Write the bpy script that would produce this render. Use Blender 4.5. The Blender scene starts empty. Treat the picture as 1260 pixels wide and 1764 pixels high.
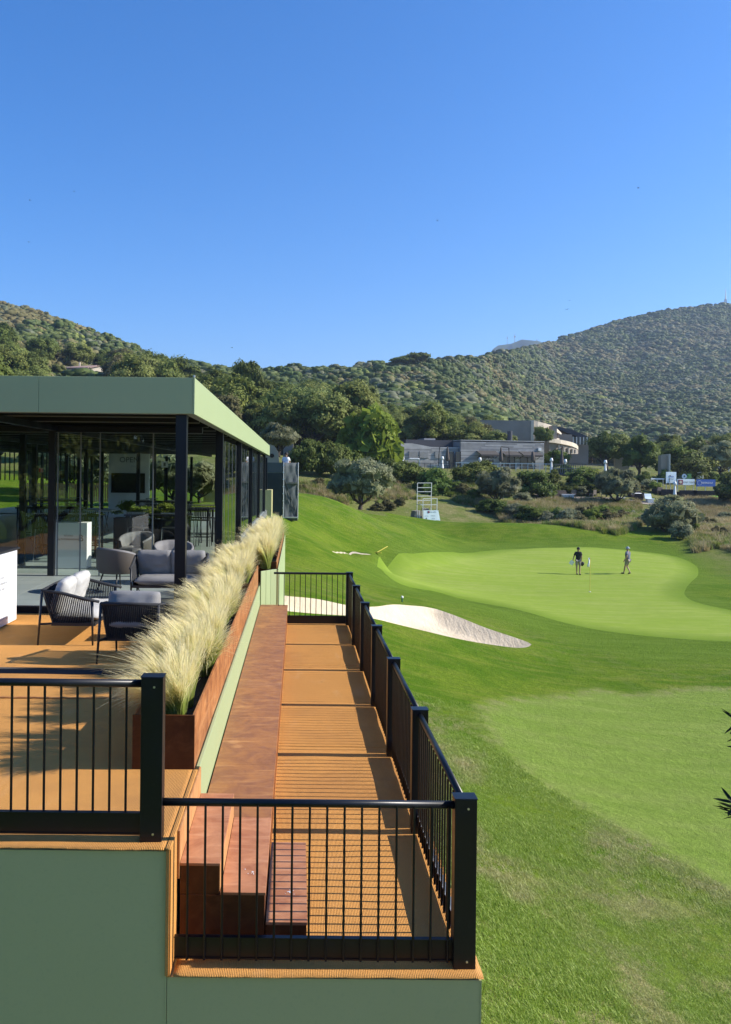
import bpy, math, random
import numpy as np
from mathutils import Vector, Matrix, noise as mnoise
R = math.radians
scene = bpy.context.scene
# ---------------------------------------------------------------- camera, sky, sun, exposure
F, CX, CY, ROLL, CZ = 1450.0, 514.0, 812.0, 0.0105, 7.0
cam_d = bpy.data.cameras.new('camera'); cam = bpy.data.objects.new('camera', cam_d)
scene.collection.objects.link(cam); scene.camera = cam
cam.location = (0, 0, CZ); cam.rotation_euler = (R(90), -ROLL, 0)
cam_d.sensor_width = 36; cam_d.lens = F/1764*36
cam_d.shift_x = (630-CX)/1764; cam_d.shift_y = -(882-CY)/1764
cam_d.clip_start = 0.1; cam_d.clip_end = 20000
SUN_EL = R(33); SUN_AZ = R(0.4)      # direction to the sun: from +X, a touch behind the viewer
w = bpy.data.worlds.new("World"); scene.world = w; w.use_nodes = True
nt = w.node_tree; nt.nodes.clear()
sky = nt.nodes.new('ShaderNodeTexSky'); sky.sky_type = 'NISHITA'; sky.sun_disc = False
sky.sun_elevation = SUN_EL; sky.sun_rotation = R(90)-SUN_AZ
sky.air_density = 1.0; sky.dust_density = 0.15; sky.ozone_density = 4.0; sky.altitude = 100
bg = nt.nodes.new('ShaderNodeBackground'); bg.inputs['Strength'].default_value = 0.092
wo = nt.nodes.new('ShaderNodeOutputWorld')
hsn = nt.nodes.new('ShaderNodeHueSaturation'); hsn.inputs['Saturation'].default_value = 1.32; hsn.inputs['Value'].default_value = 1.0
nt.links.new(sky.outputs[0], hsn.inputs['Color']); tin = nt.nodes.new('ShaderNodeMix'); tin.data_type = 'RGBA'; tin.blend_type = 'MULTIPLY'; tin.inputs[0].default_value = 1; tin.inputs[7].default_value = (1.0, 1.04, 1.24, 1)
nt.links.new(hsn.outputs[0], tin.inputs[6]); nt.links.new(tin.outputs[2], bg.inputs[0]); nt.links.new(bg.outputs[0], wo.inputs[0])
sl = bpy.data.lights.new('sun', 'SUN'); sl.energy = 4.5; sl.angle = R(0.42); sl.color = (1.0, 0.93, 0.82)
so = bpy.data.objects.new('sun', sl); scene.collection.objects.link(so)
sdir = Vector((math.cos(SUN_EL)*math.cos(SUN_AZ), math.cos(SUN_EL)*math.sin(SUN_AZ), math.sin(SUN_EL)))
so.rotation_euler = sdir.to_track_quat('Z', 'Y').to_euler(); so.location = (60, 0, 60)
scene.view_settings.view_transform = 'Standard'; scene.view_settings.look = 'None'
scene.view_settings.exposure = 0.90; scene.view_settings.gamma = 1
scene.view_settings.use_curve_mapping = False
scene.render.engine = 'CYCLES'
cy = scene.cycles
cy.use_denoising = True; cy.max_bounces = 8; cy.transparent_max_bounces = 16
cy.diffuse_bounces = 3; cy.glossy_bounces = 4; cy.volume_bounces = 0
cy.use_adaptive_sampling = True; cy.adaptive_threshold = 0.01
cy.caustics_reflective = False; cy.caustics_refractive = False
C = scene.collection
rng = np.random.default_rng(7); random.seed(7)

# ---------------------------------------------------------------- helpers
def P(px, py, D):
    """point of the place that lies D metres ahead, seen at photo pixel px,py"""
    dx, dy = px-CX, py-CY
    return Vector(((dx+ROLL*dy)/F*D, D, CZ-(dy-ROLL*dx)/F*D))
def PX(px, D, py=812.0): return P(px, py, D).x

class MB:
    def __init__(s): s.v = []; s.f = []; s.m = []; s.cur = 0
    def add(s, vs, fs):
        b = len(s.v); s.v += [tuple(p) for p in vs]
        for f in fs: s.f.append(tuple(b+i for i in f)); s.m.append(s.cur)
        return s
    def box(s, x0, y0, z0, x1, y1, z1):
        if x0 > x1: x0, x1 = x1, x0
        if y0 > y1: y0, y1 = y1, y0
        if z0 > z1: z0, z1 = z1, z0
        v = [(x0,y0,z0),(x1,y0,z0),(x1,y1,z0),(x0,y1,z0),(x0,y0,z1),(x1,y0,z1),(x1,y1,z1),(x0,y1,z1)]
        return s.add(v, [(0,3,2,1),(4,5,6,7),(0,1,5,4),(1,2,6,5),(2,3,7,6),(3,0,4,7)])
    def bar(s, p0, p1, wx, wy, up=(0,0,1)):
        p0, p1 = Vector(p0), Vector(p1); d = (p1-p0).normalized(); u = Vector(up)
        if abs(d.dot(u)) > .98: u = Vector((0,1,0))
        a = d.cross(u).normalized()*wx/2; b = a.cross(d).normalized()*wy/2
        v = [p0-a-b, p0+a-b, p0+a+b, p0-a+b, p1-a-b, p1+a-b, p1+a+b, p1-a+b]
        return s.add(v, [(0,3,2,1),(4,5,6,7),(0,1,5,4),(1,2,6,5),(2,3,7,6),(3,0,4,7)])
    def tube(s, pts, r, n=6, caps=True):
        pts = [Vector(p) for p in pts]
        if not hasattr(r, '__len__'): r = [r]*len(pts)
        vs = []; fs = []
        pa = None
        for i, p in enumerate(pts):
            d = (pts[min(i+1, len(pts)-1)]-pts[max(i-1, 0)])
            if d.length < 1e-9: d = Vector((0,0,1))
            d.normalize()
            if pa is None:
                u = Vector((0,0,1)) if abs(d.z) < .9 else Vector((1,0,0)); a = d.cross(u).normalized()
            else:
                a = (pa-d*pa.dot(d))
                a = a.normalized() if a.length > 1e-6 else d.orthogonal().normalized()
            pa = a; b = d.cross(a)
            for k in range(n):
                t = 2*math.pi*k/n; vs.append(p+(a*math.cos(t)+b*math.sin(t))*r[i])
        for i in range(len(pts)-1):
            for k in range(n):
                k2 = (k+1) % n; fs.append((i*n+k, i*n+k2, (i+1)*n+k2, (i+1)*n+k))
        if caps:
            fs.append(tuple(range(n-1, -1, -1))); fs.append(tuple((len(pts)-1)*n+k for k in range(n)))
        return s.add(vs, fs)
    def prism(s, poly, z0, z1):
        n = len(poly)
        v = [(x, y, z0) for x, y in poly]+[(x, y, z1) for x, y in poly]
        f = [tuple(range(n-1, -1, -1)), tuple(range(n, 2*n))]+[(i, (i+1) % n, n+(i+1) % n, n+i) for i in range(n)]
        return s.add(v, f)
    def extr(s, poly, axis, a0, a1):
        """profile poly in the plane across the axis, extruded from a0 to a1"""
        n = len(poly)
        def mk(p, a): return (a, p[0], p[1]) if axis == 'x' else (p[0], a, p[1])
        v = [mk(p, a0) for p in poly]+[mk(p, a1) for p in poly]
        f = [tuple(range(n-1, -1, -1)), tuple(range(n, 2*n))]+[(i, (i+1) % n, n+(i+1) % n, n+i) for i in range(n)]
        return s.add(v, f)
    def lathe(s, prof, cx=0, cy=0, n=12):
        vs = []; fs = []
        for r, z in prof:
            for k in range(n):
                t = 2*math.pi*k/n; vs.append((cx+r*math.cos(t), cy+r*math.sin(t), z))
        for i in range(len(prof)-1):
            for k in range(n):
                k2 = (k+1) % n; fs.append((i*n+k, i*n+k2, (i+1)*n+k2, (i+1)*n+k))
        fs.append(tuple(range(n-1, -1, -1))); fs.append(tuple((len(prof)-1)*n+k for k in range(n)))
        return s.add(vs, fs)
    def mesh(s, name, mats, smooth=False, off=(0,0,0)):
        me = bpy.data.meshes.new(name)
        o = off
        me.from_pydata([(x-o[0], y-o[1], z-o[2]) for x, y, z in s.v], [], s.f)
        if not isinstance(mats, (list, tuple)): mats = [mats]
        for m in mats: me.materials.append(m)
        if len(mats) > 1: me.polygons.foreach_set('material_index', s.m)
        if smooth: me.polygons.foreach_set('use_smooth', [True]*len(me.polygons))
        me.update(); return me
    def build(s, name, mats, parent=None, smooth=False, bevel=0, local=False):
        off = (0,0,0)
        if parent is not None and not local:
            off = abs_loc(parent)
        me = s.mesh(name, mats, smooth, off)
        o = bpy.data.objects.new(name, me); C.objects.link(o)
        if parent is not None: o.parent = parent
        if bevel:
            b = o.modifiers.new('bevel', 'BEVEL'); b.width = bevel; b.segments = 2; b.limit_method = 'ANGLE'
        return o
def abs_loc(o):
    x = Vector((0,0,0))
    while o is not None: x = x+o.location; o = o.parent
    return tuple(x)
def tag(o, label=None, cat=None, group=None, kind=None):
    if label: o['label'] = label
    if cat: o['category'] = cat
    if group: o['group'] = group
    if kind: o['kind'] = kind
    return o
def thing(name, label, cat, loc=(0,0,0), rz=0, group=None):
    o = bpy.data.objects.new(name, None); C.objects.link(o)
    o.location = loc; o.rotation_euler = (0, 0, rz); o.empty_display_size = .2
    return tag(o, label, cat, group)
def put(name, me, parent=None, loc=(0,0,0), rz=0, sc=1):
    o = bpy.data.objects.new(name, me); C.objects.link(o); o.parent = parent
    o.location = loc; o.rotation_euler = (0, 0, rz)
    o.scale = (sc, sc, sc) if not hasattr(sc, '__len__') else sc
    return o
def copy_tree(o, parent=None, **kw):
    kids = [c for c in o.children]
    c = o.copy(); C.objects.link(c); c.parent = parent
    for ch in kids: copy_tree(ch, c)
    return c
def np_mesh(name, verts, quads, mat, attrs=(), smooth=False):
    """fast mesh from numpy arrays; attrs = [(name, domain, array)]"""
    me = bpy.data.meshes.new(name)
    nv, nf = len(verts), len(quads); k = quads.shape[1]
    me.vertices.add(nv); me.vertices.foreach_set('co', np.asarray(verts, np.float32).ravel())
    me.loops.add(nf*k); me.loops.foreach_set('vertex_index', np.asarray(quads, np.int32).ravel())
    me.polygons.add(nf); me.polygons.foreach_set('loop_start', np.arange(0, nf*k, k, dtype=np.int32))
    if smooth: me.polygons.foreach_set('use_smooth', np.ones(nf, bool))
    me.update(calc_edges=True); me.validate()
    for an, dom, arr in attrs:
        a = me.attributes.new(an, 'FLOAT', dom); a.data.foreach_set('value', np.asarray(arr, np.float32))
    if mat is not None: me.materials.append(mat)
    return me

# ---------------------------------------------------------------- materials
def mat(name, col, rough=.6, metal=0, spec=.5, bump=None, vary=None, coat=0):
    """bump=(scale,strength[,detail]); vary=(scale,(r,g,b),amount)"""
    m = bpy.data.materials.new(name); m.use_nodes = True
    n = m.node_tree.nodes; l = m.node_tree.links; b = n['Principled BSDF']
    b.inputs['Base Color'].default_value = (*col, 1); b.inputs['Roughness'].default_value = rough
    b.inputs['Metallic'].default_value = metal; b.inputs['Specular IOR Level'].default_value = spec
    if coat: b.inputs['Coat Weight'].default_value = coat; b.inputs['Coat Roughness'].default_value = .15
    g = n.new('ShaderNodeNewGeometry')
    if vary:
        t = n.new('ShaderNodeTexNoise'); t.inputs['Scale'].default_value = vary[0]; t.inputs['Detail'].default_value = 6
        l.new(g.outputs['Position'], t.inputs['Vector'])
        r = n.new('ShaderNodeMapRange'); r.inputs[1].default_value = .35; r.inputs[2].default_value = .65
        r.inputs[4].default_value = vary[2]
        l.new(t.outputs[0], r.inputs[0])
        x = n.new('ShaderNodeMix'); x.data_type = 'RGBA'
        x.inputs[6].default_value = (*col, 1); x.inputs[7].default_value = (*vary[1], 1)
        l.new(r.outputs[0], x.inputs[0]); l.new(x.outputs[2], b.inputs['Base Color'])
    if bump:
        t = n.new('ShaderNodeTexNoise'); t.inputs['Scale'].default_value = bump[0]
        t.inputs['Detail'].default_value = bump[2] if len(bump) > 2 else 4
        l.new(g.outputs['Position'], t.inputs['Vector'])
        u = n.new('ShaderNodeBump'); u.inputs['Strength'].default_value = bump[1]; u.inputs['Distance'].default_value = .01
        l.new(t.outputs[0], u.inputs['Height']); l.new(u.outputs[0], b.inputs['Normal'])
    return m
class NT:
    """small node graph helper"""
    def __init__(s, name):
        s.m = bpy.data.materials.new(name); s.m.use_nodes = True
        s.n = s.m.node_tree.nodes; s.l = s.m.node_tree.links; s.b = s.n['Principled BSDF']; s.o = s.n['Material Output']
        s.pos = s.n.new('ShaderNodeNewGeometry').outputs['Position']
    def link(s, a, b): s.l.new(a, b)
    def mapv(s, scale, rot=(0,0,0), vec=None):
        q = s.n.new('ShaderNodeMapping'); q.inputs['Scale'].default_value = scale; q.inputs['Rotation'].default_value = rot
        s.link(vec or s.pos, q.inputs['Vector']); return q.outputs[0]
    def noise(s, scale, detail=5, vec=None, rough=.55, dist=0):
        t = s.n.new('ShaderNodeTexNoise'); t.inputs['Scale'].default_value = scale; t.inputs['Detail'].default_value = detail
        t.inputs['Roughness'].default_value = rough; t.inputs['Distortion'].default_value = dist
        s.link(vec or s.pos, t.inputs['Vector']); return t.outputs[0]
    def rng(s, v, a, b, c=0, d=1):
        r = s.n.new('ShaderNodeMapRange'); r.inputs[1].default_value = a; r.inputs[2].default_value = b
        r.inputs[3].default_value = c; r.inputs[4].default_value = d; s.link(v, r.inputs[0]); return r.outputs[0]
    def math(s, op, a, b=None):
        r = s.n.new('ShaderNodeMath'); r.operation = op
        for i, q in enumerate((a, b)):
            if q is None: continue
            if isinstance(q, (int, float)): r.inputs[i].default_value = q
            else: s.link(q, r.inputs[i])
        return r.outputs[0]
    def mix(s, f, a, b, mode='MIX'):
        x = s.n.new('ShaderNodeMix'); x.data_type = 'RGBA'; x.blend_type = mode
        for i, q in ((0, f), (6, a), (7, b)):
            if isinstance(q, (int, float)): x.inputs[i].default_value = q
            elif isinstance(q, tuple): x.inputs[i].default_value = (*q, 1)
            else: s.link(q, x.inputs[i])
        return x.outputs[2]
    def bump(s, h, strength=.5, dist=.01):
        u = s.n.new('ShaderNodeBump'); u.inputs['Strength'].default_value = strength; u.inputs['Distance'].default_value = dist
        s.link(h, u.inputs['Height']); s.link(u.outputs[0], s.b.inputs['Normal']); return u.outputs[0]
    def attr(s, name):
        a = s.n.new('ShaderNodeAttribute'); a.attribute_name = name; return a.outputs['Fac']
    def orand(s): return s.n.new('ShaderNodeObjectInfo').outputs['Random']
    def col(s, c): s.link(c, s.b.inputs['Base Color'])
    def set(s, **k):
        for a, v in k.items(): s.b.inputs[a.replace('_', ' ')].default_value = v

M = {}
# sage green paint on sheet metal, faint dirt
q = NT('sage_paint'); n1 = q.noise(1.3, 6); n2 = q.noise(40, 3)
c = q.mix(q.rng(n1, .4, .7, 0, .35), (.53, .485, .23), (.56, .51, .255)); c = q.mix(q.rng(n2, .55, .8, 0, .12), c, (.2, .25, .15))
q.col(c); q.set(Roughness=.42); q.bump(q.noise(2.5, 2), .12, .02); M['sage'] = q.m
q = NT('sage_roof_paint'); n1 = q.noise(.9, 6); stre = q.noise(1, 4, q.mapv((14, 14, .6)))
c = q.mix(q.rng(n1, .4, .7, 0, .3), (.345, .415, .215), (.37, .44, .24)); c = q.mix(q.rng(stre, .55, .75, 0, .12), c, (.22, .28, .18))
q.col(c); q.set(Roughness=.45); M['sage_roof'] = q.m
# coir carpet: ribbed woven fibre
q = NT('coir_mat')
warp = q.noise(3, 3)
wv = q.n.new('ShaderNodeTexWave'); wv.wave_type = 'BANDS'; wv.bands_direction = 'Y'; wv.inputs['Scale'].default_value = 28
wv.inputs['Distortion'].default_value = 1.2; wv.inputs['Detail'].default_value = 2; q.link(q.pos, wv.inputs['Vector'])
wv2 = q.n.new('ShaderNodeTexWave'); wv2.wave_type = 'BANDS'; wv2.bands_direction = 'X'; wv2.inputs['Scale'].default_value = 30
wv2.inputs['Distortion'].default_value = 1.5; q.link(q.pos, wv2.inputs['Vector'])
fib = q.noise(260, 3); blot = q.noise(2.2, 7)
c = q.mix(q.rng(fib, .3, .7), (.62, .26, .052), (.92, .485, .15))
c = q.mix(q.rng(blot, .35, .7, 0, .45), c, (.68, .34, .10)); c = q.mix(q.rng(q.noise(.55, 6, None, .7), .5, .68, 0, .4), c, (.42, .2, .075)); c = q.mix(q.rng(q.noise(5, 5, q.mapv((1, .25, 1))), .6, .75, 0, .3), c, (.82, .5, .25))
hgt = q.math('ADD', q.math('MULTIPLY', wv.outputs[1], wv2.outputs[1]), fib)
c = q.mix(q.rng(hgt, .3, 1.3, .38, 0), c, (.30, .13, .045))
spk = q.noise(9, 2); c = q.mix(q.rng(spk, .72, .78, 0, .35), c, (.22, .1, .04))
q.col(c); q.set(Roughness=.95); q.set(**{'Specular IOR Level': .1}); q.bump(hgt, .9, .006); M['coir'] = q.m
# phenolic-faced plywood: coppery, blotchy, scuffed
def ply(name, base, dark, light, rough=.38, grain=(2, 14, 2)):
    q = NT(name)
    g1 = q.noise(3.2, 8, q.mapv((1, 1, 1)), .65, 1.2); g2 = q.noise(1.0, 5, q.mapv(grain), .6, .6); g3 = q.noise(14, 6, None, .7)
    c = q.mix(q.rng(g1, .36, .64), base, dark); c = q.mix(q.rng(g2, .52, .75, 0, .6), c, light)
    c = q.mix(q.rng(g3, .58, .8, 0, .35), c, dark)
    v = q.n.new('ShaderNodeTexVoronoi'); v.inputs['Scale'].default_value = 1.7; q.link(q.pos, v.inputs['Vector'])
    st = q.rng(v.outputs['Distance'], .05, .12, .5, 0); c = q.mix(st, c, light)
    q.col(c); q.set(**{'Specular IOR Level': .16}); q.link(q.rng(g3, .3, .7, rough-.08, rough+.16), q.b.inputs['Roughness'])
    q.bump(g2, .08, .01); return q.m
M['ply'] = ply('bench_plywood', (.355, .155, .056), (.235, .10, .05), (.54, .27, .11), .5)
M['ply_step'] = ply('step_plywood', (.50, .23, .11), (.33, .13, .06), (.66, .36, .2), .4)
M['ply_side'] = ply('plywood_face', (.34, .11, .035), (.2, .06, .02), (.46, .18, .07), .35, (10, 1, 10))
M['ply_shaded'] = ply('shaded_plywood', (.115, .042, .014), (.07, .024, .009), (.16, .065, .025), .45, (10, 1, 10))  # same plywood, shade of the front-facing boards put into the colour
M['ply_edge'] = ply('plywood_raw_edge', (.52, .27, .11), (.4, .18, .07), (.66, .38, .18), .6)
M['planter'] = ply('planter_plywood', (.42, .17, .06), (.20, .07, .03), (.60, .30, .13), .38, (1, 1.2, 9))
# black painted steel
q = NT('black_steel'); sc_ = q.noise(30, 5); d_ = q.noise(3, 4)
q.col(q.mix(q.rng(sc_, .6, .75, 0, .25), (.006, .007, .010), (.03, .034, .04))); q.link(q.rng(d_, .3, .7, .28, .45), q.b.inputs['Roughness'])
q.set(**{'Specular IOR Level': .4}); q.bump(q.noise(120, 2), .05, .003); M['black'] = q.m
M['black_matt'] = mat('black_matt', (.007, .007, .009), .75, spec=.2)
M['ceiling'] = mat('black_ceiling', (.006, .006, .007), .6, spec=.25)
M['grey_line'] = mat('grey_trim', (.18, .19, .19), .5)
M['alu'] = mat('dull_aluminium', (.55, .56, .56), .45, .6)
M['screw'] = mat('steel_screw', (.7, .7, .68), .3, .9)
M['white'] = mat('white_laminate', (.78, .79, .8), .35)
M['ink'] = mat('dark_grey_print', (.16, .18, .18), .6)
M['ink_pale'] = mat('pale_grey_print', (.55, .57, .57), .6)
M['screen'] = mat('black_screen', (.004, .004, .005), .12)
M['red'] = mat('red_sign', (.6, .02, .02), .5)
M['tile'] = mat('grey_tile', (.34, .39, .37), .32, bump=(6, .05), vary=(2.2, (.26, .31, .30), .6))
M['grout'] = mat('tile_grout', (.12, .13, .13), .9)
M['rope'] = mat('charcoal_rope', (.022, .024, .028), .8, bump=(220, .6))
M['frame'] = mat('charcoal_frame', (.02, .021, .024), .45)
M['cushion'] = mat('light_grey_fabric', (.50, .49, .46), .95, spec=.1, bump=(350, .5), vary=(5, (.43, .42, .40), .6))
M['cushion2'] = mat('mid_grey_fabric', (.27, .265, .26), .95, spec=.1, bump=(300, .5), vary=(4, (.21, .205, .2), .7))
M['velvet'] = mat('grey_velvet', (.17, .165, .165), .7, spec=.2, bump=(90, .3), vary=(6, (.24, .235, .23), .7))
M['taupe'] = mat('taupe_shell', (.10, .085, .07), .6)
M['soil'] = mat('dark_soil', (.018, .013, .009), .95, bump=(30, 1))
M['stucco'] = mat('beige_stucco', (.40, .33, .25), .9, bump=(5, .3), vary=(.6, (.33, .27, .2), .6))
M['stone'] = mat('grey_brown_stone', (.30, .26, .215), .9, bump=(3, .5), vary=(.5, (.23, .2, .165), .8))
M['cream'] = mat('cream_render', (.62, .54, .42), .85, vary=(.5, (.54, .46, .35), .6))
M['pink'] = mat('pale_pink_render', (.50, .38, .33), .9)
M['rooftile'] = mat('faded_clay_roof', (.36, .24, .19), .9, vary=(1.5, (.28, .19, .15), .8))
M['slate'] = mat('dark_roof', (.045, .047, .055), .7)
M['clad_a'] = mat('grey_weathered_boards', (.32, .31, .295), .8, vary=(.8, (.22, .215, .205), .9))
M['clad_b'] = mat('pale_weathered_boards', (.47, .455, .43), .8, vary=(.8, (.35, .34, .32), .9))
M['deckwood'] = mat('grey_decking', (.25, .22, .19), .85)
M['awning'] = mat('charcoal_awning', (.07, .062, .055), .9)
M['parasol'] = mat('taupe_canvas', (.10, .082, .07), .9)
M['shade'] = mat('white_lamp_plastic', (.8, .8, .76), .5)
M['rattan'] = mat('dark_rattan', (.04, .03, .028), .8)
M['metal_w'] = mat('pale_scaffold', (.72, .72, .66), .5)
M['blue'] = mat('blue_banner', (.02, .09, .36), .6)
M['paleblue'] = mat('pale_blue_board', (.78, .88, .90), .5)
M['maroon'] = mat('maroon_print', (.22, .03, .06), .5)
M['greenprint'] = mat('green_banner', (.01, .12, .06), .6)
M['limeprint'] = mat('lime_cloth', (.25, .5, .05), .8)
M['mesh_dark'] = mat('dark_debris_netting', (.035, .045, .047), .8, spec=.2, vary=(1.5, (.05, .06, .062), .7))
M['mesh_pale'] = mat('grey_debris_netting', (.085, .10, .105), .75, spec=.3, bump=(2, .6), vary=(1.2, (.065, .08, .085), .8))
M['bark'] = mat('grey_brown_bark', (.10, .078, .058), .95, bump=(12, 1, 6), vary=(3, (.06, .045, .033), .8))
M['bark_pale'] = mat('pale_bark', (.20, .165, .13), .95, bump=(10, .8))
M['skin'] = mat('skin', (.42, .24, .16), .55)
M['shirt_black'] = mat('black_polo', (.012, .012, .015), .85)
M['shirt_grey'] = mat('blue_grey_polo', (.12, .135, .18), .85)
M['shirt_white'] = mat('white_shirt', (.75, .75, .75), .85)
M['shorts'] = mat('beige_shorts', (.30, .26, .22), .9)
M['shorts_g'] = mat('grey_shorts', (.22, .20, .19), .9)
M['dark_shoe'] = mat('dark_shoe', (.02, .02, .02), .6)
M['hair'] = mat('dark_hair', (.012, .009, .007), .7)
M['cap'] = mat('pale_cap', (.35, .38, .42), .8)
M['flag'] = mat('white_flag', (.85, .85, .85), .8)
M['yellow'] = mat('yellow_paint', (.6, .5, .08), .5)
M['path'] = mat('pale_gravel_path', (.34, .29, .23), .95, bump=(8, .5), vary=(.7, (.26, .21, .16), .8))
M['bird'] = mat('dark_feathers', (.02, .018, .017), .8)
# clear glass: transparent with Fresnel reflection
def glass(name, tint):
    m = bpy.data.materials.new(name); m.use_nodes = True; n = m.node_tree.nodes; l = m.node_tree.links; n.clear()
    o = n.new('ShaderNodeOutputMaterial'); t = n.new('ShaderNodeBsdfTransparent'); g = n.new('ShaderNodeBsdfGlossy')
    t.inputs[0].default_value = (*tint, 1); g.inputs['Roughness'].default_value = .0
    f = n.new('ShaderNodeFresnel'); f.inputs[0].default_value = 1.5
    k = n.new('ShaderNodeMath'); k.operation = 'MULTIPLY_ADD'; k.inputs[1].default_value = 1.0; k.inputs[2].default_value = .01; k.use_clamp = True
    x = n.new('ShaderNodeMixShader'); l.new(f.outputs[0], k.inputs[0]); l.new(k.outputs[0], x.inputs[0])
    l.new(t.outputs[0], x.inputs[1]); l.new(g.outputs[0], x.inputs[2]); l.new(x.outputs[0], o.inputs[0]); return m
M['glass'] = glass('clear_glass', (.92, .965, .94)); M['dglass'] = mat('dark_window_glass', (.02, .025, .03), .08)
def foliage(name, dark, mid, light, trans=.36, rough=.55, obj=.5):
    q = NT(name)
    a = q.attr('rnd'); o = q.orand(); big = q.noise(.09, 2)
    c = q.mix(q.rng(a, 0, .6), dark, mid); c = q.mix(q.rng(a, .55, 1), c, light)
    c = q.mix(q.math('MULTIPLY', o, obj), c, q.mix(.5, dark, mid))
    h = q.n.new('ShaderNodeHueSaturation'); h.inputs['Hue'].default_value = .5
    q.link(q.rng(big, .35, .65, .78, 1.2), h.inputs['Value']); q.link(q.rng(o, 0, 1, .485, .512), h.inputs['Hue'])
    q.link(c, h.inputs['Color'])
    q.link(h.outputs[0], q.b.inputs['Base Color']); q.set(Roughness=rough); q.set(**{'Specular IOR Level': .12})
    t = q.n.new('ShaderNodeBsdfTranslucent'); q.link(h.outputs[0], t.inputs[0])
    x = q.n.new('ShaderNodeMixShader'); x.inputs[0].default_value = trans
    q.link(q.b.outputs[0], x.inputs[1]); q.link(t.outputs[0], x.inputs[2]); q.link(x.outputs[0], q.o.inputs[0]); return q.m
M['oak'] = foliage('evergreen_oak_leaves', (.08, .105, .022), (.18, .215, .048), (.31, .34, .09))
M['olive'] = foliage('olive_leaves', (.19, .205, .10), (.38, .39, .22), (.58, .58, .38))
M['pineleaf'] = foliage('bright_pine_needles', (.17, .23, .03), (.33, .40, .06), (.50, .55, .14))
M['brown'] = foliage('dry_brown_scrub', (.10, .095, .038), (.19, .17, .07), (.29, .25, .12))
M['mixgreen'] = foliage('mixed_scrub_leaves', (.11, .14, .034), (.235, .27, .07), (.39, .42, .13))
M['shrub'] = foliage('shrub_leaves', (.07, .11, .022), (.18, .25, .05), (.34, .41, .11))
M['lime'] = foliage('yellow_green_leaves', (.10, .14, .02), (.22, .27, .045), (.36, .40, .09))
M['straw'] = foliage('straw_grass', (.25, .21, .09), (.45, .37, .18), (.62, .54, .32), .4)
M['far_dark'] = foliage('far_oak_canopy', (.075, .105, .03), (.105, .14, .04), (.14, .175, .05), .25, obj=.25)
M['far_green'] = foliage('far_green_canopy', (.10, .13, .038), (.145, .18, .05), (.20, .23, .07), .25, obj=.25)
M['far_brown'] = foliage('far_brown_canopy', (.16, .145, .055), (.23, .205, .085), (.30, .265, .125), .25, obj=.25)
M['far_lime'] = foliage('far_pale_canopy', (.17, .20, .05), (.24, .27, .07), (.31, .34, .11), .25, obj=.25)
M['far_grey'] = foliage('far_grey_canopy', (.14, .155, .085), (.20, .21, .12), (.27, .275, .18), .25, obj=.25)
M['oleander'] = foliage('dark_long_leaves', (.012, .022, .012), (.022, .04, .02), (.05, .075, .035), .2)
# feather grass: green at the base, blond at the tip
q = NT('feather_grass_blades'); t_ = q.attr('t'); r_ = q.attr('rnd')
c = q.mix(q.rng(t_, 0, .55), (.17, .28, .025), (.42, .50, .10)); c = q.mix(q.rng(t_, .42, .9), c, (.95, .86, .50))
c = q.mix(q.rng(r_, .0, 1, 0, .3), c, (.85, .68, .38))
q.link(c, q.b.inputs['Base Color']); q.set(Roughness=.5)
t = q.n.new('ShaderNodeBsdfTranslucent'); q.link(c, t.inputs[0]); x = q.n.new('ShaderNodeMixShader'); x.inputs[0].default_value = .5
q.link(q.b.outputs[0], x.inputs[1]); q.link(t.outputs[0], x.inputs[2]); q.link(x.outputs[0], q.o.inputs[0]); M['feather'] = q.m
q = NT('lawn_blades'); t_ = q.attr('t'); r_ = q.orand(); pn = q.noise(.55, 5); 
c = q.mix(r_, (.22, .33, .03), (.40, .50, .09)); c = q.mix(q.rng(pn, .50, .66, 0, .85), c, (.52, .45, .23))
q.link(c, q.b.inputs['Base Color']); q.set(Roughness=.6)
t = q.n.new('ShaderNodeBsdfTranslucent'); q.link(c, t.inputs[0]); x = q.n.new('ShaderNodeMixShader'); x.inputs[0].default_value = .35
q.link(q.b.outputs[0], x.inputs[1]); q.link(t.outputs[0], x.inputs[2]); q.link(x.outputs[0], q.o.inputs[0]); M['blade'] = q.m
# ---------------------------------------------------------------- terrain
ctrl = [(0,2,1.0),(8,0,.6),(25,0,.2),(60,0,0),(-10,2,1.2),(-10,20,2.6),(-8,38,4.1),(-20,45,4.4),(-45,40,5),(-45,0,2),(0,-15,1),(50,-20,0),(-45,90,9),(-20,75,6.5),(-8,60,4.9),(-3,52,4.6)]
for px, py, D in [(850,1764,8.9),(1050,1600,11.5),(1260,1764,9.8),(1260,1500,13.7),(850,1400,14.2),(1050,1350,17),(850,1250,19.5),(1050,1200,24),
    (1260,1300,19.5),(1260,1150,28.5),(750,1180,22.5),(660,1078,27.5),(600,1060,27),(760,1058,33),(900,1122,29),(1000,1100,33),(800,1040,37.5),(900,1070,36),
    (1017,1020,47),(1087,990,55),(998,990,55),(800,1000,50),(650,985,50),(1200,1000,53),(1260,1080,37),(900,940,66),(800,942,65),(1050,947,66),(1140,960,64),(1260,1000,56),(1260,950,67),
    (750,915,72),(735,897,78),(640,900,70),(500,872,55),(480,900,46),(560,873,62),(625,876,80),(600,953,47),(560,930,50),(520,960,38),(560,1000,32),(500,1030,27),
    (640,1020,36),(720,1020,40),(468,893,48.5),(900,915,80),(850,880,88),(1000,905,80),(1000,868,96),(1050,858,100),(960,858,100),(1180,938,71),(1150,860,104),
    (1170,838,118),(1260,858,105),(1260,900,88),(700,905,74),(820,910,78),(900,868,95),(660,920,64)]:
    ctrl.append(tuple(P(px, py, D)))
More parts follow.
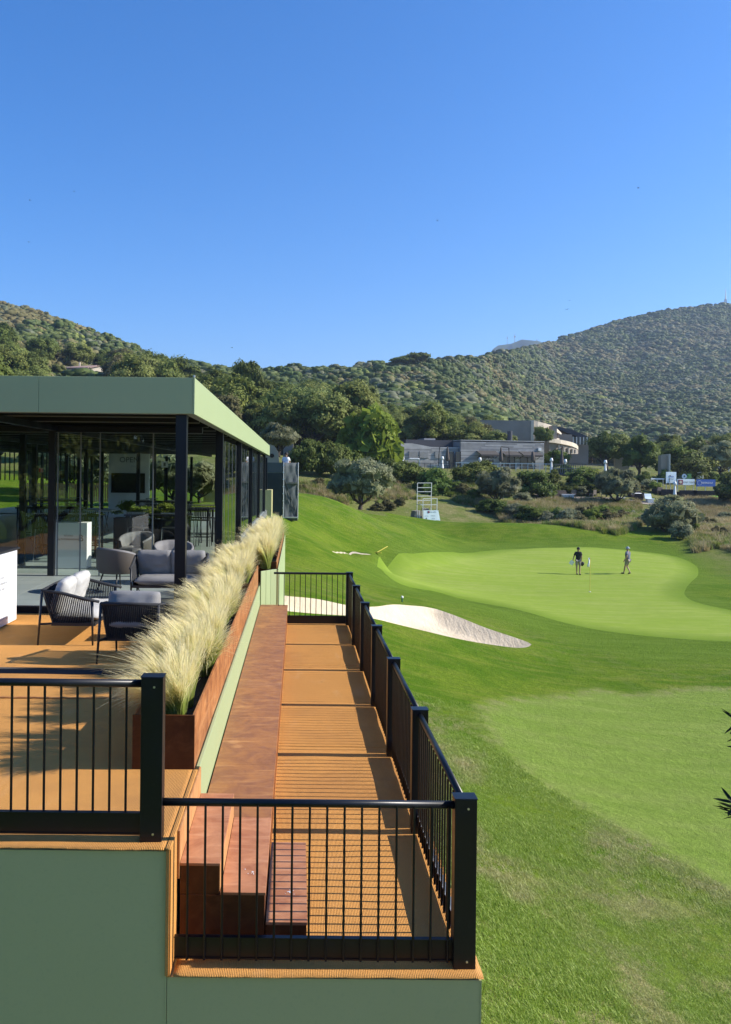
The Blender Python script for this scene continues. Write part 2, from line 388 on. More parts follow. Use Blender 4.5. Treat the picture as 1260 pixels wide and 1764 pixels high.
ctrl += [(23,106,6.7),(34,107,6.7),(14,106,6.9),(14,100,5.6),(4,90,5.5),(0,96,7.2),(5,104,8.0),(10,112,7.6),(25,118,7.2),(38,118,7.2),(44,112,5.6),(56,122,5.6),(75,118,5.2),(60,108,4.1),
         (25,140,9),(0,140,10.5),(-25,120,11),(-40,140,14),(50,140,7.8),(80,140,7.6),(120,140,8),(120,90,4),(120,40,1),(45,60,1.6),(60,80,2.4),(45,30,.4)]
ctrl = np.array(ctrl, float)
def _U(r2): return .5*r2*np.log(r2+1e-9)
_n = len(ctrl); _d2 = ((ctrl[:,None,:2]-ctrl[None,:,:2])**2).sum(-1)
_A = np.zeros((_n+3,_n+3)); _A[:_n,:_n] = _U(_d2)+np.eye(_n)*6.0; _A[:_n,_n] = 1; _A[:_n,_n+1:] = ctrl[:,:2]; _A[_n:,:_n] = _A[:_n,_n:].T
_w = np.linalg.solve(_A, np.r_[ctrl[:,2], 0, 0, 0])
def tps(X, Y):
    X = np.asarray(X, float); Y = np.asarray(Y, float); sh = X.shape; x = np.clip(X.ravel(), -60, 130); y = np.clip(Y.ravel(), -30, 150)
    out = _w[_n]+_w[_n+1]*x+_w[_n+2]*y
    for i in range(_n): out += _w[i]*_U((x-ctrl[i,0])**2+(y-ctrl[i,1])**2)
    return out.reshape(sh)
_rp = np.array([-1400,-500,-100,0,60,100,150,200,250,300,345,400,500,600,680,740,830,860,900,960,1020,1080,1140,1200,1260,1500,2200])
_ry = np.array([470,470,500,519,536,548,566,585,606,624,634,636,634,632,622,618,614,606,600,586,565,547,534,528,526,540,600])
_rD = np.array([420,420,420,420,410,400,380,370,350,335,325,330,340,350,360,380,480,600,760,900,960,1000,1000,1000,1000,1000,1000])
_re = np.array([.5,.5,.5,.5,.5,.5,.5,.5,.55,.6,.62,.65,.7,.75,.8,.85,1.0,1.05,1.15,1.2,1.25,1.3,1.3,1.3,1.3,1.3,1.3])
def vnoise(X, Y, s, seed=0):
    """smooth value noise"""
    x = np.asarray(X)/s+seed*17.3; y = np.asarray(Y)/s+seed*9.1
    xi = np.floor(x).astype(np.int64); yi = np.floor(y).astype(np.int64); fx = x-xi; fy = y-yi
    fx = fx*fx*(3-2*fx); fy = fy*fy*(3-2*fy)
    def h(a, b):
        n = (a*374761393+b*668265263+seed*1442695)&0x7fffffff; n = (n^(n>>13))*1274126177&0x7fffffff; return ((n^(n>>16))&0xffff)/65535.
    return (h(xi,yi)*(1-fx)+h(xi+1,yi)*fx)*(1-fy)+(h(xi,yi+1)*(1-fx)+h(xi+1,yi+1)*fx)*fy
def hill(X, Y):
    Yc = np.maximum(Y, 60.); px = CX+F*X/Yc
    ry = np.interp(px, _rp, _ry); D = np.interp(px, _rp, _rD); e = np.interp(px, _rp, _re)
    tr = (CY+ROLL*(np.clip(px,-300,1700)-CX)-ry)/F-3.6/D
    t = np.clip((Yc-118)/(D-118), 0, 1); z = CZ+Yc*tr*t**e+1.0
    zr = CZ+D*tr+1.0
    z = np.where(Yc > D, zr-(Yc-D)*.35, z)
    amp = np.clip((Yc-140)/200, 0, 1)
    z = z+amp*((vnoise(X,Y,70,3)-.5)*9*np.sin(np.pi*np.clip(t,0,1))+(vnoise(X,Y,28,4)-.5)*3*np.sin(np.pi*np.clip(t,0,1)))
    return z
def H(X, Y):
    X = np.asarray(X, float); Y = np.asarray(Y, float)
    b = np.clip((Y-112)/38, 0, 1); b = b*b*(3-2*b)
    z = tps(X, Y)*(1-b)+hill(X, Y)*b
    nn = (vnoise(X,Y,5,1)-.5)*.16+(vnoise(X,Y,1.7,2)-.5)*.05
    md = np.clip((Y-37)/7, 0, 1)*np.clip((np.hypot(X-2.9, (Y-47)*.8)-3)/3, 0, 1)*np.clip((95-Y)/15, 0, 1)*np.clip((13-X+.0*Y)/5, 0, 1)*np.clip((X+12)/6, 0, 1)+.45*np.clip((Y-62)/5, 0, 1)*np.clip((100-Y)/10, 0, 1)*np.clip((X-10)/4, 0, 1)
    nn = nn+md*((vnoise(X,Y,9,7)-.5)*1.4+(vnoise(X,Y,4.3,8)-.5)*.35)
    def G(px, D, rx, ry, a): return a*np.exp(-((X-PX(px, D))/rx)**2-((Y-D)/ry)**2)
    nn = nn+G(548, 59, 5, 4.5, .7)+G(500, 41, 4, 3, .4)+G(690, 66, 4, 4, .5)+G(860, 75, 8, 3.6, .9)+G(960, 74, 6, 3, .4)+G(770, 72, 3, 3, -.5)+G(740, 36, 4, 2, .35)
    wp = np.clip((2.7-np.hypot((X-3.1), (Y-48.5)*1.1))/1.5, 0, 1); wp = wp*wp*(3-2*wp)
    return (z+nn)*(1-wp)+(2.33-.02*(Y-48.5)*0)*wp
def Hs(x, y): return float(H(np.array([x]), np.array([y]))[0])
def ground_hit(px, py, D0=8., D1=400.):
    """where the ground is seen at a photo pixel"""
    Ds = np.concatenate([np.arange(D0, 140, .25), np.arange(140, D1, 2.)])
    dx, dy = px-CX, py-CY
    X = (dx+ROLL*dy)/F*Ds; Z = CZ-(dy-ROLL*dx)/F*Ds; h = H(X, Ds)
    k = np.argmax(Z <= h)
    return Vector((X[k], Ds[k], h[k]))
def smooth_poly(pts, n=160):
    pts = np.array(pts); m = len(pts); out = []
    for i in range(m):
        p0, p1, p2, p3 = pts[i-1], pts[i], pts[(i+1)%m], pts[(i+2)%m]
        for t in np.linspace(0, 1, max(4, n//m), endpoint=False):
            out.append(.5*((2*p1)+(-p0+p2)*t+(2*p0-5*p1+4*p2-p3)*t*t+(-p0+3*p1-3*p2+p3)*t**3))
    return np.array(out)
def in_poly(x, y, poly):
    ins = np.zeros(x.shape, bool); n = len(poly); j = n-1
    for i in range(n):
        xi, yi = poly[i]; xj, yj = poly[j]
        c = ((yi > y) != (yj > y)) & (x < (xj-xi)*(y-yi)/(yj-yi+1e-12)+xi)
        ins ^= c; j = i
    return ins
def outline(pix): return smooth_poly([tuple(ground_hit(px, py)[:2]) for px, py in pix])
BUNK = outline([(455,1034),(500,1038),(545,1043),(600,1052),(645,1054),(690,1049),(740,1055),(790,1070),(850,1094),(905,1115),(914,1122),(890,1125),(820,1116),(740,1099),(680,1083),(640,1074),(560,1068),(470,1060)])
_c = [ground_hit(a_, b_) for a_, b_ in ((574,952),(590,952.5),(607,953),(624,954.5),(640,956.5))]; BUNK2 = smooth_poly([(_c[0].x,_c[0].y),(_c[1].x,_c[1].y+.45),(_c[2].x,_c[2].y+.6),(_c[3].x,_c[3].y+.4),(_c[4].x,_c[4].y),(_c[3].x,_c[3].y-.35),(_c[2].x,_c[2].y-.45),(_c[1].x,_c[1].y-.3)])
GREEN = outline([(650,976),(682,960),(725,953),(800,953),(890,946),(1000,943),(1080,948),(1150,957),(1195,972),(1203,990),(1185,1010),(1180,1025),(1200,1038),(1262,1052),(1420,1085),(1400,1118),(1262,1106),(1190,1103),(1080,1092),(960,1070),(860,1045),(760,1022),(680,1002)])
FRINGE = outline([(622,976),(655,952),(720,938),(800,940),(890,934),(1000,932),(1090,935),(1170,946),(1212,968),(1222,992),(1205,1010),(1215,1028),(1300,1040),(1470,1085),(1420,1150),(1262,1140),(1150,1150),(1060,1128),(950,1098),(850,1068),(740,1040),(660,1012)])
APRON = outline([(850,1215),(900,1208),(960,1205),(1030,1192),(1090,1200),(1180,1192),(1262,1190),(1500,1220),(1600,1500),(1330,1590),(1262,1543),(1180,1492),(1100,1448),(1000,1395),(920,1345),(868,1300),(838,1258),(832,1232)])
def pdist(x, y, poly):
    d = np.full(x.shape, 1e9); n = len(poly); bx = np.zeros(x.shape); by = np.zeros(x.shape)
    for i in range(n):
        a = poly[i]; b = poly[(i+1)%n]; e = b-a; L = (e**2).sum()+1e-12
        t = np.clip(((x-a[0])*e[0]+(y-a[1])*e[1])/L, 0, 1); qx = a[0]+t*e[0]; qy = a[1]+t*e[1]
        dd = (x-qx)**2+(y-qy)**2; m = dd < d
        d[m] = dd[m]; bx[m] = qx[m]; by[m] = qy[m]
    return np.sqrt(d), bx, by
step = .25
xs = np.concatenate([-np.geomspace(900, 6, 40), np.arange(-5.5, 36, step), 36+np.geomspace(.6, 900, 46)])
ys = np.concatenate([-np.geomspace(300, 6, 14), np.arange(-4, 6, 1.), np.arange(6, 84, step), np.arange(84, 150.5, .75)])
GX, GY = np.meshgrid(xs, ys); shp = GX.shape
x = GX.ravel().copy(); y = GY.ravel().copy()
F_ = np.arange(shp[0]*shp[1]).reshape(shp)
q_ = np.stack([F_[:-1,:-1].ravel(), F_[:-1,1:].ravel(), F_[1:,1:].ravel(), F_[1:,:-1].ravel()], 1)
tris = np.concatenate([q_[:, [0,1,2]], q_[:, [0,2,3]]])
def sdf(poly, pad):
    bb0 = poly.min(0)-pad; bb1 = poly.max(0)+pad; out = np.full(x.shape, pad, float)
    idx = np.where((x > bb0[0])&(x < bb1[0])&(y > bb0[1])&(y < bb1[1]))[0]
    d, _, _ = pdist(x[idx], y[idx], poly); s = np.where(in_poly(x[idx], y[idx], poly), -d, d)
    out[idx] = np.minimum(s, pad); return out
def cut(poly):
    """split the ground triangles along an outline so that sand and turf meet on a clean line"""
    global x, y, tris
    s = sdf(poly, 2.); s = np.where(np.abs(s) < .012, 0, s); sg_ = np.sign(s)[tris]
    cr = (sg_.max(1) > 0)&(sg_.min(1) < 0); keep_ = tris[~cr]; nx, ny, out, cache = [], [], [], {}
    base = len(x)
    def mid(a, b):
        k = (a, b) if a < b else (b, a)
        if k not in cache:
            t = s[k[0]]/(s[k[0]]-s[k[1]]); cache[k] = base+len(nx); nx.append(x[k[0]]+(x[k[1]]-x[k[0]])*t); ny.append(y[k[0]]+(y[k[1]]-y[k[0]])*t)
        return cache[k]
    for t in tris[cr]:
        for half in (1, -1):
            pl = []
            for a, b in ((t[0],t[1]),(t[1],t[2]),(t[2],t[0])):
                if s[a]*half >= 0: pl.append(a)
                if s[a]*s[b] < 0: pl.append(mid(a, b))
            for m in range(1, len(pl)-1): out.append((pl[0], pl[m], pl[m+1]))
    x = np.concatenate([x, nx]); y = np.concatenate([y, ny]); tris = np.concatenate([keep_, np.array(out, dtype=tris.dtype)])
for poly in (BUNK, BUNK2, GREEN): cut(poly)
z = H(x, y)
s1 = sdf(BUNK, 2.); s2 = sdf(BUNK2, 2.); sg = sdf(GREEN, 3.); sf = sdf(FRINGE, 3.); sa = sdf(APRON, 3.)
for s_, dep, lip in ((s1, .28, .16), (s2, .02, .0)):
    z += np.where(s_ >= 0, np.exp(-(s_/1.0)**2)*lip, lip-np.clip(-s_/.9, 0, 1)*(dep+lip))
    z += np.where(s_ < -.1, (vnoise(x, y, .55, 9)-.5)*.07*np.clip(-s_, 0, 1)*(lip > 0), 0)
gl = np.clip(-sg/1.5, 0, 1)
smz = tps(x, y); z = z*(1-gl*.8)+smz*gl*.8
quads = tris
qx = x[quads].mean(1); qy = y[quads].mean(1)
ib = in_poly(qx, qy, BUNK)|in_poly(qx, qy, BUNK2); ig = in_poly(qx, qy, GREEN)&~ib
V = np.stack([x, y, z], 1)
dry = np.clip((vnoise(x, y, 9, 5)-.35)*1.6, 0, 1)
bank = np.clip((y-74-np.clip((30-x)*.15,0,5))/7, 0, 1)*(y < 150)
bank = np.where(x < 8, np.clip((y-70)/8, 0, 1), bank)
bank = np.maximum(bank, np.clip((x-27-(y-50)*.18)/4, 0, 1)*np.clip((y-52)/8, 0, 1))
def grass_mat(name, kind):
    q = NT(name)
    fine = q.noise(55, 4); tex = q.noise(7, 6); blot = q.noise(.5, 6); pat = q.noise(1.6, 6, None, .65)
    streak = q.noise(1.3, 5, q.mapv((.35, 2.4, 1), (0, 0, R(-28)))); mow = q.noise(.5, 3, q.mapv((.5, 4, 1), (0, 0, R(-20))))
    if kind == 'green':
        c = q.mix(q.rng(blot, .3, .7), (.275, .345, .062), (.32, .38, .08)); c = q.mix(q.rng(mow, .4, .6, 0, .75), c, (.245, .34, .035))
        c = q.mix(q.rng(fine, .3, .75, .22, 0), c, (.14, .2, .04))
        c = q.mix(q.rng(q.noise(2.4, 7, q.mapv((.5, 1.8, 1), (0,0,R(-12))), .75), .4, .64, .30, 0), c, (.16, .25, .03)); c = q.mix(q.rng(pat, .55, .75, 0, .3), c, (.37, .41, .10))
        e_ = q.attr('edge'); c = q.mix(q.rng(q.math('ADD', e_, q.math('MULTIPLY', q.noise(1.4, 4), .5)), .35, 1.25), (.155, .235, .026), c)
        q.col(c); q.bump(q.math('ADD', fine, tex), .25, .02)
    else:
        a = q.attr('fringe'); ap = q.attr('apron'); d = q.attr('dry'); bk = q.attr('bank'); fg = q.attr('near')
        c = q.mix(q.rng(tex, .3, .7), (.13, .205, .012), (.21, .295, .022))
        c = q.mix(q.rng(blot, .44, .58, 0, .85), c, (.09, .185, .005))
        c = q.mix(q.rng(streak, .48, .66, 0, .55), c, (.25, .28, .04))
        c = q.mix(q.math('MULTIPLY', q.rng(pat, .48, .64), q.math('MULTIPLY', d, .5)), c, (.30, .285, .11))
        fr = q.mix(q.rng(streak, .35, .65), (.13, .215, .016), (.175, .265, .03))
        c = q.mix(a, c, fr)
        apc = q.mix(q.rng(mow, .35, .65), (.30, .39, .08), (.25, .355, .058)); apc = q.mix(q.rng(pat, .5, .75, 0, .5), apc, (.31, .355, .10))
        c = q.mix(ap, c, apc); c = q.mix(q.math('MULTIPLY', q.attr('ring'), q.rng(pat, .4, .6, 0, .65)), c, (.40, .37, .16))
        c = q.mix(q.math('MULTIPLY', fg, .5), c, (.22, .29, .05))
        # worn straw patches close to the stand
        sp = q.rng(q.noise(.8, 7, None, .7), .47, .56); cl = q.mix(q.rng(fine, .35, .7), (.40, .32, .15), (.60, .50, .26))
        c = q.mix(q.math('MULTIPLY', sp, fg), c, cl)
        bkc = q.mix(q.rng(q.noise(.5, 7), .38, .62), (.19, .225, .05), (.34, .29, .13)); bkc = q.mix(q.rng(tex, .35, .7, 0, .6), bkc, (.085, .10, .03))
        bkc = q.mix(q.rng(q.noise(2.5, 6, None, .7), .52, .66, 0, .6), bkc, (.42, .36, .19)); c = q.mix(bk, c, bkc)
        c = q.mix(q.rng(q.noise(3.2, 7, q.mapv((.6, 1.6, 1), (0,0,R(-15))), .75), .42, .66, .26, 0), c, (.05, .10, .012)); c = q.mix(q.rng(fine, .3, .7, .5, 0), c, (.045, .075, .015))
        q.col(c); q.bump(q.math('ADD', q.math('MULTIPLY', fine, 1.2), q.math('MULTIPLY', tex, 2.)), .7, .05)
    q.set(Roughness=.85); q.set(**{'Specular IOR Level': .03}); return q.m
M['lawn'] = grass_mat('rough_lawn', 'lawn'); M['green'] = grass_mat('putting_surface', 'green')
q = NT('bunker_sand'); a = q.noise(1.1, 6); b = q.noise(12, 6, None, .7); rk = q.noise(3, 4, q.mapv((3, .6, 1), (0, 0, R(-25))))
c = q.mix(q.rng(a, .35, .65), (.68, .565, .40), (.59, .48, .33)); c = q.mix(q.rng(b, .6, .72, 0, .45), c, (.33, .27, .19)); c = q.mix(q.rng(rk, .52, .7, 0, .3), c, (.68, .60, .47))
q.col(c); q.set(Roughness=.95); q.bump(q.math('ADD', b, rk), .7, .05); M['sand'] = q.m
near = np.clip((13.2-y)/2.5, 0, 1)*np.clip((x+2)/2, 0, 1)
fr_ = np.clip(.5-sf/2.4, 0, 1); ap_ = np.clip(.5-sa/.6, 0, 1)
dist_ring = np.clip(1-np.abs(sa)/.4, 0, 1)
def submesh(name, sel, m, attrs=True, extra=()):
    qs = quads[sel]; u, inv = np.unique(qs, return_inverse=True)
    at = [('fringe','POINT',fr_[u]),('apron','POINT',ap_[u]),('dry','POINT',np.clip(dry[u]+dist_ring[u],0,1)),('bank','POINT',bank[u]),('near','POINT',near[u]),('ring','POINT',dist_ring[u])] if attrs else []
    at += [(a_, 'POINT', b_[u]) for a_, b_ in extra]
    me = np_mesh(name, V[u], inv.reshape(qs.shape), m, at, smooth=True)
    o = bpy.data.objects.new(name, me); C.objects.link(o); o['kind'] = 'structure'; return o
submesh('lawn', ~ib & ~ig, M['lawn']); submesh('putting_green', ig, M['green'], False, [('edge', np.clip(-sg/1.6, 0, 1))])
submesh('sand_bunker', in_poly(qx, qy, BUNK), M['sand'], False); submesh('sand_bunker', in_poly(qx, qy, BUNK2), M['sand'], False)
# hillsides
hx = np.arange(-1100, 1500, 11.); hy = np.concatenate([np.arange(149.5, 420, 6.), np.arange(420, 1500, 14.)])
HX, HY = np.meshgrid(hx, hy); HZ = H(HX, HY)-.15
f_ = np.arange(HX.size).reshape(HX.shape); hq = np.stack([f_[:-1,:-1].ravel(), f_[:-1,1:].ravel(), f_[1:,1:].ravel(), f_[1:,:-1].ravel()], 1)
q = NT('hill_ground'); a = q.noise(.04, 6); b = q.noise(.4, 6)
c = q.mix(q.rng(a, .4, .6), (.08, .10, .034), (.13, .125, .055)); c = q.mix(q.rng(b, .4, .7, 0, .6), c, (.055, .07, .025)); q.col(c); q.set(Roughness=.95)
q.bump(b, 1, 1.); M['hill'] = q.m
me = np_mesh('hillside', np.stack([HX.ravel(), HY.ravel(), HZ.ravel()], 1), hq, M['hill'], smooth=True)
hs = bpy.data.objects.new('hillside', me); C.objects.link(hs); hs['kind'] = 'structure'
# far blue peak beyond the saddle
M['peak'] = mat('distant_forest', (.035, .055, .025), .95, spec=.05)
Dp = 2600.; pk = [(790,640),(835,612),(850,604),(862,594),(880,589),(900,587),(925,590),(950,592),(1000,600),(1080,640)]
mb = MB(); vs = []; rows = 7
for r in range(rows):
    tt = r/(rows-1)
    for i, (px, py) in enumerate(pk):
        p = P(px, py, Dp); vs.append((p.x+math.sin(i*2.1+r)*12, Dp-700*(1-tt)+math.cos(i*1.7)*40, -20+(p.z+20)*tt**1.2+(math.sin(i*3.3+r*2)*6 if 0 < r < rows-1 else 0)))
for i, (px, py) in enumerate(pk):
    p = P(px, py, Dp); vs.append((p.x, Dp+900, -20))
n_ = len(pk)
mb.add(vs, [(r*n_+i, r*n_+i+1, (r+1)*n_+i+1, (r+1)*n_+i) for r in range(rows) for i in range(n_-1)])
o = mb.build('distant_hill', M['peak'], smooth=True); o['kind'] = 'structure'
# base sheet to the horizon
mb = MB(); mb.box(-4500, -1000, -26, 4500, 4600, -24); o = mb.build('ground', M['hill']); o['kind'] = 'structure'

# the air itself
mb = MB(); mb.box(-4520, -1020, -27, 4520, 4620, 450); o = mb.build('haze', []) if False else None
me = mb.mesh('haze', [M['hill']]); me.materials.clear()
hm = bpy.data.materials.new('haze_air'); hm.use_nodes = True; n_ = hm.node_tree.nodes; n_.clear()
ho = n_.new('ShaderNodeOutputMaterial'); hv = n_.new('ShaderNodeVolumePrincipled'); hv.inputs['Density'].default_value = .0002; hv.inputs['Color'].default_value = (.62, .78, 1, 1); hv.inputs['Anisotropy'].default_value = .35
hm.node_tree.links.new(hv.outputs[0], ho.inputs['Volume']); me.materials.append(hm)
o = bpy.data.objects.new('haze', me); C.objects.link(o); o['kind'] = 'stuff'
# ---------------------------------------------------------------- grandstand deck
ZW, ZU = 3.96, 4.72           # walkway and upper deck
YF = 5.09                     # front edge
deck = thing('grandstand_deck', 'two level green clad viewing deck with orange coir carpet and wooden seating steps', 'deck', (0, YF, 0))
mb = MB(); mb.prism([(-9,YF+.02),(-.765,YF+.02),(-.765,16.75),(-.47,17.2),(-.40,17.2),(-.40,26.4),(-1.6,26.4),(-1.6,13.25),(-9,13.25)], 1.0, ZU-.03)
mb.build('upper_platform', M['sage'], deck)
mb = MB(); mb.box(-.762, YF+.022, .6, 1.12, 17.15, ZW-.03); mb.build('lower_platform', M['sage'], deck)
# front and side facing sheets with joints, each sheet a piece of its own
def panel(x0, y0, z0, x1, y1, z1, m='sage', name='facing_panel'):
    a = MB(); a.box(x0, y0, z0, x1, y1, z1); return a.build(name, M[m], deck, bevel=.003)
for a, b in ((-9,-4.01),(-4,-.77)): panel(a, YF, .7, b, YF+.018, ZU-.025)
for a, b in ((-.762,1.135),): panel(a, YF, .5, b, YF+.018, ZW-.025)
for k in range(5): panel(1.121, YF+.02+k*2.43, .4, 1.137, YF+.02+k*2.43+2.425, ZW-.025, 'sage_roof')
for k in range(8):
    y0 = 6.5+k*1.31; panel(-.762, y0, ZW+.0, -.735, min(y0+1.305, 16.78), ZU-.003, 'sage_roof')
# thin raw edge strips of the sheets
mb = MB(); mb.box(-9, YF-.004, ZU-.03, -.77, YF+.016, ZU-.024); mb.box(-.774, YF-.003, .6, -.764, YF+.017, ZU-.03)
mb.box(-.762, YF-.004, ZW-.031, 1.14, YF+.016, ZW-.024); mb.box(1.134, YF-.003, .5, 1.141, YF+.02, ZW-.03); mb.build('edge_strip', M['sage'], deck)
# coir sheets: wavy loose edges
def mat_sheet(name, x0, x1, y0, y1, z, th=.012, nx=60, ny=60, jag=.006):
    X = np.linspace(x0, x1, nx); Y = np.linspace(y0, y1, ny); GX_, GY_ = np.meshgrid(X, Y)
    r = np.random.default_rng(len(name)+nx)
    GY_[0] += (r.random(nx)-.5)*jag+np.sin(X*2.3)*.006; GX_[:, -1] += (r.random(ny)-.5)*jag*.5
    Z = z+(vnoise(GX_*3, GY_*3, 1.3, 5)-.5)*.010+(vnoise(GX_, GY_*3, .9, 6)-.5)*.006
    v = np.concatenate([np.stack([GX_.ravel(), GY_.ravel(), Z.ravel()], 1), np.stack([GX_.ravel(), GY_.ravel(), Z.ravel()-th], 1)])
    I = np.arange(nx*ny).reshape(ny, nx); qd = [np.stack([I[:-1,:-1].ravel(), I[:-1,1:].ravel(), I[1:,1:].ravel(), I[1:,:-1].ravel()], 1)]
    b = nx*ny
    def side(e, fl):
        a, c = e[:-1], e[1:]
        s = np.stack([a+b, c+b, c, a], 1); return s if not fl else s[:, ::-1]
    qd += [side(I[0], False), side(I[:, -1], False), side(I[:, 0], True)]
    me = np_mesh(name, v-np.array(abs_loc(deck)), np.concatenate(qd), M['coir'], smooth=False)
    o = bpy.data.objects.new(name, me); C.objects.link(o); o.parent = deck; return o
def wob(a): return a
mat_sheet('walkway_carpet', -.72, 1.15, YF-.02, 9.29, ZW, nx=40, ny=80)
mat_sheet('walkway_carpet', -.72, 1.147, 9.30, 13.2, ZW-.001, nx=40, ny=60)
mat_sheet('walkway_carpet', -.72, 1.148, 13.21, 17.16, ZW, nx=40, ny=60)
mat_sheet('deck_carpet', -5.2, -.775, YF-.02, 8.35, ZU, nx=120, ny=60)
mat_sheet('deck_carpet', -5.2, -.775, 8.362, 13.22, ZU+.002, nx=100, ny=80)
mat_sheet('deck_carpet', -9, -5.21, YF-.02, 13.22, ZU, nx=40, ny=20)
# rolled stitched seam between the two upper lengths
mb = MB(); pts = [(-5.2+.05*i, 8.356+math.sin(i*.9)*.004, ZU+.008+math.sin(i*2.2)*.002) for i in range(88)]; mb.tube(pts, .009, 5); mb.build('carpet_seam', M['ply_edge'], deck)
mat_sheet('carpet_strip', -.776, -.741, YF-.02, 6.40, ZU+.0015, nx=4, ny=30)
# carpet turned down the step side
mb = MB(); mb.box(-.764, YF-.012, ZW-.02, -.742, YF+.30, ZU-.01); mb.box(-.772, YF-.018, ZW-.01, -.752, YF-.006, ZU-.012); mb.build('carpet_edge', M['coir'], deck)
# seating steps
def part(name, x0, y0, z0, x1, y1, z1, m, bv=.002, parent=None):
    a = MB(); a.box(x0, y0, z0, x1, y1, z1); return a.build(name, M[m], parent or deck, bevel=bv)
H1, H2, HS = ZW+.37, ZW+.552, ZW+.185
part('step_tread', -.176, 5.33, HS-.02, .088, 6.48, HS, 'ply_step'); part('step_riser', -.176, 5.335, ZW+.004, .083, 6.475, HS-.022, 'ply_shaded')
part('seat_top', -.466, 5.33, H1-.018, -.178, 6.49, H1, 'ply_step'); part('seat_riser', -.72, 5.336, ZW+.004, -.184, 6.49, H1-.02, 'ply_shaded')
part('upper_seat_top', -.722, 5.332, H2-.018, -.468, 6.49, H2, 'ply_step'); part('upper_seat_riser', -.722, 5.338, H1-.016, -.474, 6.49, H2-.02, 'ply_shaded')
part('step_cheek', -.738, 5.33, H2-.1, -.724, 6.49, ZU-.004, 'ply_edge')
part('seat_cheek', -.4735, 5.339, H1+.001, -.468, 6.488, H2-.019, 'ply_edge')
part('seat_end_board', -.724, 6.492, ZW+.005, -.19, 6.505, H1-.022, 'ply_side')
bench = thing('long_bench', 'long low coppery plywood bench running beside the walkway under the grass planter', 'bench', (-.45, 6.5, ZW))
ys_ = [6.492, 7.66, 10.05, 12.45, 14.85, 16.82]
for k in range(5):
    a = MB(); a.box(-.722, ys_[k]+.0015, H1-.018, -.180, ys_[k+1]-.0015, H1); a.build('bench_top', M['ply'], bench, bevel=.0015)
    a = MB(); a.box(-.198, ys_[k]+.0015, ZW+.004, -.184, ys_[k+1]-.0015, H1-.0195); a.build('bench_front', M['ply_side'], bench)
    a = MB(); a.box(-.700, ys_[k]+.2, ZW+.003, -.68, ys_[k+1]-.2, H1-.0195); a.build('bench_support', M['ply_side'], bench)
# small droppings and scuffs on the seats
for cx, cyy, n_ in ((-.02, 5.72, 16), (-.28, 5.6, 8)):
    mb = MB()
    for i in range(n_): a = random.uniform(0, 6.3); r_ = abs(random.gauss(0, .02)); s_ = random.uniform(.002, .006); zz = (HS if cx > -.1 else H1)+.001; X_, Y_ = cx+r_*math.cos(a), cyy+r_*math.sin(a)*1.5; mb.lathe([(s_, zz), (s_*.6, zz+.002)], X_, Y_, 6)
    mb.build('bird_mess', M['white'], deck)['kind'] = 'stuff'
# angled corner boards in front of the second planter
for k, (xa, ya, xb, yb) in enumerate(((-.735,16.79,-.64,16.93),(-.64,16.93,-.55,17.07),(-.55,17.07,-.43,17.20))):
    a = MB(); d = Vector((xb-xa, yb-ya)).normalized(); nx_, ny_ = d.y*.02, -d.x*.02
    e = .004; xa_, ya_, xb_, yb_ = xa+d.x*e, ya+d.y*e, xb-d.x*e, yb-d.y*e
    a.prism([(xa_, ya_), (xa_+nx_, ya_+ny_), (xb_+nx_, yb_+ny_), (xb_, yb_)], ZW+.3, 5.0); a.build('corner_board', M['sage_roof'], deck, bevel=.002)
for k in range(4): panel(-.399, 17.22+k*2.3, 2.2, -.383, 17.22+k*2.3+2.295, 5.0, 'sage_roof')
panel(-.47, 17.18, 2.2, -.383, 17.2, 4.98)

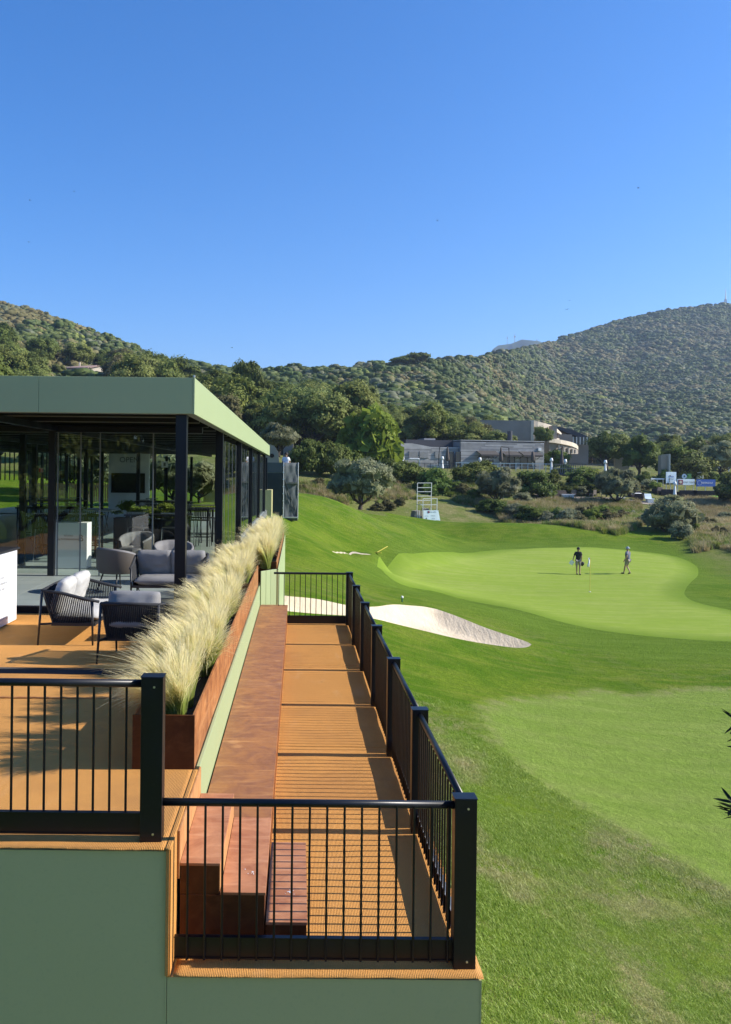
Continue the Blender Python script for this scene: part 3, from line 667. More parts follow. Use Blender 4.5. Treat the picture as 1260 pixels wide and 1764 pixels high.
# ---------------------------------------------------------------- railings
def railing(label, p0, p1, z, h, posts, nb, loc, post_w=.135, post_ends=True, bal0=None, kick_lit=False, half=.5):
    """p0,p1 = plan ends of the rail line; posts = positions 0..1 of posts; nb balusters per bay"""
    t = thing('metal_railing', label, 'railing', (loc[0], loc[1], z), group='black metal railings round the viewing deck')
    p0 = Vector((*p0, 0)); p1 = Vector((*p1, 0)); d = (p1-p0); L = d.length; d.normalize(); nrm = Vector((d.y, -d.x, 0))
    for f_ in posts:
        c = p0+d*L*f_
        a = MB(); w = post_w/2
        a.box(c.x-w, c.y-w*.75, z+.002, c.x+w, c.y+w*.75, z+h+.012); pst = a.build('post', M['black'], t, bevel=.003)
        b = MB(); b.box(c.x-w-.004, c.y-w*.75-.004, z+h+.0125, c.x+w+.004, c.y+w*.75+.004, z+h+.018); b.build('post_cap', M['black'], pst, bevel=.002)
        for zz in (z+.05, z+h-.045):
            b = MB(); b.tube([(c.x+w*.2, c.y-w*.75-.004, zz), (c.x+w*.2, c.y-w*.75+.002, zz)], .007, 8); b.build('bolt', M['screw'], pst)
    for i in range(len(posts)-1):
        a0 = p0+d*(L*posts[i]+post_w*half); a1 = p0+d*(L*posts[i+1]-post_w*half)
        up = Vector((0,0,1))
        a = MB(); a.tube([a0+up*(z+h-.035), a1+up*(z+h-.035)], .024, 10); a.build('top_rail', M['black'], t, smooth=True)
        a = MB(); a.bar(a0+up*(z+.032), a1+up*(z+.032), .02, .01); a.bar(a0+up*(z+.162), a1+up*(z+.162), .034, .006); a.build('bottom_rail', M['alu'] if kick_lit else M['black'], t)
        a = MB(); a.bar(a0+up*(z+.096), a1+up*(z+.096), .008, .122); a.build('kick_plate', M['black'], t)
        n_ = nb[i] if hasattr(nb, '__len__') else nb
        span = (a1-a0).length; s_ = span/(n_+1)
        base = MB(); base.tube([(0,0,.028), (0,0,h-.05)], .0082, 6, False); bm_ = base.mesh('baluster', M['black'], True)
        off_ = nrm*-.020
        for k in range(n_):
            c = a0+d*s_*(k+1)+off_
            put('baluster', bm_, t, (c.x-loc[0], c.y-loc[1], 0))
    return t
railing('long black metal railing with seven posts along the lawn side of the walkway', (1.05,5.2), (1.04,16.72), ZW, 1.03, [i/6 for i in range(7)], 17, (1.05,5.2), kick_lit=True)
def front_rail():
    t = railing('black metal railing across the near end of the lower walkway before the wooden steps', (-.88,5.2), (.98,5.2), ZW, 1.05, [], 0, (0,5.2))
    up = Vector((0,0,1)); z = ZW
    a = MB(); a.tube([(-.815,5.2,z+.99), (.985,5.2,z+.99)], .024, 10); a.build('top_rail', M['black'], t, smooth=True)
    a = MB(); a.bar((-.735,5.2,z+.032), (.985,5.2,z+.032), .02, .01); a.bar((-.735,5.2,z+.162), (.985,5.2,z+.162), .034, .006); a.build('bottom_rail', M['black'], t)
    a = MB(); a.bar((-.735,5.2,z+.096), (.985,5.2,z+.096), .008, .122); a.build('kick_plate', M['black'], t)
    base = MB(); base.tube([(0,0,.028), (0,0,.985)], .0082, 6, False); bm_ = base.mesh('baluster', M['black'], True)
    for k in range(16): put('baluster', bm_, t, (-.655+k*.107, -.02, 0))
front_rail()
railing('black metal railing on the upper deck, lower left, with thick end post', (-4.6,5.2), (-.88,5.2), ZU, .995, [0, .5, 1], 16, (-.88,5.2))
t = railing('short black metal railing across the far end of the walkway', (-.44,16.72), (.975,16.72), ZW, 1.05, [], 0, (0,16.72))
z = ZW
a = MB(); a.tube([(-.46,16.72,z+1.015), (.975,16.72,z+1.015)], .022, 8); a.build('top_rail', M['black'], t)
a = MB(); a.bar((-.42,16.72,z+.10), (.975,16.72,z+.10), .012, .16); a.build('kick_plate', M['black'], t)
base = MB(); base.tube([(0,0,.03), (0,0,1.0)], .0082, 6, False); bm_ = base.mesh('baluster', M['black'], True)
for k in range(13): put('baluster', bm_, t, (-.36+k*.106, 0, 0))
# low bar lying on the carpet and its loose end
t = thing('cable_cover', 'low black cable cover lying across the orange carpet behind the left railing', 'cable cover', (-3.3, 9.4, ZU))
a = MB(); a.extr([(9.33,ZU+.004),(9.36,ZU+.05),(9.44,ZU+.05),(9.47,ZU+.004)], 'x', -5.2, -2.15); a.build('cover_strip', M['black'], t)
a = MB(); a.extr([(9.30,ZU+.006),(9.33,ZU+.03),(9.5,ZU+.03),(9.53,ZU+.006)], 'x', -2.148, -1.5); a.build('rubber_end', M['black_matt'], t)

# ---------------------------------------------------------------- planters
def planter(label, x0, x1, y0, y1, zb, h, bays, m='planter'):
    t = thing('long_planter', label, 'planter', ((x0+x1)/2, (y0+y1)/2, zb))
    for k in range(bays):
        a, b = y0+(y1-y0)*k/bays+.001, y0+(y1-y0)*(k+1)/bays-.001
        q_ = MB(); q_.box(x1-.018, a, zb+.003, x1, b, zb+h); q_.build('side_board', M[m], t, bevel=.0015)
        q_ = MB(); q_.box(x0, a, zb+.003, x0+.018, b, zb+h); q_.build('side_board', M[m], t)
        if k: q_ = MB(); q_.box(x0+.019, a-.01, zb+.1, x1-.019, a+.008, zb+h-.02); q_.build('cross_brace', M['ply_edge'], t)
    for ya in (y0-.0185, y1+.0005):
        q_ = MB(); q_.box(x0, ya, zb+.003, x1, ya+.018, zb+h); q_.build('end_board', M['ply_shaded'], t, bevel=.0015)
    q_ = MB(); q_.box(x0+.02, y0, zb+.003, x1-.02, y1, zb+h-.13); q_.build('soil', M['soil'], t)
    return t
planter('long coppery plywood planter box along the edge of the upper deck full of feather grass', -1.24, -.768, 6.42, 16.6, ZU, .415, 4)
planter('second plywood planter box beside the glass wall beyond the end of the walkway', -.98, -.42, 17.3, 26.0, ZU, .415, 4)
def feather_mesh(seed, nb=3200, hgt=.68, lean=(-.52,-.10)):
    r = np.random.default_rng(seed); ns = 6
    a = r.random(nb)*2*np.pi; rad = np.sqrt(r.random(nb))*.085
    bx = rad*np.cos(a); by = rad*np.sin(a)
    lk = r.integers(0, 46, nb); la = r.random(46)*6.283; ls_ = np.abs(r.normal(.30, .16, 46))+.06; a = la[lk]+r.normal(0, .25, nb); bx = rad*np.cos(a); by = rad*np.sin(a); az = la[lk]+r.normal(0, .14, nb); spread = ls_[lk]*r.uniform(.8, 1.2, nb)
    dx = np.cos(az)*spread+lean[0]*r.uniform(.35, 1, 46)[lk]; dy = np.sin(az)*spread+lean[1]*r.uniform(.3, 1, nb)
    L = hgt*r.uniform(.75, 1.12, 46)[lk]*r.uniform(.72, 1.08, nb); droop = r.uniform(.3, .85, 46)[lk]*r.uniform(.8, 1.2, nb)
    t = np.linspace(0, 1, ns+1)[None, :]
    hx_ = bx[:,None]+dx[:,None]*L[:,None]*(t**1.6); hy_ = by[:,None]+dy[:,None]*L[:,None]*(t**1.6)
    k = droop[:,None]*np.sqrt(dx*dx+dy*dy)[:,None]
    hz_ = L[:,None]*(t-k*.95*t**2.6)
    wob_ = r.normal(0, .008, (nb, ns+1))*t; hx_ = hx_+wob_; hy_ = hy_+r.normal(0, .008, (nb, ns+1))*t
    w_ = (.0026*(1-.5*t)+np.zeros((nb,1)))*r.uniform(.7,1.5,nb)[:,None]
    pa = r.random(nb)*np.pi; wx = np.cos(pa)[:,None]*w_; wy = np.sin(pa)[:,None]*w_
    A = np.stack([hx_-wx, hy_-wy, hz_], -1); B = np.stack([hx_+wx, hy_+wy, hz_], -1)
    vv = np.stack([A, B], 2).reshape(-1, 3)
    b0 = np.arange(nb)[:,None]*(ns+1)*2+np.arange(ns)[None,:]*2
    qd = np.stack([b0, b0+1, b0+3, b0+2], -1).reshape(-1, 4)
    tt = np.repeat(np.broadcast_to(t, (nb, ns+1)).ravel(), 2)
    rr = np.repeat(r.random(nb), (ns+1)*2)
    return np_mesh('grass_tuft', vv, qd, M['feather'], [('t','POINT',tt),('rnd','POINT',rr)], smooth=True)
FM = [feather_mesh(s) for s in (1,2,3,4)]
def grass_plants(n, x, y0, y1, zb, group, label, sc=(.8,1.05), first=None, last=None):
    for k in range(n):
        f_ = k/(n-1); yy = y0+(y1-y0)*f_
        o = put('feather_grass', FM[k%4], None, (x+random.uniform(-.07,.05), yy+random.uniform(-.05,.05), zb), random.uniform(-.5,.5), random.uniform(*sc))
        o.rotation_euler.x = random.uniform(-.06,.06)
        lb = first if k == 0 and first else last if k == n-1 and last else label
        tag(o, lb, 'grass plant', group)
grass_plants(19, -.95, 6.62, 16.4, ZU+.27, 'feather grasses in the long planter', 'blond feather grass in the long planter between its nearest and farthest plants', first='nearest tuft of feather grass, drooping over the front end of the long planter', last='farthest tuft of feather grass in the long planter, beside the green corner boards')
grass_plants(17, -.66, 17.15, 25.8, ZU+.30, 'feather grasses in the second planter', 'blond feather grass in the second planter beyond the end of the walkway', sc=(.85,1.15))

# ---------------------------------------------------------------- pavilion
pav = thing('glass_pavilion', 'flat roofed glass pavilion with sage green fascia and black steel columns', 'pavilion', (-8, 30, ZU))
XF, Y0, Y1, ZC = -1.74, 13.1, 47.4, 7.87
ZF = 4.84      # tiled floor
mb = MB()
mb.box(-16, Y0+.2, ZC+.22, XF-.1, Y1-.05, 8.30); mb.build('roof', M['slate'], pav)
for k in range(6):
    x0 = -16+(XF+.12+16)*k/6; x1 = -16+(XF+.12+16)*(k+1)/6-.004
    if k == 5: x1 = XF+.098
    a = MB(); a.box(x0, Y0-.10, ZC, x1, Y0-.07, 8.43); a.build('fascia_panel', M['sage_roof'], pav, bevel=.004)
a = MB(); a.box(XF+.10, Y0-.105, ZC-.004, XF+.128, Y0-.068, 8.434); a.build('corner_trim', M['sage_roof'], pav)
a = MB(); a.box(XF+.101, Y0-.106, 8.436, XF+.127, Y0-.03, 8.47); a.build('roof_pin', M['alu'], pav)
for k in range(6):
    y0 = Y0-.066+(Y1-Y0)*k/6; y1 = Y0-.066+(Y1-Y0)*(k+1)/6-.003
    a = MB(); a.box(XF+.10, y0, ZC, XF+.128, y1, 8.43); a.build('fascia_panel', M['sage_roof'], pav, bevel=.003)
a = MB(); a.box(XF-.02, Y0-.06, ZC-.004, XF+.098, Y1, ZC+.012); a.box(-16, Y0-.068, ZC-.004, XF-.02, Y0+.06, ZC+.012); a.build('soffit_strip', M['grey_line'], pav)
a = MB(); a.box(-16, Y0+.06, ZC+.12, XF-.02, Y1-.1, ZC+.21); a.build('ceiling', M['ceiling'], pav)
for k in range(22):
    yy = Y0+.9+k*1.55; a = MB(); a.box(-16, yy, ZC+.0, XF-.1, yy+.10, ZC+.118); bmn = a.build('ceiling_beam', M['black'], pav)
    a = MB(); a.box(-16, yy-.012, ZC-.004, XF-.1, yy-.001, ZC+.012); a.build('beam_edge', M['grey_line'], bmn)
for xx in (-4.9, -8.1, -11.3):
    a = MB(); a.box(xx-.06, Y0+.1, ZC-.11, xx+.06, Y1-.2, ZC-.005); a.build('long_beam', M['black'], pav)
cols = []
for k in range(6):
    yy = 13.2+6.35*k
    cols.append((XF-.09, yy, .17))
    if k: cols += [(-8.2, yy+.3, .15)]
cols += [(-4.97, 17.02, .13), (-14.6, 13.3, .17), (-14.6, 30, .17), (-14.6, 46, .17)]
for (cx, cyy, wd) in cols:
    a = MB(); h_ = wd/2; a.box(cx-h_, cyy-h_, ZU+.004, cx+h_, cyy+h_, ZC-.006); cc = a.build('column', M['black'], pav, bevel=.004)
# floor slab and separate tiles of the porch
a = MB(); a.box(-16, 13.32, ZU-.3, XF+.02, Y1, ZF-.012); a.build('floor_slab', M['grout'], pav)
a = MB(); a.box(-16, 13.27, ZU+.003, XF-.02, 13.318, ZF-.02); a.build('floor_skirting', M['black_matt'], pav)
tb = MB(); tb.box(0, 0, 0, .594, .594, .011); tm = tb.mesh('floor_tile', M['tile'])
for i in range(9):
    for j in range(16):
        put('floor_tile', tm, pav, (XF-.02-.6*(i+1)+8, 13.30+.6*j-30, ZF-.0115-ZU))
a = MB(); a.box(-16, 13.32, ZF-.0119, XF-.02-5.4-.01, Y1-.1, ZF-.001); a.box(XF-.02-5.39, 13.30+.6*16, ZF-.0119, XF-.02, Y1-.1, ZF-.001); a.build('inner_floor', M['tile'], pav)
# glass: sliding front screens, the long side wall, the rear wall
def pane(x0, y0, x1, y1, z0=ZF+.01, z1=ZC-.13, edge=True):
    a = MB(); t_ = .006
    if abs(x1-x0) > abs(y1-y0): a.box(x0, y0-t_, z0, x1, y0+t_, z1)
    else: a.box(x0-t_, y0, z0, x0+t_, y1, z1)
    g = a.build('glass_pane', M['glass'], pav)
    if edge:
        b = MB(); b.box(x0-.012, y0-.014, z0, x0+.012, y0+.014, z1); b.build('pane_edge', M['grey_line'], g)
for x0, x1 in ((-4.85,-4.40),(-4.39,-4.02),(-4.0,-2.95),(-2.93,-1.95)): pane(x0, 17.0, x1, 17.0)
for x0, x1 in ((-6.3,-5.1),(-7.6,-6.35)): pane(x0, 17.3, x1, 17.3)
for k in range(1, 5):
    yy = 13.2+6.35*k+.1
    for j in range(5):
        a0 = yy+1.23*j; pane(XF-.09, a0+.02, XF-.09, a0+1.21)
for k in range(9): pane(-14.3+k*1.39, 47.0, -14.3+(k+1)*1.39-.02, 47.0, edge=False)
for k in range(10):
    a = MB(); xx = -14.3+k*1.39; a.box(xx-.07, 46.95, ZF, xx+.07, 47.09, ZC-.12); a.build('mullion', M['black'], pav)
for xx in (-9.62, -8.62, -7.02, -6.32): a = MB(); a.box(xx-.075, 36.9, ZF, xx+.075, 37.02, ZC-.12); a.build('mullion', M['black'], pav)
for xx in (-5.45, -6.1, -6.9): a = MB(); a.box(xx-.06, 18.6, ZF, xx+.06, 18.72, ZC-.12); a.build('mullion', M['black'], pav)
a = MB(); a.box(-14.6, 16.93, ZC-.125, XF-.2, 17.09, ZC-.007); a.build('glass_header', M['black'], pav)
a = MB(); a.box(-7.6, 16.97, ZF+.0005, XF-.2, 17.04, ZF+.009); a.build('sliding_track', M['grey_line'], pav)
# clear vertical slats behind, far left
for k in range(18): a = MB(); xx = -14.4+k*.22; a.box(xx, 40, ZF+1.6, xx+.05, 40.04, ZC-.12); a.build('slat', M['black'], pav)
# display wall with television
t = thing('display_wall', 'pale grey free standing board lettered OPEN behind the glass', 'display board', (-7.6, 38, ZF))
a = MB(); a.box(-8.55, 37.96, ZF+.001, -6.70, 38.05, 7.72); a.build('board', M['white'], t, bevel=.01)
def text(s, size, loc, parent, m, rot=(R(90),0,0), align='CENTER', name='lettering', ext=.002):
    cu = bpy.data.curves.new(name, 'FONT'); cu.body = s; cu.size = size; cu.align_x = align; cu.extrude = ext; cu.materials.append(M[m] if isinstance(m, str) else m)
    o = bpy.data.objects.new(name, cu); C.objects.link(o); o.rotation_euler = rot
    if parent is not None:
        o.parent = parent; l_ = abs_loc(parent); loc = tuple(loc[i]-l_[i] for i in range(3))
    o.location = loc
    bpy.context.view_layer.update(); me_ = bpy.data.meshes.new_from_object(o.evaluated_get(bpy.context.evaluated_depsgraph_get())); me_.name = name
    n_ = bpy.data.objects.new(name, me_); C.objects.link(n_); n_.parent = o.parent; n_.location = loc; n_.rotation_euler = rot; bpy.data.objects.remove(o); return n_
text('OPEN', .34, (-7.62, 37.95, 7.33), t, 'ink'); text('ITALIA', .13, (-7.35, 37.95, 7.1), t, 'ink_pale')
t = thing('television', 'large black television on the pale display board', 'television', (-7.66, 37.95, 6.0))
a = MB(); a.box(-8.42, 37.90, 5.95, -6.90, 37.955, 6.84); a.build('casing', M['black'], t, bevel=.01); a = MB(); a.box(-8.39, 37.894, 5.98, -6.93, 37.899, 6.81); a.build('screen', M['screen'], t)
for (px, py, D, lb) in ((71, 810, 22, 'small red and white safety sign left of the tall glass screen'), (284, 800, 30, 'small white safety sign on a thin post deep inside the pavilion')):
    p = P(px, py, D); t = thing('safety_sign', lb, 'sign', (p.x, D, p.z)); s_ = .055 if px < 100 else .11
    a = MB(); a.box(p.x-s_, D-.01, p.z-s_, p.x+s_, D, p.z+s_); a.build('sign_plate', M['white'], t)
    if px < 100:
        a = MB(); a.box(p.x-s_*.9, D-.014, p.z-s_*.9, p.x-s_*.1, D-.011, p.z+s_*.9); a.box(p.x+s_*.15, D-.014, p.z-s_*.9, p.x+s_*.3, D-.011, p.z+s_*.9); a.box(p.x+s_*.6, D-.014, p.z-s_*.9, p.x+s_*.9, D-.011, p.z+s_*.9); a.build('pictogram', M['red'], t)
    else:
        a = MB(); a.box(p.x-s_*.35, D-.014, p.z-s_*.6, p.x+s_*.35, D-.011, p.z+s_*.6); a.build('pictogram', M['ink'], t)
    a = MB(); a.box(p.x-.012, D, ZF, p.x+.012, D+.02, p.z-s_); a.build('sign_post', M['black'], t)
# ---------------------------------------------------------------- foliage meshes
def cards(centres, normals, size, r, aspect=1.0):
    """leaf clump quads at centres, facing roughly outward"""
    n = len(centres); nn = normals+r.normal(0, .38, (n, 3)); nn /= np.linalg.norm(nn, axis=1)[:,None]+1e-9
    t = r.normal(0, 1, (n, 3)); t -= (t*nn).sum(1)[:,None]*nn; t /= np.linalg.norm(t, axis=1)[:,None]+1e-9
    b = np.cross(nn, t); s = (size*r.uniform(.55, 1.35, n))[:,None]
    t = t*s; b = b*s*aspect; bend = nn*s*.35
    v = np.stack([centres-t, centres-b*.8-bend*.3, centres+t-bend, centres+b*.8-bend*.3], 1).reshape(-1, 3)
    return v, np.arange(n*4).reshape(n, 4)
def crown_mesh(name, seed, R3, clumps, leaves, size, m, shape='round', core=True, base=.0, aspect=1.0, clump_r=.38, lumps=.52):
    """R3 = half extents; crown centred at z=base+R3[2]"""
    r = np.random.default_rng(seed); R3 = np.array(R3, float)
    cs = []
    while len(cs) < clumps:
        p = r.uniform(-1, 1, 3); d = np.linalg.norm(p)
        if d > 1 or d < .35: continue
        if shape == 'cone': 
            zz = (p[2]+1)/2
            if math.hypot(p[0], p[1]) > 1.08-zz*.8 : continue
        if shape == 'flat' and p[2] < -.2: continue
        if shape == 'dome' and p[2] < -.55: continue
        cs.append(p)
    cs = np.array(cs); cr = clump_r*r.uniform(.6, 1.25, clumps)
    k = r.integers(0, clumps, leaves)
    d = r.normal(0, 1, (leaves, 3)); d /= np.linalg.norm(d, axis=1)[:,None]
    d[:,2] = np.where(d[:,2] < -.3, -d[:,2]*.6, d[:,2])
    rad = cr[k]*r.uniform(.55, 1.12, leaves)
    pos = (cs[k]+d*rad[:,None])*R3
    nrm = d*.8+cs[k]*.5+np.array([0,0,.25])
    v, q_ = cards(pos, nrm, size, r, aspect)
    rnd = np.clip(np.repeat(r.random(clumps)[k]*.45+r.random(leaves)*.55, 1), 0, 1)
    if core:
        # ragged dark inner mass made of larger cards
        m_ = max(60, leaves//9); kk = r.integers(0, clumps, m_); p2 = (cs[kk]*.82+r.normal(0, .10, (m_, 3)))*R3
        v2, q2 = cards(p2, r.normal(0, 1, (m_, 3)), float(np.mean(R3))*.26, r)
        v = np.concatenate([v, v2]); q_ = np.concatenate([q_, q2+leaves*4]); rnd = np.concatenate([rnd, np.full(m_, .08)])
    if lumps:
        # rounded leafy masses: a displaced cube-sphere in every clump
        g = np.linspace(-1, 1, 4); cv = []; cq = []
        for ax in range(3):
            for sg in (-1, 1):
                b0 = len(cv)
                for i in range(4):
                    for j in range(4):
                        p_ = [0,0,0]; p_[ax] = sg; p_[(ax+1)%3] = g[i]; p_[(ax+2)%3] = g[j]*sg; cv.append(p_)
                for i in range(3):
                    for j in range(3): k0 = b0+i*4+j; cq.append((k0, k0+4, k0+5, k0+1))
        cv = np.array(cv, float); cv /= np.linalg.norm(cv, axis=1)[:,None]; cq = np.array(cq)
        key = np.round(cv*1000).astype(int); _, inv = np.unique(key, axis=0, return_inverse=True); inv = inv.ravel()
        for c_, r_c in zip(cs, cr):
            dsp = r.uniform(.78, 1.12, inv.max()+1)[inv]
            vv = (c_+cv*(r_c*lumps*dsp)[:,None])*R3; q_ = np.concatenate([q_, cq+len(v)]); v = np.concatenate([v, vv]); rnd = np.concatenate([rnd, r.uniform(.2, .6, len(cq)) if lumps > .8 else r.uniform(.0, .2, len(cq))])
    v[:,2] += base+R3[2]
    return np_mesh(name, v, q_, m, [('rnd','FACE',rnd)], smooth=True)
def trunk_mb(h, r0, seed, limbs=5, spread=1.2, top=1.6, lean=.1, twist=.12, fork=None):
    rr = random.Random(seed); mb = MB()
    pts = [(0,0,-.3)]; x_ = y_ = 0
    n_ = 5
    for i in range(n_+1):
        pts.append((x_, y_, h*i/n_)); x_ += rr.uniform(-twist, twist)+lean*.1; y_ += rr.uniform(-twist, twist)
    mb.tube(pts, [r0*1.5]+[r0*(1.15-.5*i/n_) for i in range(n_+1)], 7)
    tp = Vector(pts[-1]); a0 = rr.uniform(0, 6)
    for k in range(limbs):
        a = a0+k*6.283/limbs+rr.uniform(-.4,.4); st = Vector(pts[3+k%3]) if fork is None else Vector(pts[fork])
        e = st+Vector((math.cos(a)*spread, math.sin(a)*spread, top*rr.uniform(.6,1.1))); md = st.lerp(e, .5)+Vector((math.cos(a)*.2*spread, math.sin(a)*.2*spread, -.05*top))
        mb.tube([st, md, e], [r0*.55, r0*.38, r0*.14], 5)
        for j in range(2):
            a2 = a+rr.uniform(-.9,.9); e2 = md+Vector((math.cos(a2)*spread*.6, math.sin(a2)*spread*.6, top*rr.uniform(.3,.7))); mb.tube([md, e2], [r0*.25, r0*.08], 4)
    return mb
KIND = {}
def kind(key, crowns, trunks, bark='bark'):
    KIND[key] = (crowns, [t.mesh('trunk', M[bark], True) for t in trunks] if trunks else None)
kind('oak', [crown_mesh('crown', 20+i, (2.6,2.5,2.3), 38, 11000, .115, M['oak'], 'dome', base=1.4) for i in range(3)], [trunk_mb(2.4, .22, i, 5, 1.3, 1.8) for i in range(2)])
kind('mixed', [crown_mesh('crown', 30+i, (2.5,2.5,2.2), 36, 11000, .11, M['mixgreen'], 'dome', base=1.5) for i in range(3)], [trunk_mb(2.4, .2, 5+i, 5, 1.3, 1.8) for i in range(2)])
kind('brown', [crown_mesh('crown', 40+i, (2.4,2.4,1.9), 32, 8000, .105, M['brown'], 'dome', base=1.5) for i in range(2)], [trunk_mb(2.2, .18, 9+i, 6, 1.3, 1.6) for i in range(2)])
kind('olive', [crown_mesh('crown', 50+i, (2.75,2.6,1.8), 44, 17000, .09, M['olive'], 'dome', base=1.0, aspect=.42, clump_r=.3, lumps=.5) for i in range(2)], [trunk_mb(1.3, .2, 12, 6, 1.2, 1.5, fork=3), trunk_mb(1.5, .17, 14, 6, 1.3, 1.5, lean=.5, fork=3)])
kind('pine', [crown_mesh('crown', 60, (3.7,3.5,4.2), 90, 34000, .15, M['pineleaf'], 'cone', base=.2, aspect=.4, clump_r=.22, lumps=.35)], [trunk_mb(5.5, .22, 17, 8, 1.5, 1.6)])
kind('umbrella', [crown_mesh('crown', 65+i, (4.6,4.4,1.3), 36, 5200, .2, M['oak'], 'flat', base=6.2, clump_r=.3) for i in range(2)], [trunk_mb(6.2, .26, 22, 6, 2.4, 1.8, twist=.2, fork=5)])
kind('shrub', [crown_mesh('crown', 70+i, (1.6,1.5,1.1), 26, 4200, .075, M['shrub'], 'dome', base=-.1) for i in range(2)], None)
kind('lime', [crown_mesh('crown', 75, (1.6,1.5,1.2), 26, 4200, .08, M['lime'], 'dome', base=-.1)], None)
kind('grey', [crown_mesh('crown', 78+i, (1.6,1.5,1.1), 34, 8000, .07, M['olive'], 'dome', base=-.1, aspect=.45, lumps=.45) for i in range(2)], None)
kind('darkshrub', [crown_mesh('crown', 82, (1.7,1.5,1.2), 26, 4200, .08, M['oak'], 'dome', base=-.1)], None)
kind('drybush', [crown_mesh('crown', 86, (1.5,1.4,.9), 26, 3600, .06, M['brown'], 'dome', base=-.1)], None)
_tc = [0]
def tree(key, name, label, cat, x, y, sc=1.0, group=None, z=None, rz=None, sz=None):
    """own empty at the foot, own crown and trunk objects"""
    cr, tr = KIND[key]; i = _tc[0]; _tc[0] += 1
    z = Hs(x, y)-.05 if z is None else z
    rz = random.uniform(0, 6.28) if rz is None else rz
    s = (sc*random.uniform(.92,1.08), sc*random.uniform(.92,1.08), sz or sc*random.uniform(.9,1.1))
    if tr is None:
        o = put(name, cr[i%len(cr)], None, (x, y, z), rz, s); return tag(o, label, cat, group)
    t = thing(name, label, cat, (x, y, z), rz, group); t.scale = s
    put('crown', cr[i%len(cr)], t); put('trunk', tr[i%len(tr)], t); return t
def hitx(px, D): return PX(px, D)
def T(key, name, label, cat, px, D, sc, **k): return tree(key, name, label, cat, PX(px, D), D, sc, **k)
# ---- trees that stand alone
T('olive', 'olive_tree', 'rounded silvery olive tree with dark forked trunk left of the white scaffold tower', 'tree', 622, 79, 1.05, rz=.6)
T('olive', 'olive_tree', 'small silvery olive tree leaning on the bank right of the scaffold tower', 'tree', 858, 92, .85, rz=2.0)
T('olive', 'olive_tree', 'spreading olive tree standing among the garden chairs of the lower terrace', 'tree', 1064, 97, .86, rz=3.5)
T('olive', 'olive_tree', 'bushy grey olive on the dry bank behind the right end of the green', 'tree', 1158, 76, .86, z=Hs(PX(1158,76),76)-.9)
T('pine', 'pine_tree', 'tall bright yellow green pine tree left of the grey timber clubhouse', 'tree', 650, 104, 1.0, rz=1, z=Hs(PX(650,104),104)-.6)
T('pine', 'pine_tree', 'smaller darker pine leaning against the left side of the tall bright pine', 'tree', 612, 106, .72, rz=3)
T('shrub', 'rounded_shrub', 'large rounded green shrub behind the scaffold tower below the clubhouse', 'shrub', 752, 97, 1.75, z=Hs(PX(752,97),97)-1.7)
T('shrub', 'rounded_shrub', 'bright green shrub right in front of the clubhouse awnings', 'shrub', 915, 100, 1.6, z=Hs(PX(915,100),100)-.8)
T('shrub', 'rounded_shrub', 'green shrub on the bank below the terrace fence right of the clubhouse', 'shrub', 1004, 103, 1.2)
T('oak', 'oak_tree', 'dark rounded oak rising behind the tan garden wall', 'tree', 1102, 122, .9)
T('mixed', 'broadleaf_tree', 'olive green tree standing between the curved house and the dark oak', 'tree', 1048, 126, 1.0)
T('olive', 'olive_tree', 'dark olive tree behind the blue banner at the right edge', 'tree', 1243, 128, 1.25)
T('darkshrub', 'dark_shrub', 'very dark rounded shrub at the right edge beside the lime cloth', 'shrub', 1258, 100, 1.45)
T('lime', 'lime_shrub', 'yellow green shrub behind the pale blue sponsor board', 'shrub', 1168, 124, 1.9)
T('darkshrub', 'dark_shrub', 'dark shrub behind the maroon and white banner', 'shrub', 1192, 122, 1.9)
T('olive', 'olive_tree', 'grey olive growing through the roof line behind the dark netted platform', 'tree', 481, 84, .62, z=8.6)
# ---- dark hedge along the foot of the clubhouse terrace
for i, (px, D) in enumerate([(528,93),(548,93),(568,94),(590,94),(672,99),(690,99),(705,99),(812,102),(832,103)]):
    T('darkshrub', 'hedge_bush', ['leftmost dark bush of the hedge beside the netted platform','second dark hedge bush right of the netted platform','third dark hedge bush, behind the round olive tree','fourth dark hedge bush, below the pale slatted fence','dark hedge bush just right of the bright pine','dark hedge bush left of the scaffold tower','dark hedge bush directly behind the scaffold tower','dark hedge bush left of the leaning olive','dark hedge bush behind the leaning olive'][i], 'bush', px, D, 1.25, group='dark hedge below the terrace', sz=1.55 if px < 600 else 1.05)
rr = random.Random(3)
SHL = {'drybush': 'brown dried out shrub', 'lime': 'yellow green shrub', 'darkshrub': 'dark green shrub', 'grey': 'silvery grey shrub', 'shrub': 'mid green untidy shrub'}
def W2(px, D):
    a = 'lower' if D < 83 else 'upper' if D < 99 else 'far'
    for lim, tx in ((560,'right of the netted platform'),(640,'beside the round olive tree'),(735,'left of the scaffold tower'),(800,'right of the scaffold tower'),(845,'left of the leaning olive'),(875,'under the leaning olive'),(900,'right of the leaning olive'),(935,'below the clubhouse awnings'),(970,'below the clubhouse corner'),(1000,'below the timber balustrade'),(1030,'left of the garden olive'),(1060,'in front of the garden olive'),(1090,'right of the garden olive'),(1125,'left of the bushy grey olive'),(1160,'near the pale sponsor board'),(1215,'right of the bushy grey olive'),(9999,'at the right edge')):
        if px < lim: return ', '+a+' one '+tx
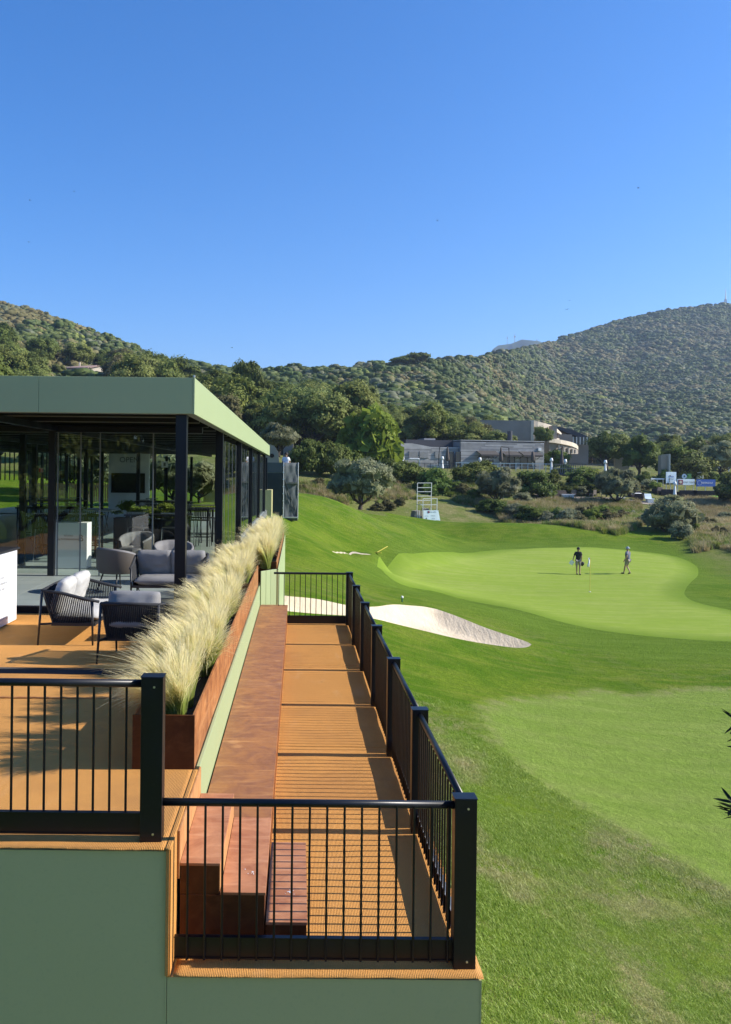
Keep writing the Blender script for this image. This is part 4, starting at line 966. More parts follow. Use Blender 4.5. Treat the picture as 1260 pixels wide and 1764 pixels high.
# ---- garden shrubs on the bank under the right terrace fence
for i, (px, D, k, s) in enumerate([(880,98,'grey',1.0),(902,95,'grey',.8),(955,104,'darkshrub',.9),(968,101,'darkshrub',.75),(985,101,'darkshrub',.7),(1002,101,'grey',.65),(1022,101,'darkshrub',.7),(1040,106,'shrub',.9),
        (1018,108,'lime',.9),(975,109,'shrub',.9),(1085,104,'drybush',.9),(1098,107,'drybush',.8),(1118,110,'grey',.8),(1130,108,'lime',.7),(1112,114,'darkshrub',1.0),(1145,118,'shrub',1.1),(1226,122,'shrub',.9),(1070,115,'drybush',1.1),(1060,112,'shrub',1.)]):
    T(k, 'garden_shrub', SHL[k].replace('untidy','clipped')+' planted'+W2(px, D), 'shrub', px, D, s*.8, group='clipped shrubs around the lower terrace')
# ---- rough shrubs along the edge of the grass bank
SHL = {'drybush': 'brown dried out shrub', 'lime': 'yellow green shrub', 'darkshrub': 'dark green shrub', 'grey': 'silvery grey shrub', 'shrub': 'mid green untidy shrub'}
bank_pts = [(1012,84,'drybush',1.2),(1036,83,'lime',1.0),(1052,82,'drybush',1.1),(1022,82,'lime',.9),(1075,86,'drybush',.8),(905,84,'shrub',1.1),(925,83,'lime',.9),(945,82,'grey',1.),(962,82,'shrub',1.0),(978,81,'grey',1.0),(996,81,'drybush',.9),
    (888,86,'grey',.9),(868,87,'shrub',1.0),(850,88,'shrub',.9),(838,88,'shrub',.8),(1175,72,'grey',.9),(1195,76,'lime',.6),(1240,74,'drybush',.7),(1222,82,'drybush',.7),(1205,88,'lime',.6),(1250,90,'grey',.7),(670,84,'drybush',.8),(690,86,'drybush',.7),(650,83,'drybush',.7),
    (548,88,'drybush',.7),(520,84,'drybush',.5),(800,96,'drybush',1.),(818,94,'lime',.7),(786,97,'lime',.8),(1105,80,'drybush',.6),(1130,84,'drybush',.5)]
for i, (px, D, k, s) in enumerate(bank_pts):
    T(k, 'bank_shrub', SHL[k]+' on the rough bank'+W2(px, D), 'shrub', px, D, s*.72, group='untidy shrubs on the rough bank')
# ---- woods behind the pavilion and the clubhouse, tree by tree
wood = []
def wood_trees(n, pxa, pxb, Da, Db, keys, lab, grp, smin, smax, seed, mind=3.2):
    r_ = random.Random(seed); got = 0; tries = 0
    while got < n and tries < n*60:
        tries += 1; D = math.sqrt(r_.uniform(Da*Da, Db*Db)); px = r_.uniform(pxa, pxb); xx = PX(px, D)
        if any((xx-a)**2+(D-b)**2 < mind*mind for a, b in wood): continue
        if blocked(xx, D) or (85 < px < 200 and D < 214): continue
        wood.append((xx, D)); got += 1; k = r_.choice(keys); tree(k, lab[k][0], lab[k][1]+where(px, D), 'tree', xx, D, r_.uniform(smin, smax), group=grp)
def where(px, D):
    far = D > 150; low = D < 128
    if px < -60: return ', beyond the left edge'
    for lim, tx in ((60,'left of the pink villa'),(190,'round the pink villa'),(330,'right of the pink villa'),(420,'above the pavilion roof end'),(500,'above the netted platform'),(590,'left of the bright pine'),(680,'behind the bright pine'),(760,'above the clubhouse left wing'),(860,'above the clubhouse awnings'),(1000,'behind the curved house'),(1120,'above the tan garden wall'),(1220,'above the sponsor boards'),(9999,'above the right olive tree')):
        if px < lim: return ', '+tx+(', higher up' if far else ', low down' if low else '')
def blocked(x_, y_):
    for (a, b, c, d) in ((12,110,50,134),(30,134,66,172),(-3,92,12,116),(-72,205,-40,240),(-20,10,0,50),(62,112,90,124)):
        if a < x_ < c and b < y_ < d: return True
    return False
LB = {'oak': ('oak_tree','dark evergreen oak in the wood'), 'mixed': ('broadleaf_tree','mid green broadleaf tree in the wood'), 'brown': ('thin_leaved_tree','brownish thin leaved tree in the wood'), 'umbrella': ('umbrella_pine','umbrella pine standing on the ridge line'), 'lime': ('lime_shrub','yellow green shrub in the wood on the slope')}
wood_trees(75, 330, 610, 116, 172, ['oak','mixed','mixed','brown','oak','mixed'], LB, 'trees in the wood behind the pavilion and clubhouse', 1.1, 1.75, 5, 4.0)
wood_trees(55, 600, 860, 138, 180, ['oak','mixed','mixed','mixed','brown'], LB, 'trees in the wood behind the pavilion and clubhouse', .9, 1.25, 15, 4.0)
wood_trees(22, 990, 1330, 140, 190, ['mixed','mixed','brown','oak'], LB, 'trees behind the curved house and the garden', .7, 1.05, 6, 4.5)
LB2 = {k: (v[0], v[1].replace('in the wood', 'on the left hill')) for k, v in LB.items()}
wood_trees(48, -60, 330, 150, 260, ['oak','mixed','mixed','brown','oak'], LB2, 'trees on the left hill near the villa', 1.2, 2.0, 7, 4.5)
LB3 = {k: (v[0], v[1].replace('in the wood', 'left of the pavilion')) for k, v in LB.items()}
wood_trees(34, -1500, 300, 56, 118, ['oak','mixed','mixed','brown'], LB3, 'trees seen through the pavilion glass', 1.1, 1.8, 8, 5)
for px, D, s, lb in ((690,352,1.05,'left umbrella pine standing proud of the ridge line'),(716,356,1.2,'right umbrella pine standing proud of the ridge line')): T('umbrella','umbrella_pine',lb,'tree',px,D,s,z=Hs(PX(px,D),D)-3.5)
T('mixed', 'domed_tree', 'large domed tree right of the pink villa on the left hill', 'tree', 240, 205, 2.1, sz=1.9)
T('oak', 'tall_tree', 'tall narrow tree with a bare pale trunk above the pavilion roof', 'tree', 428, 150, 1.3, sz=2.3)
for px, py, D, s in ((300,885,50,.62),(345,892,49,.5),(150,880,55,.9),(108,870,60,1.0)):
    T('olive', 'olive_tree', 'olive tree standing outside behind the pavilion, seen through its glass', 'tree', px, D, s, group='olive trees seen through the pavilion')
# ---- the trees on the near side of the lawn, behind the viewer (they show in the glass)
r_ = random.Random(77)
for i in range(26):
    xx, yy = -34+i*2.9+r_.uniform(-1,1), -22-r_.uniform(0, 16)
    tree(r_.choice(['oak','mixed','olive']), 'broadleaf_tree', 'tree of the row behind the viewing deck, reflected in the pavilion glass', 'tree', xx, yy, r_.uniform(1.3, 2.2), group='trees behind the viewing deck')
# ---- canopies of the far wood: one mass per kind (nobody could count them)
def canopy(seed, m, name='canopy', leaves=300, size=.26):
    return crown_mesh(name, seed, (2.8,2.8,1.9), 18, leaves, size, m, 'dome', base=-1.2, clump_r=.42, lumps=.95)
def scatter(name, pts, scl, rz, proto, kindname='stuff', label=None, pick=None, tilt=None):
    me = bpy.data.meshes.new(name); me.vertices.add(len(pts)); me.vertices.foreach_set('co', np.asarray(pts, np.float32).ravel())
    a = me.attributes.new('scl', 'FLOAT', 'POINT'); a.data.foreach_set('value', np.asarray(scl, np.float32))
    a = me.attributes.new('rotz', 'FLOAT', 'POINT'); a.data.foreach_set('value', np.asarray(rz, np.float32))
    o = bpy.data.objects.new(name, me); C.objects.link(o); o['kind'] = 'stuff'
    if label: o['label'] = label
    g = bpy.data.node_groups.new(name, 'GeometryNodeTree')
    g.interface.new_socket('Geometry', in_out='INPUT', socket_type='NodeSocketGeometry'); g.interface.new_socket('Geometry', in_out='OUTPUT', socket_type='NodeSocketGeometry')
    N = g.nodes; gi = N.new('NodeGroupInput'); go = N.new('NodeGroupOutput'); ip = N.new('GeometryNodeInstanceOnPoints'); oi = N.new('GeometryNodeObjectInfo')
    oi.inputs[0].default_value = proto; oi.inputs['As Instance'].default_value = True
    s_ = N.new('GeometryNodeInputNamedAttribute'); s_.data_type = 'FLOAT'; s_.inputs[0].default_value = 'scl'
    r_ = N.new('GeometryNodeInputNamedAttribute'); r_.data_type = 'FLOAT'; r_.inputs[0].default_value = 'rotz'
    cx_ = N.new('ShaderNodeCombineXYZ'); L = g.links
    L.new(r_.outputs['Attribute'], cx_.inputs['Z']); L.new(gi.outputs[0], ip.inputs['Points']); L.new(oi.outputs['Geometry'], ip.inputs['Instance'])
    L.new(cx_.outputs[0], ip.inputs['Rotation']); L.new(s_.outputs['Attribute'], ip.inputs['Scale']); L.new(ip.outputs[0], go.inputs[0])
    md = o.modifiers.new('scatter', 'NODES'); md.node_group = g; return o
r = np.random.default_rng(11)
def hill_pts(n, pxa, pxb, Da, Db, seed):
    r = np.random.default_rng(seed); D = np.sqrt(r.uniform(Da*Da, Db*Db, n)); px = r.uniform(pxa, pxb, n); X = (px-CX)/F*D
    Dr = np.interp(px, _rp, _rD); k = D < Dr+12; return X[k], D[k], px[k]
protos = []
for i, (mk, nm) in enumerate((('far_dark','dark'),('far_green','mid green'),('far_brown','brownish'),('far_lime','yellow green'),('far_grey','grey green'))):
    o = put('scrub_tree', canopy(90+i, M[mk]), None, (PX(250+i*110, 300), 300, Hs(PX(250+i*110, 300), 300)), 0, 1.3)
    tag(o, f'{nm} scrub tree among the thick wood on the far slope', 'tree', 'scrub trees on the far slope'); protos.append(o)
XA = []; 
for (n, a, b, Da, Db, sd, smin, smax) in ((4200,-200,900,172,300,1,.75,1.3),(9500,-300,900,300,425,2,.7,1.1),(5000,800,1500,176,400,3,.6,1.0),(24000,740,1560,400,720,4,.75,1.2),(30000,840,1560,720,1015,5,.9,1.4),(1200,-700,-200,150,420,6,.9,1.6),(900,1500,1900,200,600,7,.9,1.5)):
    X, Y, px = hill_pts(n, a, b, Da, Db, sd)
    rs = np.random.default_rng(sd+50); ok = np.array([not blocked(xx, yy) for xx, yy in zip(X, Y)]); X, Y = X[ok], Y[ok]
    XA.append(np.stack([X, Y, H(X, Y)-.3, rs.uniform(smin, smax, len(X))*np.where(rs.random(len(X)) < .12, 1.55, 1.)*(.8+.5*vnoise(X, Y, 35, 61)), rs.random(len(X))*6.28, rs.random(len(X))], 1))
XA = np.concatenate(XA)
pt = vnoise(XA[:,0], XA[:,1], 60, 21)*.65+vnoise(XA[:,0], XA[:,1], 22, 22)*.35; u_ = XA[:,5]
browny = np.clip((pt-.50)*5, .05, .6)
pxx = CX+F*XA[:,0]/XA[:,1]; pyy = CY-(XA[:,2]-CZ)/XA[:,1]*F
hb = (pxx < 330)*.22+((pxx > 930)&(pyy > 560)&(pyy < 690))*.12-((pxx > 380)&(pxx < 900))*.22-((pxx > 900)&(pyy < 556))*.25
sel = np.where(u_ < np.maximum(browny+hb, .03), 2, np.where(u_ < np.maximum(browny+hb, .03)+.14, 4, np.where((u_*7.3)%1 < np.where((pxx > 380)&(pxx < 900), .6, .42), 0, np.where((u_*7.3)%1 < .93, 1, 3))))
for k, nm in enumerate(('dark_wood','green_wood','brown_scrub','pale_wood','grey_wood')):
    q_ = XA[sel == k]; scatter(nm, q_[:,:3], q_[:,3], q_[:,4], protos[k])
# ---- dry tall grass on the bank and meadow; rough lawn blades near the stand
def tuft_mesh(name, seed, nb, h, wd, spread, m, tip=.5):
    r = np.random.default_rng(seed); a = r.random(nb)*6.283; rad = r.random(nb)*spread; L = h*r.uniform(.5, 1.2, nb)
    bx = rad*np.cos(a); by = rad*np.sin(a); a2 = r.random(nb)*6.283; le = r.uniform(.1, tip, nb)*L
    t = np.array([0, .5, 1.])[None, :]; X = bx[:,None]+np.cos(a2)[:,None]*le[:,None]*t**1.7; Y = by[:,None]+np.sin(a2)[:,None]*le[:,None]*t**1.7; Z = L[:,None]*t*(1-.18*t)-.01
    w_ = wd*(1-.75*t)*np.ones((nb,1)); pa = a2+1.57
    A = np.stack([X-np.cos(pa)[:,None]*w_, Y-np.sin(pa)[:,None]*w_, Z], -1); B = np.stack([X+np.cos(pa)[:,None]*w_, Y+np.sin(pa)[:,None]*w_, Z], -1)
    vv = np.stack([A, B], 2).reshape(-1, 3); b0 = np.arange(nb)[:,None]*6+np.arange(2)[None,:]*2
    qd = np.stack([b0, b0+1, b0+3, b0+2], -1).reshape(-1, 4)
    return np_mesh(name, vv, qd, m, [('t','POINT',np.repeat(np.broadcast_to(t, (nb,3)).ravel(), 2)), ('rnd','POINT',np.repeat(r.random(nb), 6))])
def region_pts(n, pix_poly, seed, D0=9, D1=130):
    w_ = np.array([tuple(ground_hit(px, py)[:2]) for px, py in pix_poly]); bb0, bb1 = w_.min(0), w_.max(0); r = np.random.default_rng(seed)
    p = r.uniform(bb0, bb1, (n, 2)); k = in_poly(p[:,0], p[:,1], w_); p = p[k]; return p[:,0], p[:,1]
def stuff_proto(name, me, x_, y_): o = put(name, me, None, (x_, y_, Hs(x_, y_))); o['kind'] = 'stuff'; return o
g1 = stuff_proto('grass_blades', tuft_mesh('grass_blades', 1, 40, .038, .003, .10, M['blade'], 1.1), 3.2, 11)
X, Y = (lambda r: (r.uniform(1.2, 12, 80000), r.uniform(7.5, 21, 80000)))(np.random.default_rng(5))
keep = (X < 746/F*Y+.6)
X, Y = X[keep], Y[keep]; d_ = np.where(in_poly(X, Y, APRON), 0, 1)*np.clip((21.5-Y)/7, 0, 1); kk = (np.random.default_rng(6).random(len(X)) < d_)
bare = vnoise(X, Y, .9, 31)*.6+vnoise(X, Y, .35, 32)*.4; kk &= ~((bare > .60)&(Y < 15)&(rng.random(len(X)) < .7))
X, Y = X[kk], Y[kk]; rs = np.random.default_rng(8)
scatter('rough_grass', np.stack([X, Y, H(X, Y)], 1), rs.uniform(.6, 1.5, len(X))*(.6+.8*vnoise(X, Y, 1.1, 33)), rs.random(len(X))*6.28, g1)
g2 = stuff_proto('straw_clump', tuft_mesh('straw_clump', 2, 70, .55, .012, .3, M['straw'], .6), PX(1225,80), 80)
g3 = stuff_proto('green_clump', tuft_mesh('green_clump', 3, 70, .45, .014, .3, M['shrub'], .7), PX(1205,84), 84)
g4 = stuff_proto('lime_clump', tuft_mesh('lime_clump', 4, 70, .5, .014, .3, M['lime'], .7), PX(1215,78), 78)
polys = [([(1190,955),(1200,900),(1180,862),(1262,862),(1420,870),(1420,1000),(1262,950),(1225,948)], 8000), ([(860,898),(840,872),(960,862),(1100,868),(1120,900),(1070,925),(960,905)], 3800),
         ([(790,868),(760,840),(850,828),(860,880)], 900), ([(500,850),(500,832),(700,836),(720,862),(600,868)], 1300)]
PX_, PY_ = [], []
for i, (pl, n) in enumerate(polys): a, b = region_pts(n*2, pl, 40+i); PX_.append(a); PY_.append(b)
X = np.concatenate(PX_); Y = np.concatenate(PY_); rs = np.random.default_rng(9); u = rs.random(len(X)); pn = vnoise(X, Y, 4, 41)+.08
kd = np.where(u < pn*1.1-.24+.42*((X/Y*F+CX) > 1180), 0, np.where(u < .8, 1, 2))
for k, (p_, nm) in enumerate(((g2,'dry_grass'),(g3,'meadow_grass'),(g4,'yellow_meadow_grass'))):
    m_ = kd == k; scatter(nm, np.stack([X[m_], Y[m_], H(X[m_], Y[m_])], 1), rs.uniform(.5, 1.5, m_.sum()), rs.random(m_.sum())*6.28, p_)
# ---- leafy branch tips of a tall oleander just right of the picture
t = thing('oleander_bush', 'dark oleander reaching into the picture at the right edge above the lawn', 'bush', (3.72, 6.3, Hs(3.72, 6.3)))
z0 = abs_loc(t)[2]; mbt = MB(); tips = [(P(1262,1383,6.0),1.), (P(1266,1232,6.15),.8), (P(1270,1268,6.1),.6), (P(1275,1400,6.0),.9), (P(1300,1320,6.1),1.), (P(1330,1240,6.3),1), (P(1320,1450,6.2),1), (P(1350,1380,6.4),1)]+[(P(1345+(k*37)%150, 1250+(k*71)%420, 6.1+(k%4)*.15), 1.) for k in range(14)]
for p, s in tips: mbt.tube([(3.72,6.3,z0-.2), (3.76,6.3,(z0+p.z)/2), (p.x+.18, p.y+.1, p.z-.35), tuple(p)], [.03,.022,.012,.004], 5)
mbt.build('stem', M['bark'], t)
lf = MB(); lf.add([(0,0,0),(.05,.019,.004),(.11,.014,.004),(.15,0,0),(.11,-.014,.004),(.05,-.019,.004),(.07,0,-.006)], [(0,6,1),(1,6,2),(2,6,3),(3,6,4),(4,6,5),(5,6,0)])
lm = lf.mesh('leaf', M['oleander'])
rr = random.Random(4)
for p, s in tips:
    for k in range(12):
        o = put('leaf', lm, t, (p.x-3.72+rr.uniform(-.01,.03)+k*.004, p.y-6.3+rr.uniform(-.02,.02), p.z-z0-k*.009), 0, s*rr.uniform(.7,1.1))
        o.rotation_euler = (rr.uniform(-.5,.5), rr.uniform(-.9,.7), rr.uniform(2.0,4.3) if k%3 else rr.uniform(-1,7))
# ---------------------------------------------------------------- furniture helpers
def cushion_mesh(name, w, d, h, m, seed=1, puff=1.0, n=14, wr=.012):
    """soft box: rounded, slightly crumpled, origin at its centre"""
    v = []; f = []; idx = {}
    def pt(i, j, s):
        u = -1+2*i/n; v_ = -1+2*j/n; e = (1-abs(u)**6)*(1-abs(v_)**6)
        z = s*h/2*(.22+.78*e**.4)*(1+.18*puff*(1-u*u)*(1-v_*v_))
        x_ = u*w/2*(1-.05*abs(v_)**4); y_ = v_*d/2*(1-.05*abs(u)**4)
        nn = mnoise.noise(Vector((u*3+seed*7, v_*3, s)))*wr+mnoise.noise(Vector((u*9+seed, v_*9, s*2)))*wr*.35
        return (x_, y_, z+nn)
    for s in (1, -1):
        for i in range(n+1):
            for j in range(n+1): idx[(i,j,s)] = len(v); v.append(pt(i,j,s))
        for i in range(n):
            for j in range(n):
                q_ = (idx[(i,j,s)], idx[(i+1,j,s)], idx[(i+1,j+1,s)], idx[(i,j+1,s)]); f.append(q_ if s > 0 else q_[::-1])
    for i in range(n):
        for (a, b) in (((i,0),(i+1,0)),((i+1,n),(i,n)),((0,i+1),(0,i)),((n,i),(n,i+1))):
            f.append((idx[(*a,-1)], idx[(*b,-1)], idx[(*b,1)], idx[(*a,1)]))
    mb = MB(); mb.add(v, f); return mb.mesh(name, m, True)
def place(o, parent, loc, rot=(0,0,0)): o.parent = parent; o.location = loc; o.rotation_euler = rot; return o
def obj(name, me): o = bpy.data.objects.new(name, me); C.objects.link(o); return o
def rope_seat(label, cat, loc, rz, w, nback, ncush='cushion', name='rope_armchair', back_h=.70, group=None, seed=1):
    """faces local +Y"""
    t = thing(name, label, cat, loc, rz, group); hw = w/2; d = .74
    for sx in (-1, 1):
        a = MB(); a.tube([(sx*(hw+.02), -.40, 0), (sx*(hw-.01), -.36, back_h)], [.013, .019], 8); a.build('leg', M['frame'], t, True, local=True)
        a = MB(); a.tube([(sx*(hw-.01), .30, 0), (sx*hw, .29, .56)], [.012, .019], 8); a.build('leg', M['frame'], t, True, local=True)
        pts = [(sx*(hw-.01), -.36, back_h), (sx*hw, -.1, back_h-.03), (sx*hw, .18, .60), (sx*hw, .38, .565)]
        a = MB(); a.tube(pts, [.016,.022,.024,.018], 8); a.build('armrest', M['rope'], t, True, local=True)
        a = MB(); N_ = 24
        for k in range(N_):
            f_ = k/(N_-1); yt = -.33+f_*.60; zt = np.interp(yt, [-.36,-.1,.18,.38], [back_h,back_h-.03,.60,.565])-.01
            a.tube([(sx*hw, yt, zt), (sx*(hw-.045), -.22+f_*.50, .27)], .0082, 4, False)
        pn = a.build('arm_ropes', M['rope'], t, local=True)
        a = MB(); a.bar((sx*(hw+.005), -.38, .27), (sx*(hw-.045), -.22, .27), .028, .024); a.build('side_stretcher', M['frame'], t, local=True)
    a = MB(); a.box(-hw+.02, -.24, .245, hw-.02, .32, .285); a.build('seat_frame', M['frame'], t, local=True)
    a = MB(); a.tube([(-hw+.01,-.36,back_h), (0,-.375,back_h+.005), (hw-.01,-.36,back_h)], .021, 8); a.build('back_rail', M['rope'], t, True, local=True)
    a = MB(); N_ = int(w/.024)
    for k in range(N_):
        xx = -hw+.03+(w-.06)*k/(N_-1); a.tube([(xx, -.365, back_h-.01), (xx*.93, -.235, .27)], .0105, 4, False)
    a.build('back_ropes', M['rope'], t, local=True)
    cm = M[ncush]
    o = obj('seat_cushion', cushion_mesh('seat_cushion', w-.09, .60, .14, cm, seed, .35)); place(o, t, (0, .06, .355))
    bw = (w-.10)/nback
    me_ = cushion_mesh('back_cushion', bw+.03, .46, .17, cm, seed+3, 1.1, wr=.02)
    for k in range(nback): o = obj('back_cushion', me_); place(o, t, (-(w-.10)/2+bw*(k+.5), -.17-.01*k, .60), (R(72), 0, R(random.uniform(-4,4))))
    return t
def deck_xy(px, py, z=ZU): D = (CZ-z)/((py-CY-ROLL*(px-CX))/F); return PX(px, D, py), D
# ---------------------------------------------------------------- lounge furniture on the deck
x_, y_ = -2.93, 11.55
rope_seat('two seat charcoal rope sofa with two light grey back cushions on the orange carpet', 'sofa', (x_, y_, ZU+.006), R(-90), 1.38, 2, name='rope_sofa', seed=2)
rope_seat('charcoal rope armchair seen from behind with a crumpled grey cushion beside the feather grass', 'armchair', (-1.93, 10.2, ZU+.006), R(-4), .70, 1, 'cushion2', seed=5)
rope_seat('grey cushioned rope sofa facing the camera just behind the corner column', 'sofa', (-2.10, 13.95, ZF), R(181), 1.20, 2, 'cushion2', 'rope_sofa', .74, seed=7)
t = thing('side_table', 'low grey side table beside the rope armchair and the corner column', 'table', (-1.95, 11.4, ZU+.006))
a = MB(); a.box(-.26,-.24,.36,.26,.24,.39); a.build('table_top', M['frame'], t, bevel=.006, local=True)
for sx in (-1,1):
    for sy in (-1,1): a = MB(); a.tube([(sx*.23,sy*.21,0),(sx*.22,sy*.2,.36)], .012, 6); a.build('leg', M['frame'], t, local=True)
def tub_chair(label, loc, rz):
    t = thing('tub_chair', label, 'armchair', loc, rz, 'channel back tub chairs'); N_ = 44
    v = []; f = []
    for i in range(N_+1):
        a_ = R(-128)+R(256)*i/N_; e = abs(a_)/R(128); fl = .012*abs(math.sin((i/N_)*math.pi*11))
        top = .80-.17*e**2.2; rx, ry = .37, .36
        ca, sa_ = math.sin(a_), -math.cos(a_)
        for (r_, z_) in ((.86,.36),(1.0,.42),(1.04,top-.03),(1.0,top),(.90,top-.01),(.84-fl*2,top-.10),(.78-fl*2,.46)):
            v.append((ca*rx*r_, sa_*ry*r_, z_))
    for i in range(N_):
        for k in range(6): b = i*7+k; f.append((b, b+7, b+8, b+1))
    mb = MB(); mb.add(v, f)
    mats = [M['velvet']]; mb.build('shell', M['velvet'], t, True, local=True)
    v = []; f = []
    for i in range(N_+1):
        a_ = R(-126)+R(252)*i/N_; e = abs(a_)/R(126); top = .77-.17*e**2.2; ca, sa_ = math.sin(a_), -math.cos(a_)
        for (r_, z_) in ((.90,.34),(1.05,.42),(1.07,top)): v.append((ca*.37*r_, sa_*.36*r_, z_))
    for i in range(N_):
        for k in range(2): b = i*3+k; f.append((b, b+1, b+4, b+3))
    mb = MB(); mb.add(v, f); o = mb.build('outer_shell', M['taupe'], t, True, local=True)
    o = obj('seat_cushion', cushion_mesh('seat_cushion', .58, .56, .13, M['velvet'], 4, .4)); place(o, t, (0, .02, .43))
    for sx in (-1,1):
        for sy in (-1,1): a = MB(); a.tube([(sx*.27,sy*.26,0),(sx*.18,sy*.17,.37)], [.010,.016], 6); a.build('leg', M['black'], t, True, local=True)
    return t
p = deck_xy(205, 1030, ZF); tub_chair('grey velvet tub chair turned away, seen from its brown shell side behind the rope sofas', (PX(206,14.9), 14.9, ZF), R(-40))
tub_chair('grey velvet tub chair half hidden behind the corner column', (PX(301,16.1), 16.1, ZF), R(195))
tub_chair('grey velvet tub chair farther back between the two nearer ones', (PX(236,18.3), 18.3, ZF), R(160))
# white counter
t = thing('reception_counter', 'white reception counter with pale printed lettering at the left edge', 'counter', (-4.55, 11.6, ZU))
a = MB(); a.box(-5.0, 10.3, ZU+.02, -4.2, 12.62, ZU+1.07); a.build('counter_body', M['white'], t, bevel=.004)
a = MB(); a.box(-5.03, 10.27, ZU+1.072, -4.17, 12.66, ZU+1.10); a.build('counter_top', M['frame'], t, bevel=.003)
for z0_, z1_, ya, yb in ((ZU+.12,ZU+.128,10.4,12.52),(ZU+1.0,ZU+1.008,10.4,12.52)): a = MB(); a.box(-4.199, ya, z0_, -4.195, yb, z1_); a.build('panel_groove', M['ink_pale'], t)
a = MB(); a.box(-4.199, 12.512, ZU+.13, -4.195, 12.52, ZU+1.0); a.build('panel_groove', M['ink_pale'], t)
rt = (R(90), 0, R(90))
for s, zz, sz in (('SCUOLA', .70, .055), ('ALTA FORMAZIONE', .62, .055), ('GOLF TEAM', .54, .05)): text(s, sz, (-4.195, 11.95, ZU+zz), t, 'ink_pale', rt)
# added counter body standing in for the reception counter's reflection in the glass
t = thing('counter_reflection', 'stand-in for the reflection of the white counter in the tall glass screen', 'counter', (-5.0, 18.4, ZF))
a = MB(); a.box(-5.35, 18.2, ZF+.01, -4.55, 18.6, ZF+1.0); a.build('counter_body', M['white'], t, bevel=.004)
for s, zz, sz in (('SCUOLA', .70, .05), ('ALTA FORMAZIONE', .62, .05), ('B', .6, .2)): text(s, sz, (-4.95 if s != 'B' else -4.68, 18.195, ZF+zz), t, 'ink')
# ---------------------------------------------------------------- tables, stools, planters inside
def high_table(label, x, y, w, d, h=1.05):
    t = thing('high_table', label, 'table', (x, y, ZF), group='dark high tables inside the pavilion')
    a = MB(); a.box(-w/2,-d/2,h-.04,w/2,d/2,h); a.build('table_top', M['black'], t, local=True, bevel=.004)
    for sx in (-1,1):
        for sy in (-1,1): a = MB(); x0, y0 = sx*(w/2-.06), sy*(d/2-.06); a.box(x0-.022,y0-.022,0,x0+.022,y0+.022,h-.041); a.build('leg', M['black'], t, local=True)
    a = MB(); a.box(-w/2+.06,-.02,.28,w/2-.06,.02,.31); a.build('foot_rail', M['black'], t, local=True)
    return t
stool0 = None
def stool(label, x, y, rz):
    t = thing('bar_stool', label, 'stool', (x, y, ZF), rz, 'dark slatted bar stools inside the pavilion')
    a = MB(); a.box(-.21,-.20,.73,.21,.20,.76); a.build('seat', M['frame'], t, local=True, bevel=.01)
    a = MB()
    for k in range(9): xx = -.19+.0475*k; a.bar((xx,-.205,.77),(xx,-.23,1.10),.018,.008)
    a.build('backrest', M['rope'], t, local=True)
    a = MB(); a.bar((-.22,-.23,1.11),(.22,-.23,1.11),.03,.03); a.build('back_rail', M['grey_line'], t, local=True)
    for sx in (-1,1):
        for sy in (-1,1): a = MB(); a.tube([(sx*.23,sy*.22,0),(sx*.19,sy*.19,.74)], .012, 6); a.build('leg', M['grey_line'] if sy < 0 else M['black'], t, local=True)
    a = MB()
    for s_ in (-1,1): a.bar((-.21,s_*.2,.27),(.21,s_*.2,.27),.02,.02); a.bar((s_*.21,-.2,.27),(s_*.21,.2,.27),.02,.02)
    a.build('foot_ring', M['black'], t, local=True); return t
tabs = [(-3.5,21.2,1.6,.8),(-5.6,20.6,1.6,.8),(-4.2,25.5,1.8,.8),(-7.2,24.5,1.8,.8),(-4.8,30,2.0,.8),(-8.6,30,2.0,.8),(-2.9,24.6,.8,1.6)]
TL = ['nearest the glass screens','at the far left of the first row','in the middle row','at the left of the middle row','in the back row','at the left of the back row','beside the second column']
for i, (x, y, w_, d_) in enumerate(tabs):
    high_table('dark slim legged high table '+TL[i], x, y, w_, d_)
    for k in range(2):
        sd = ('left','right')[k]
        stool(f'bar stool, near {sd} of the high table '+TL[i], x-w_*.25+k*w_*.5, y-.62, random.uniform(-.3,.3))
        stool(f'bar stool, far {sd} of the high table '+TL[i], x-w_*.25+k*w_*.5, y+.62, math.pi+random.uniform(-.3,.3))
for i, (px, D, lb) in enumerate(((290,21.8,'black planter box of bright green leafy plants right of the thin glass edge'),(232,22.5,'black planter box of green plants below the television'),(560,0,''))):
    if not D: continue
    x = PX(px, D); t = thing('indoor_planter', lb, 'planter', (x, D, ZF))
    a = MB(); a.box(-.5,-.22,0,.5,.22,.88); a.build('planter_box', M['black_matt'], t, local=True)
    cm_ = crown_mesh('plant', 200+i, (.52,.26,.24), 16, 900, .045, M['lime'], 'dome', base=.82, core=True, aspect=.4); put('leaves', cm_, t)
for i, (px, py, D) in enumerate(((20,878,26),(118,880,27),(150,886,29),(330,878,31))):
    t = thing('folding_table', ['white topped folding table far left inside the pavilion','pale table behind the tall glass screen','pale table farther back behind the glass screens','pale table near the far end of the pavilion'][i], 'table', (PX(px,D), D, ZF))
    a = MB(); a.box(-.95,-.4,.72,.95,.4,.76); a.build('table_top', M['alu'], t, local=True)
    for sx in (-1,1): a = MB(); a.bar((sx*.7,-.3,0),(sx*.7,.3,.72),.03,.03); a.bar((sx*.7,.3,0),(sx*.7,-.3,.72),.03,.03); a.build('leg', M['black'], t, local=True)
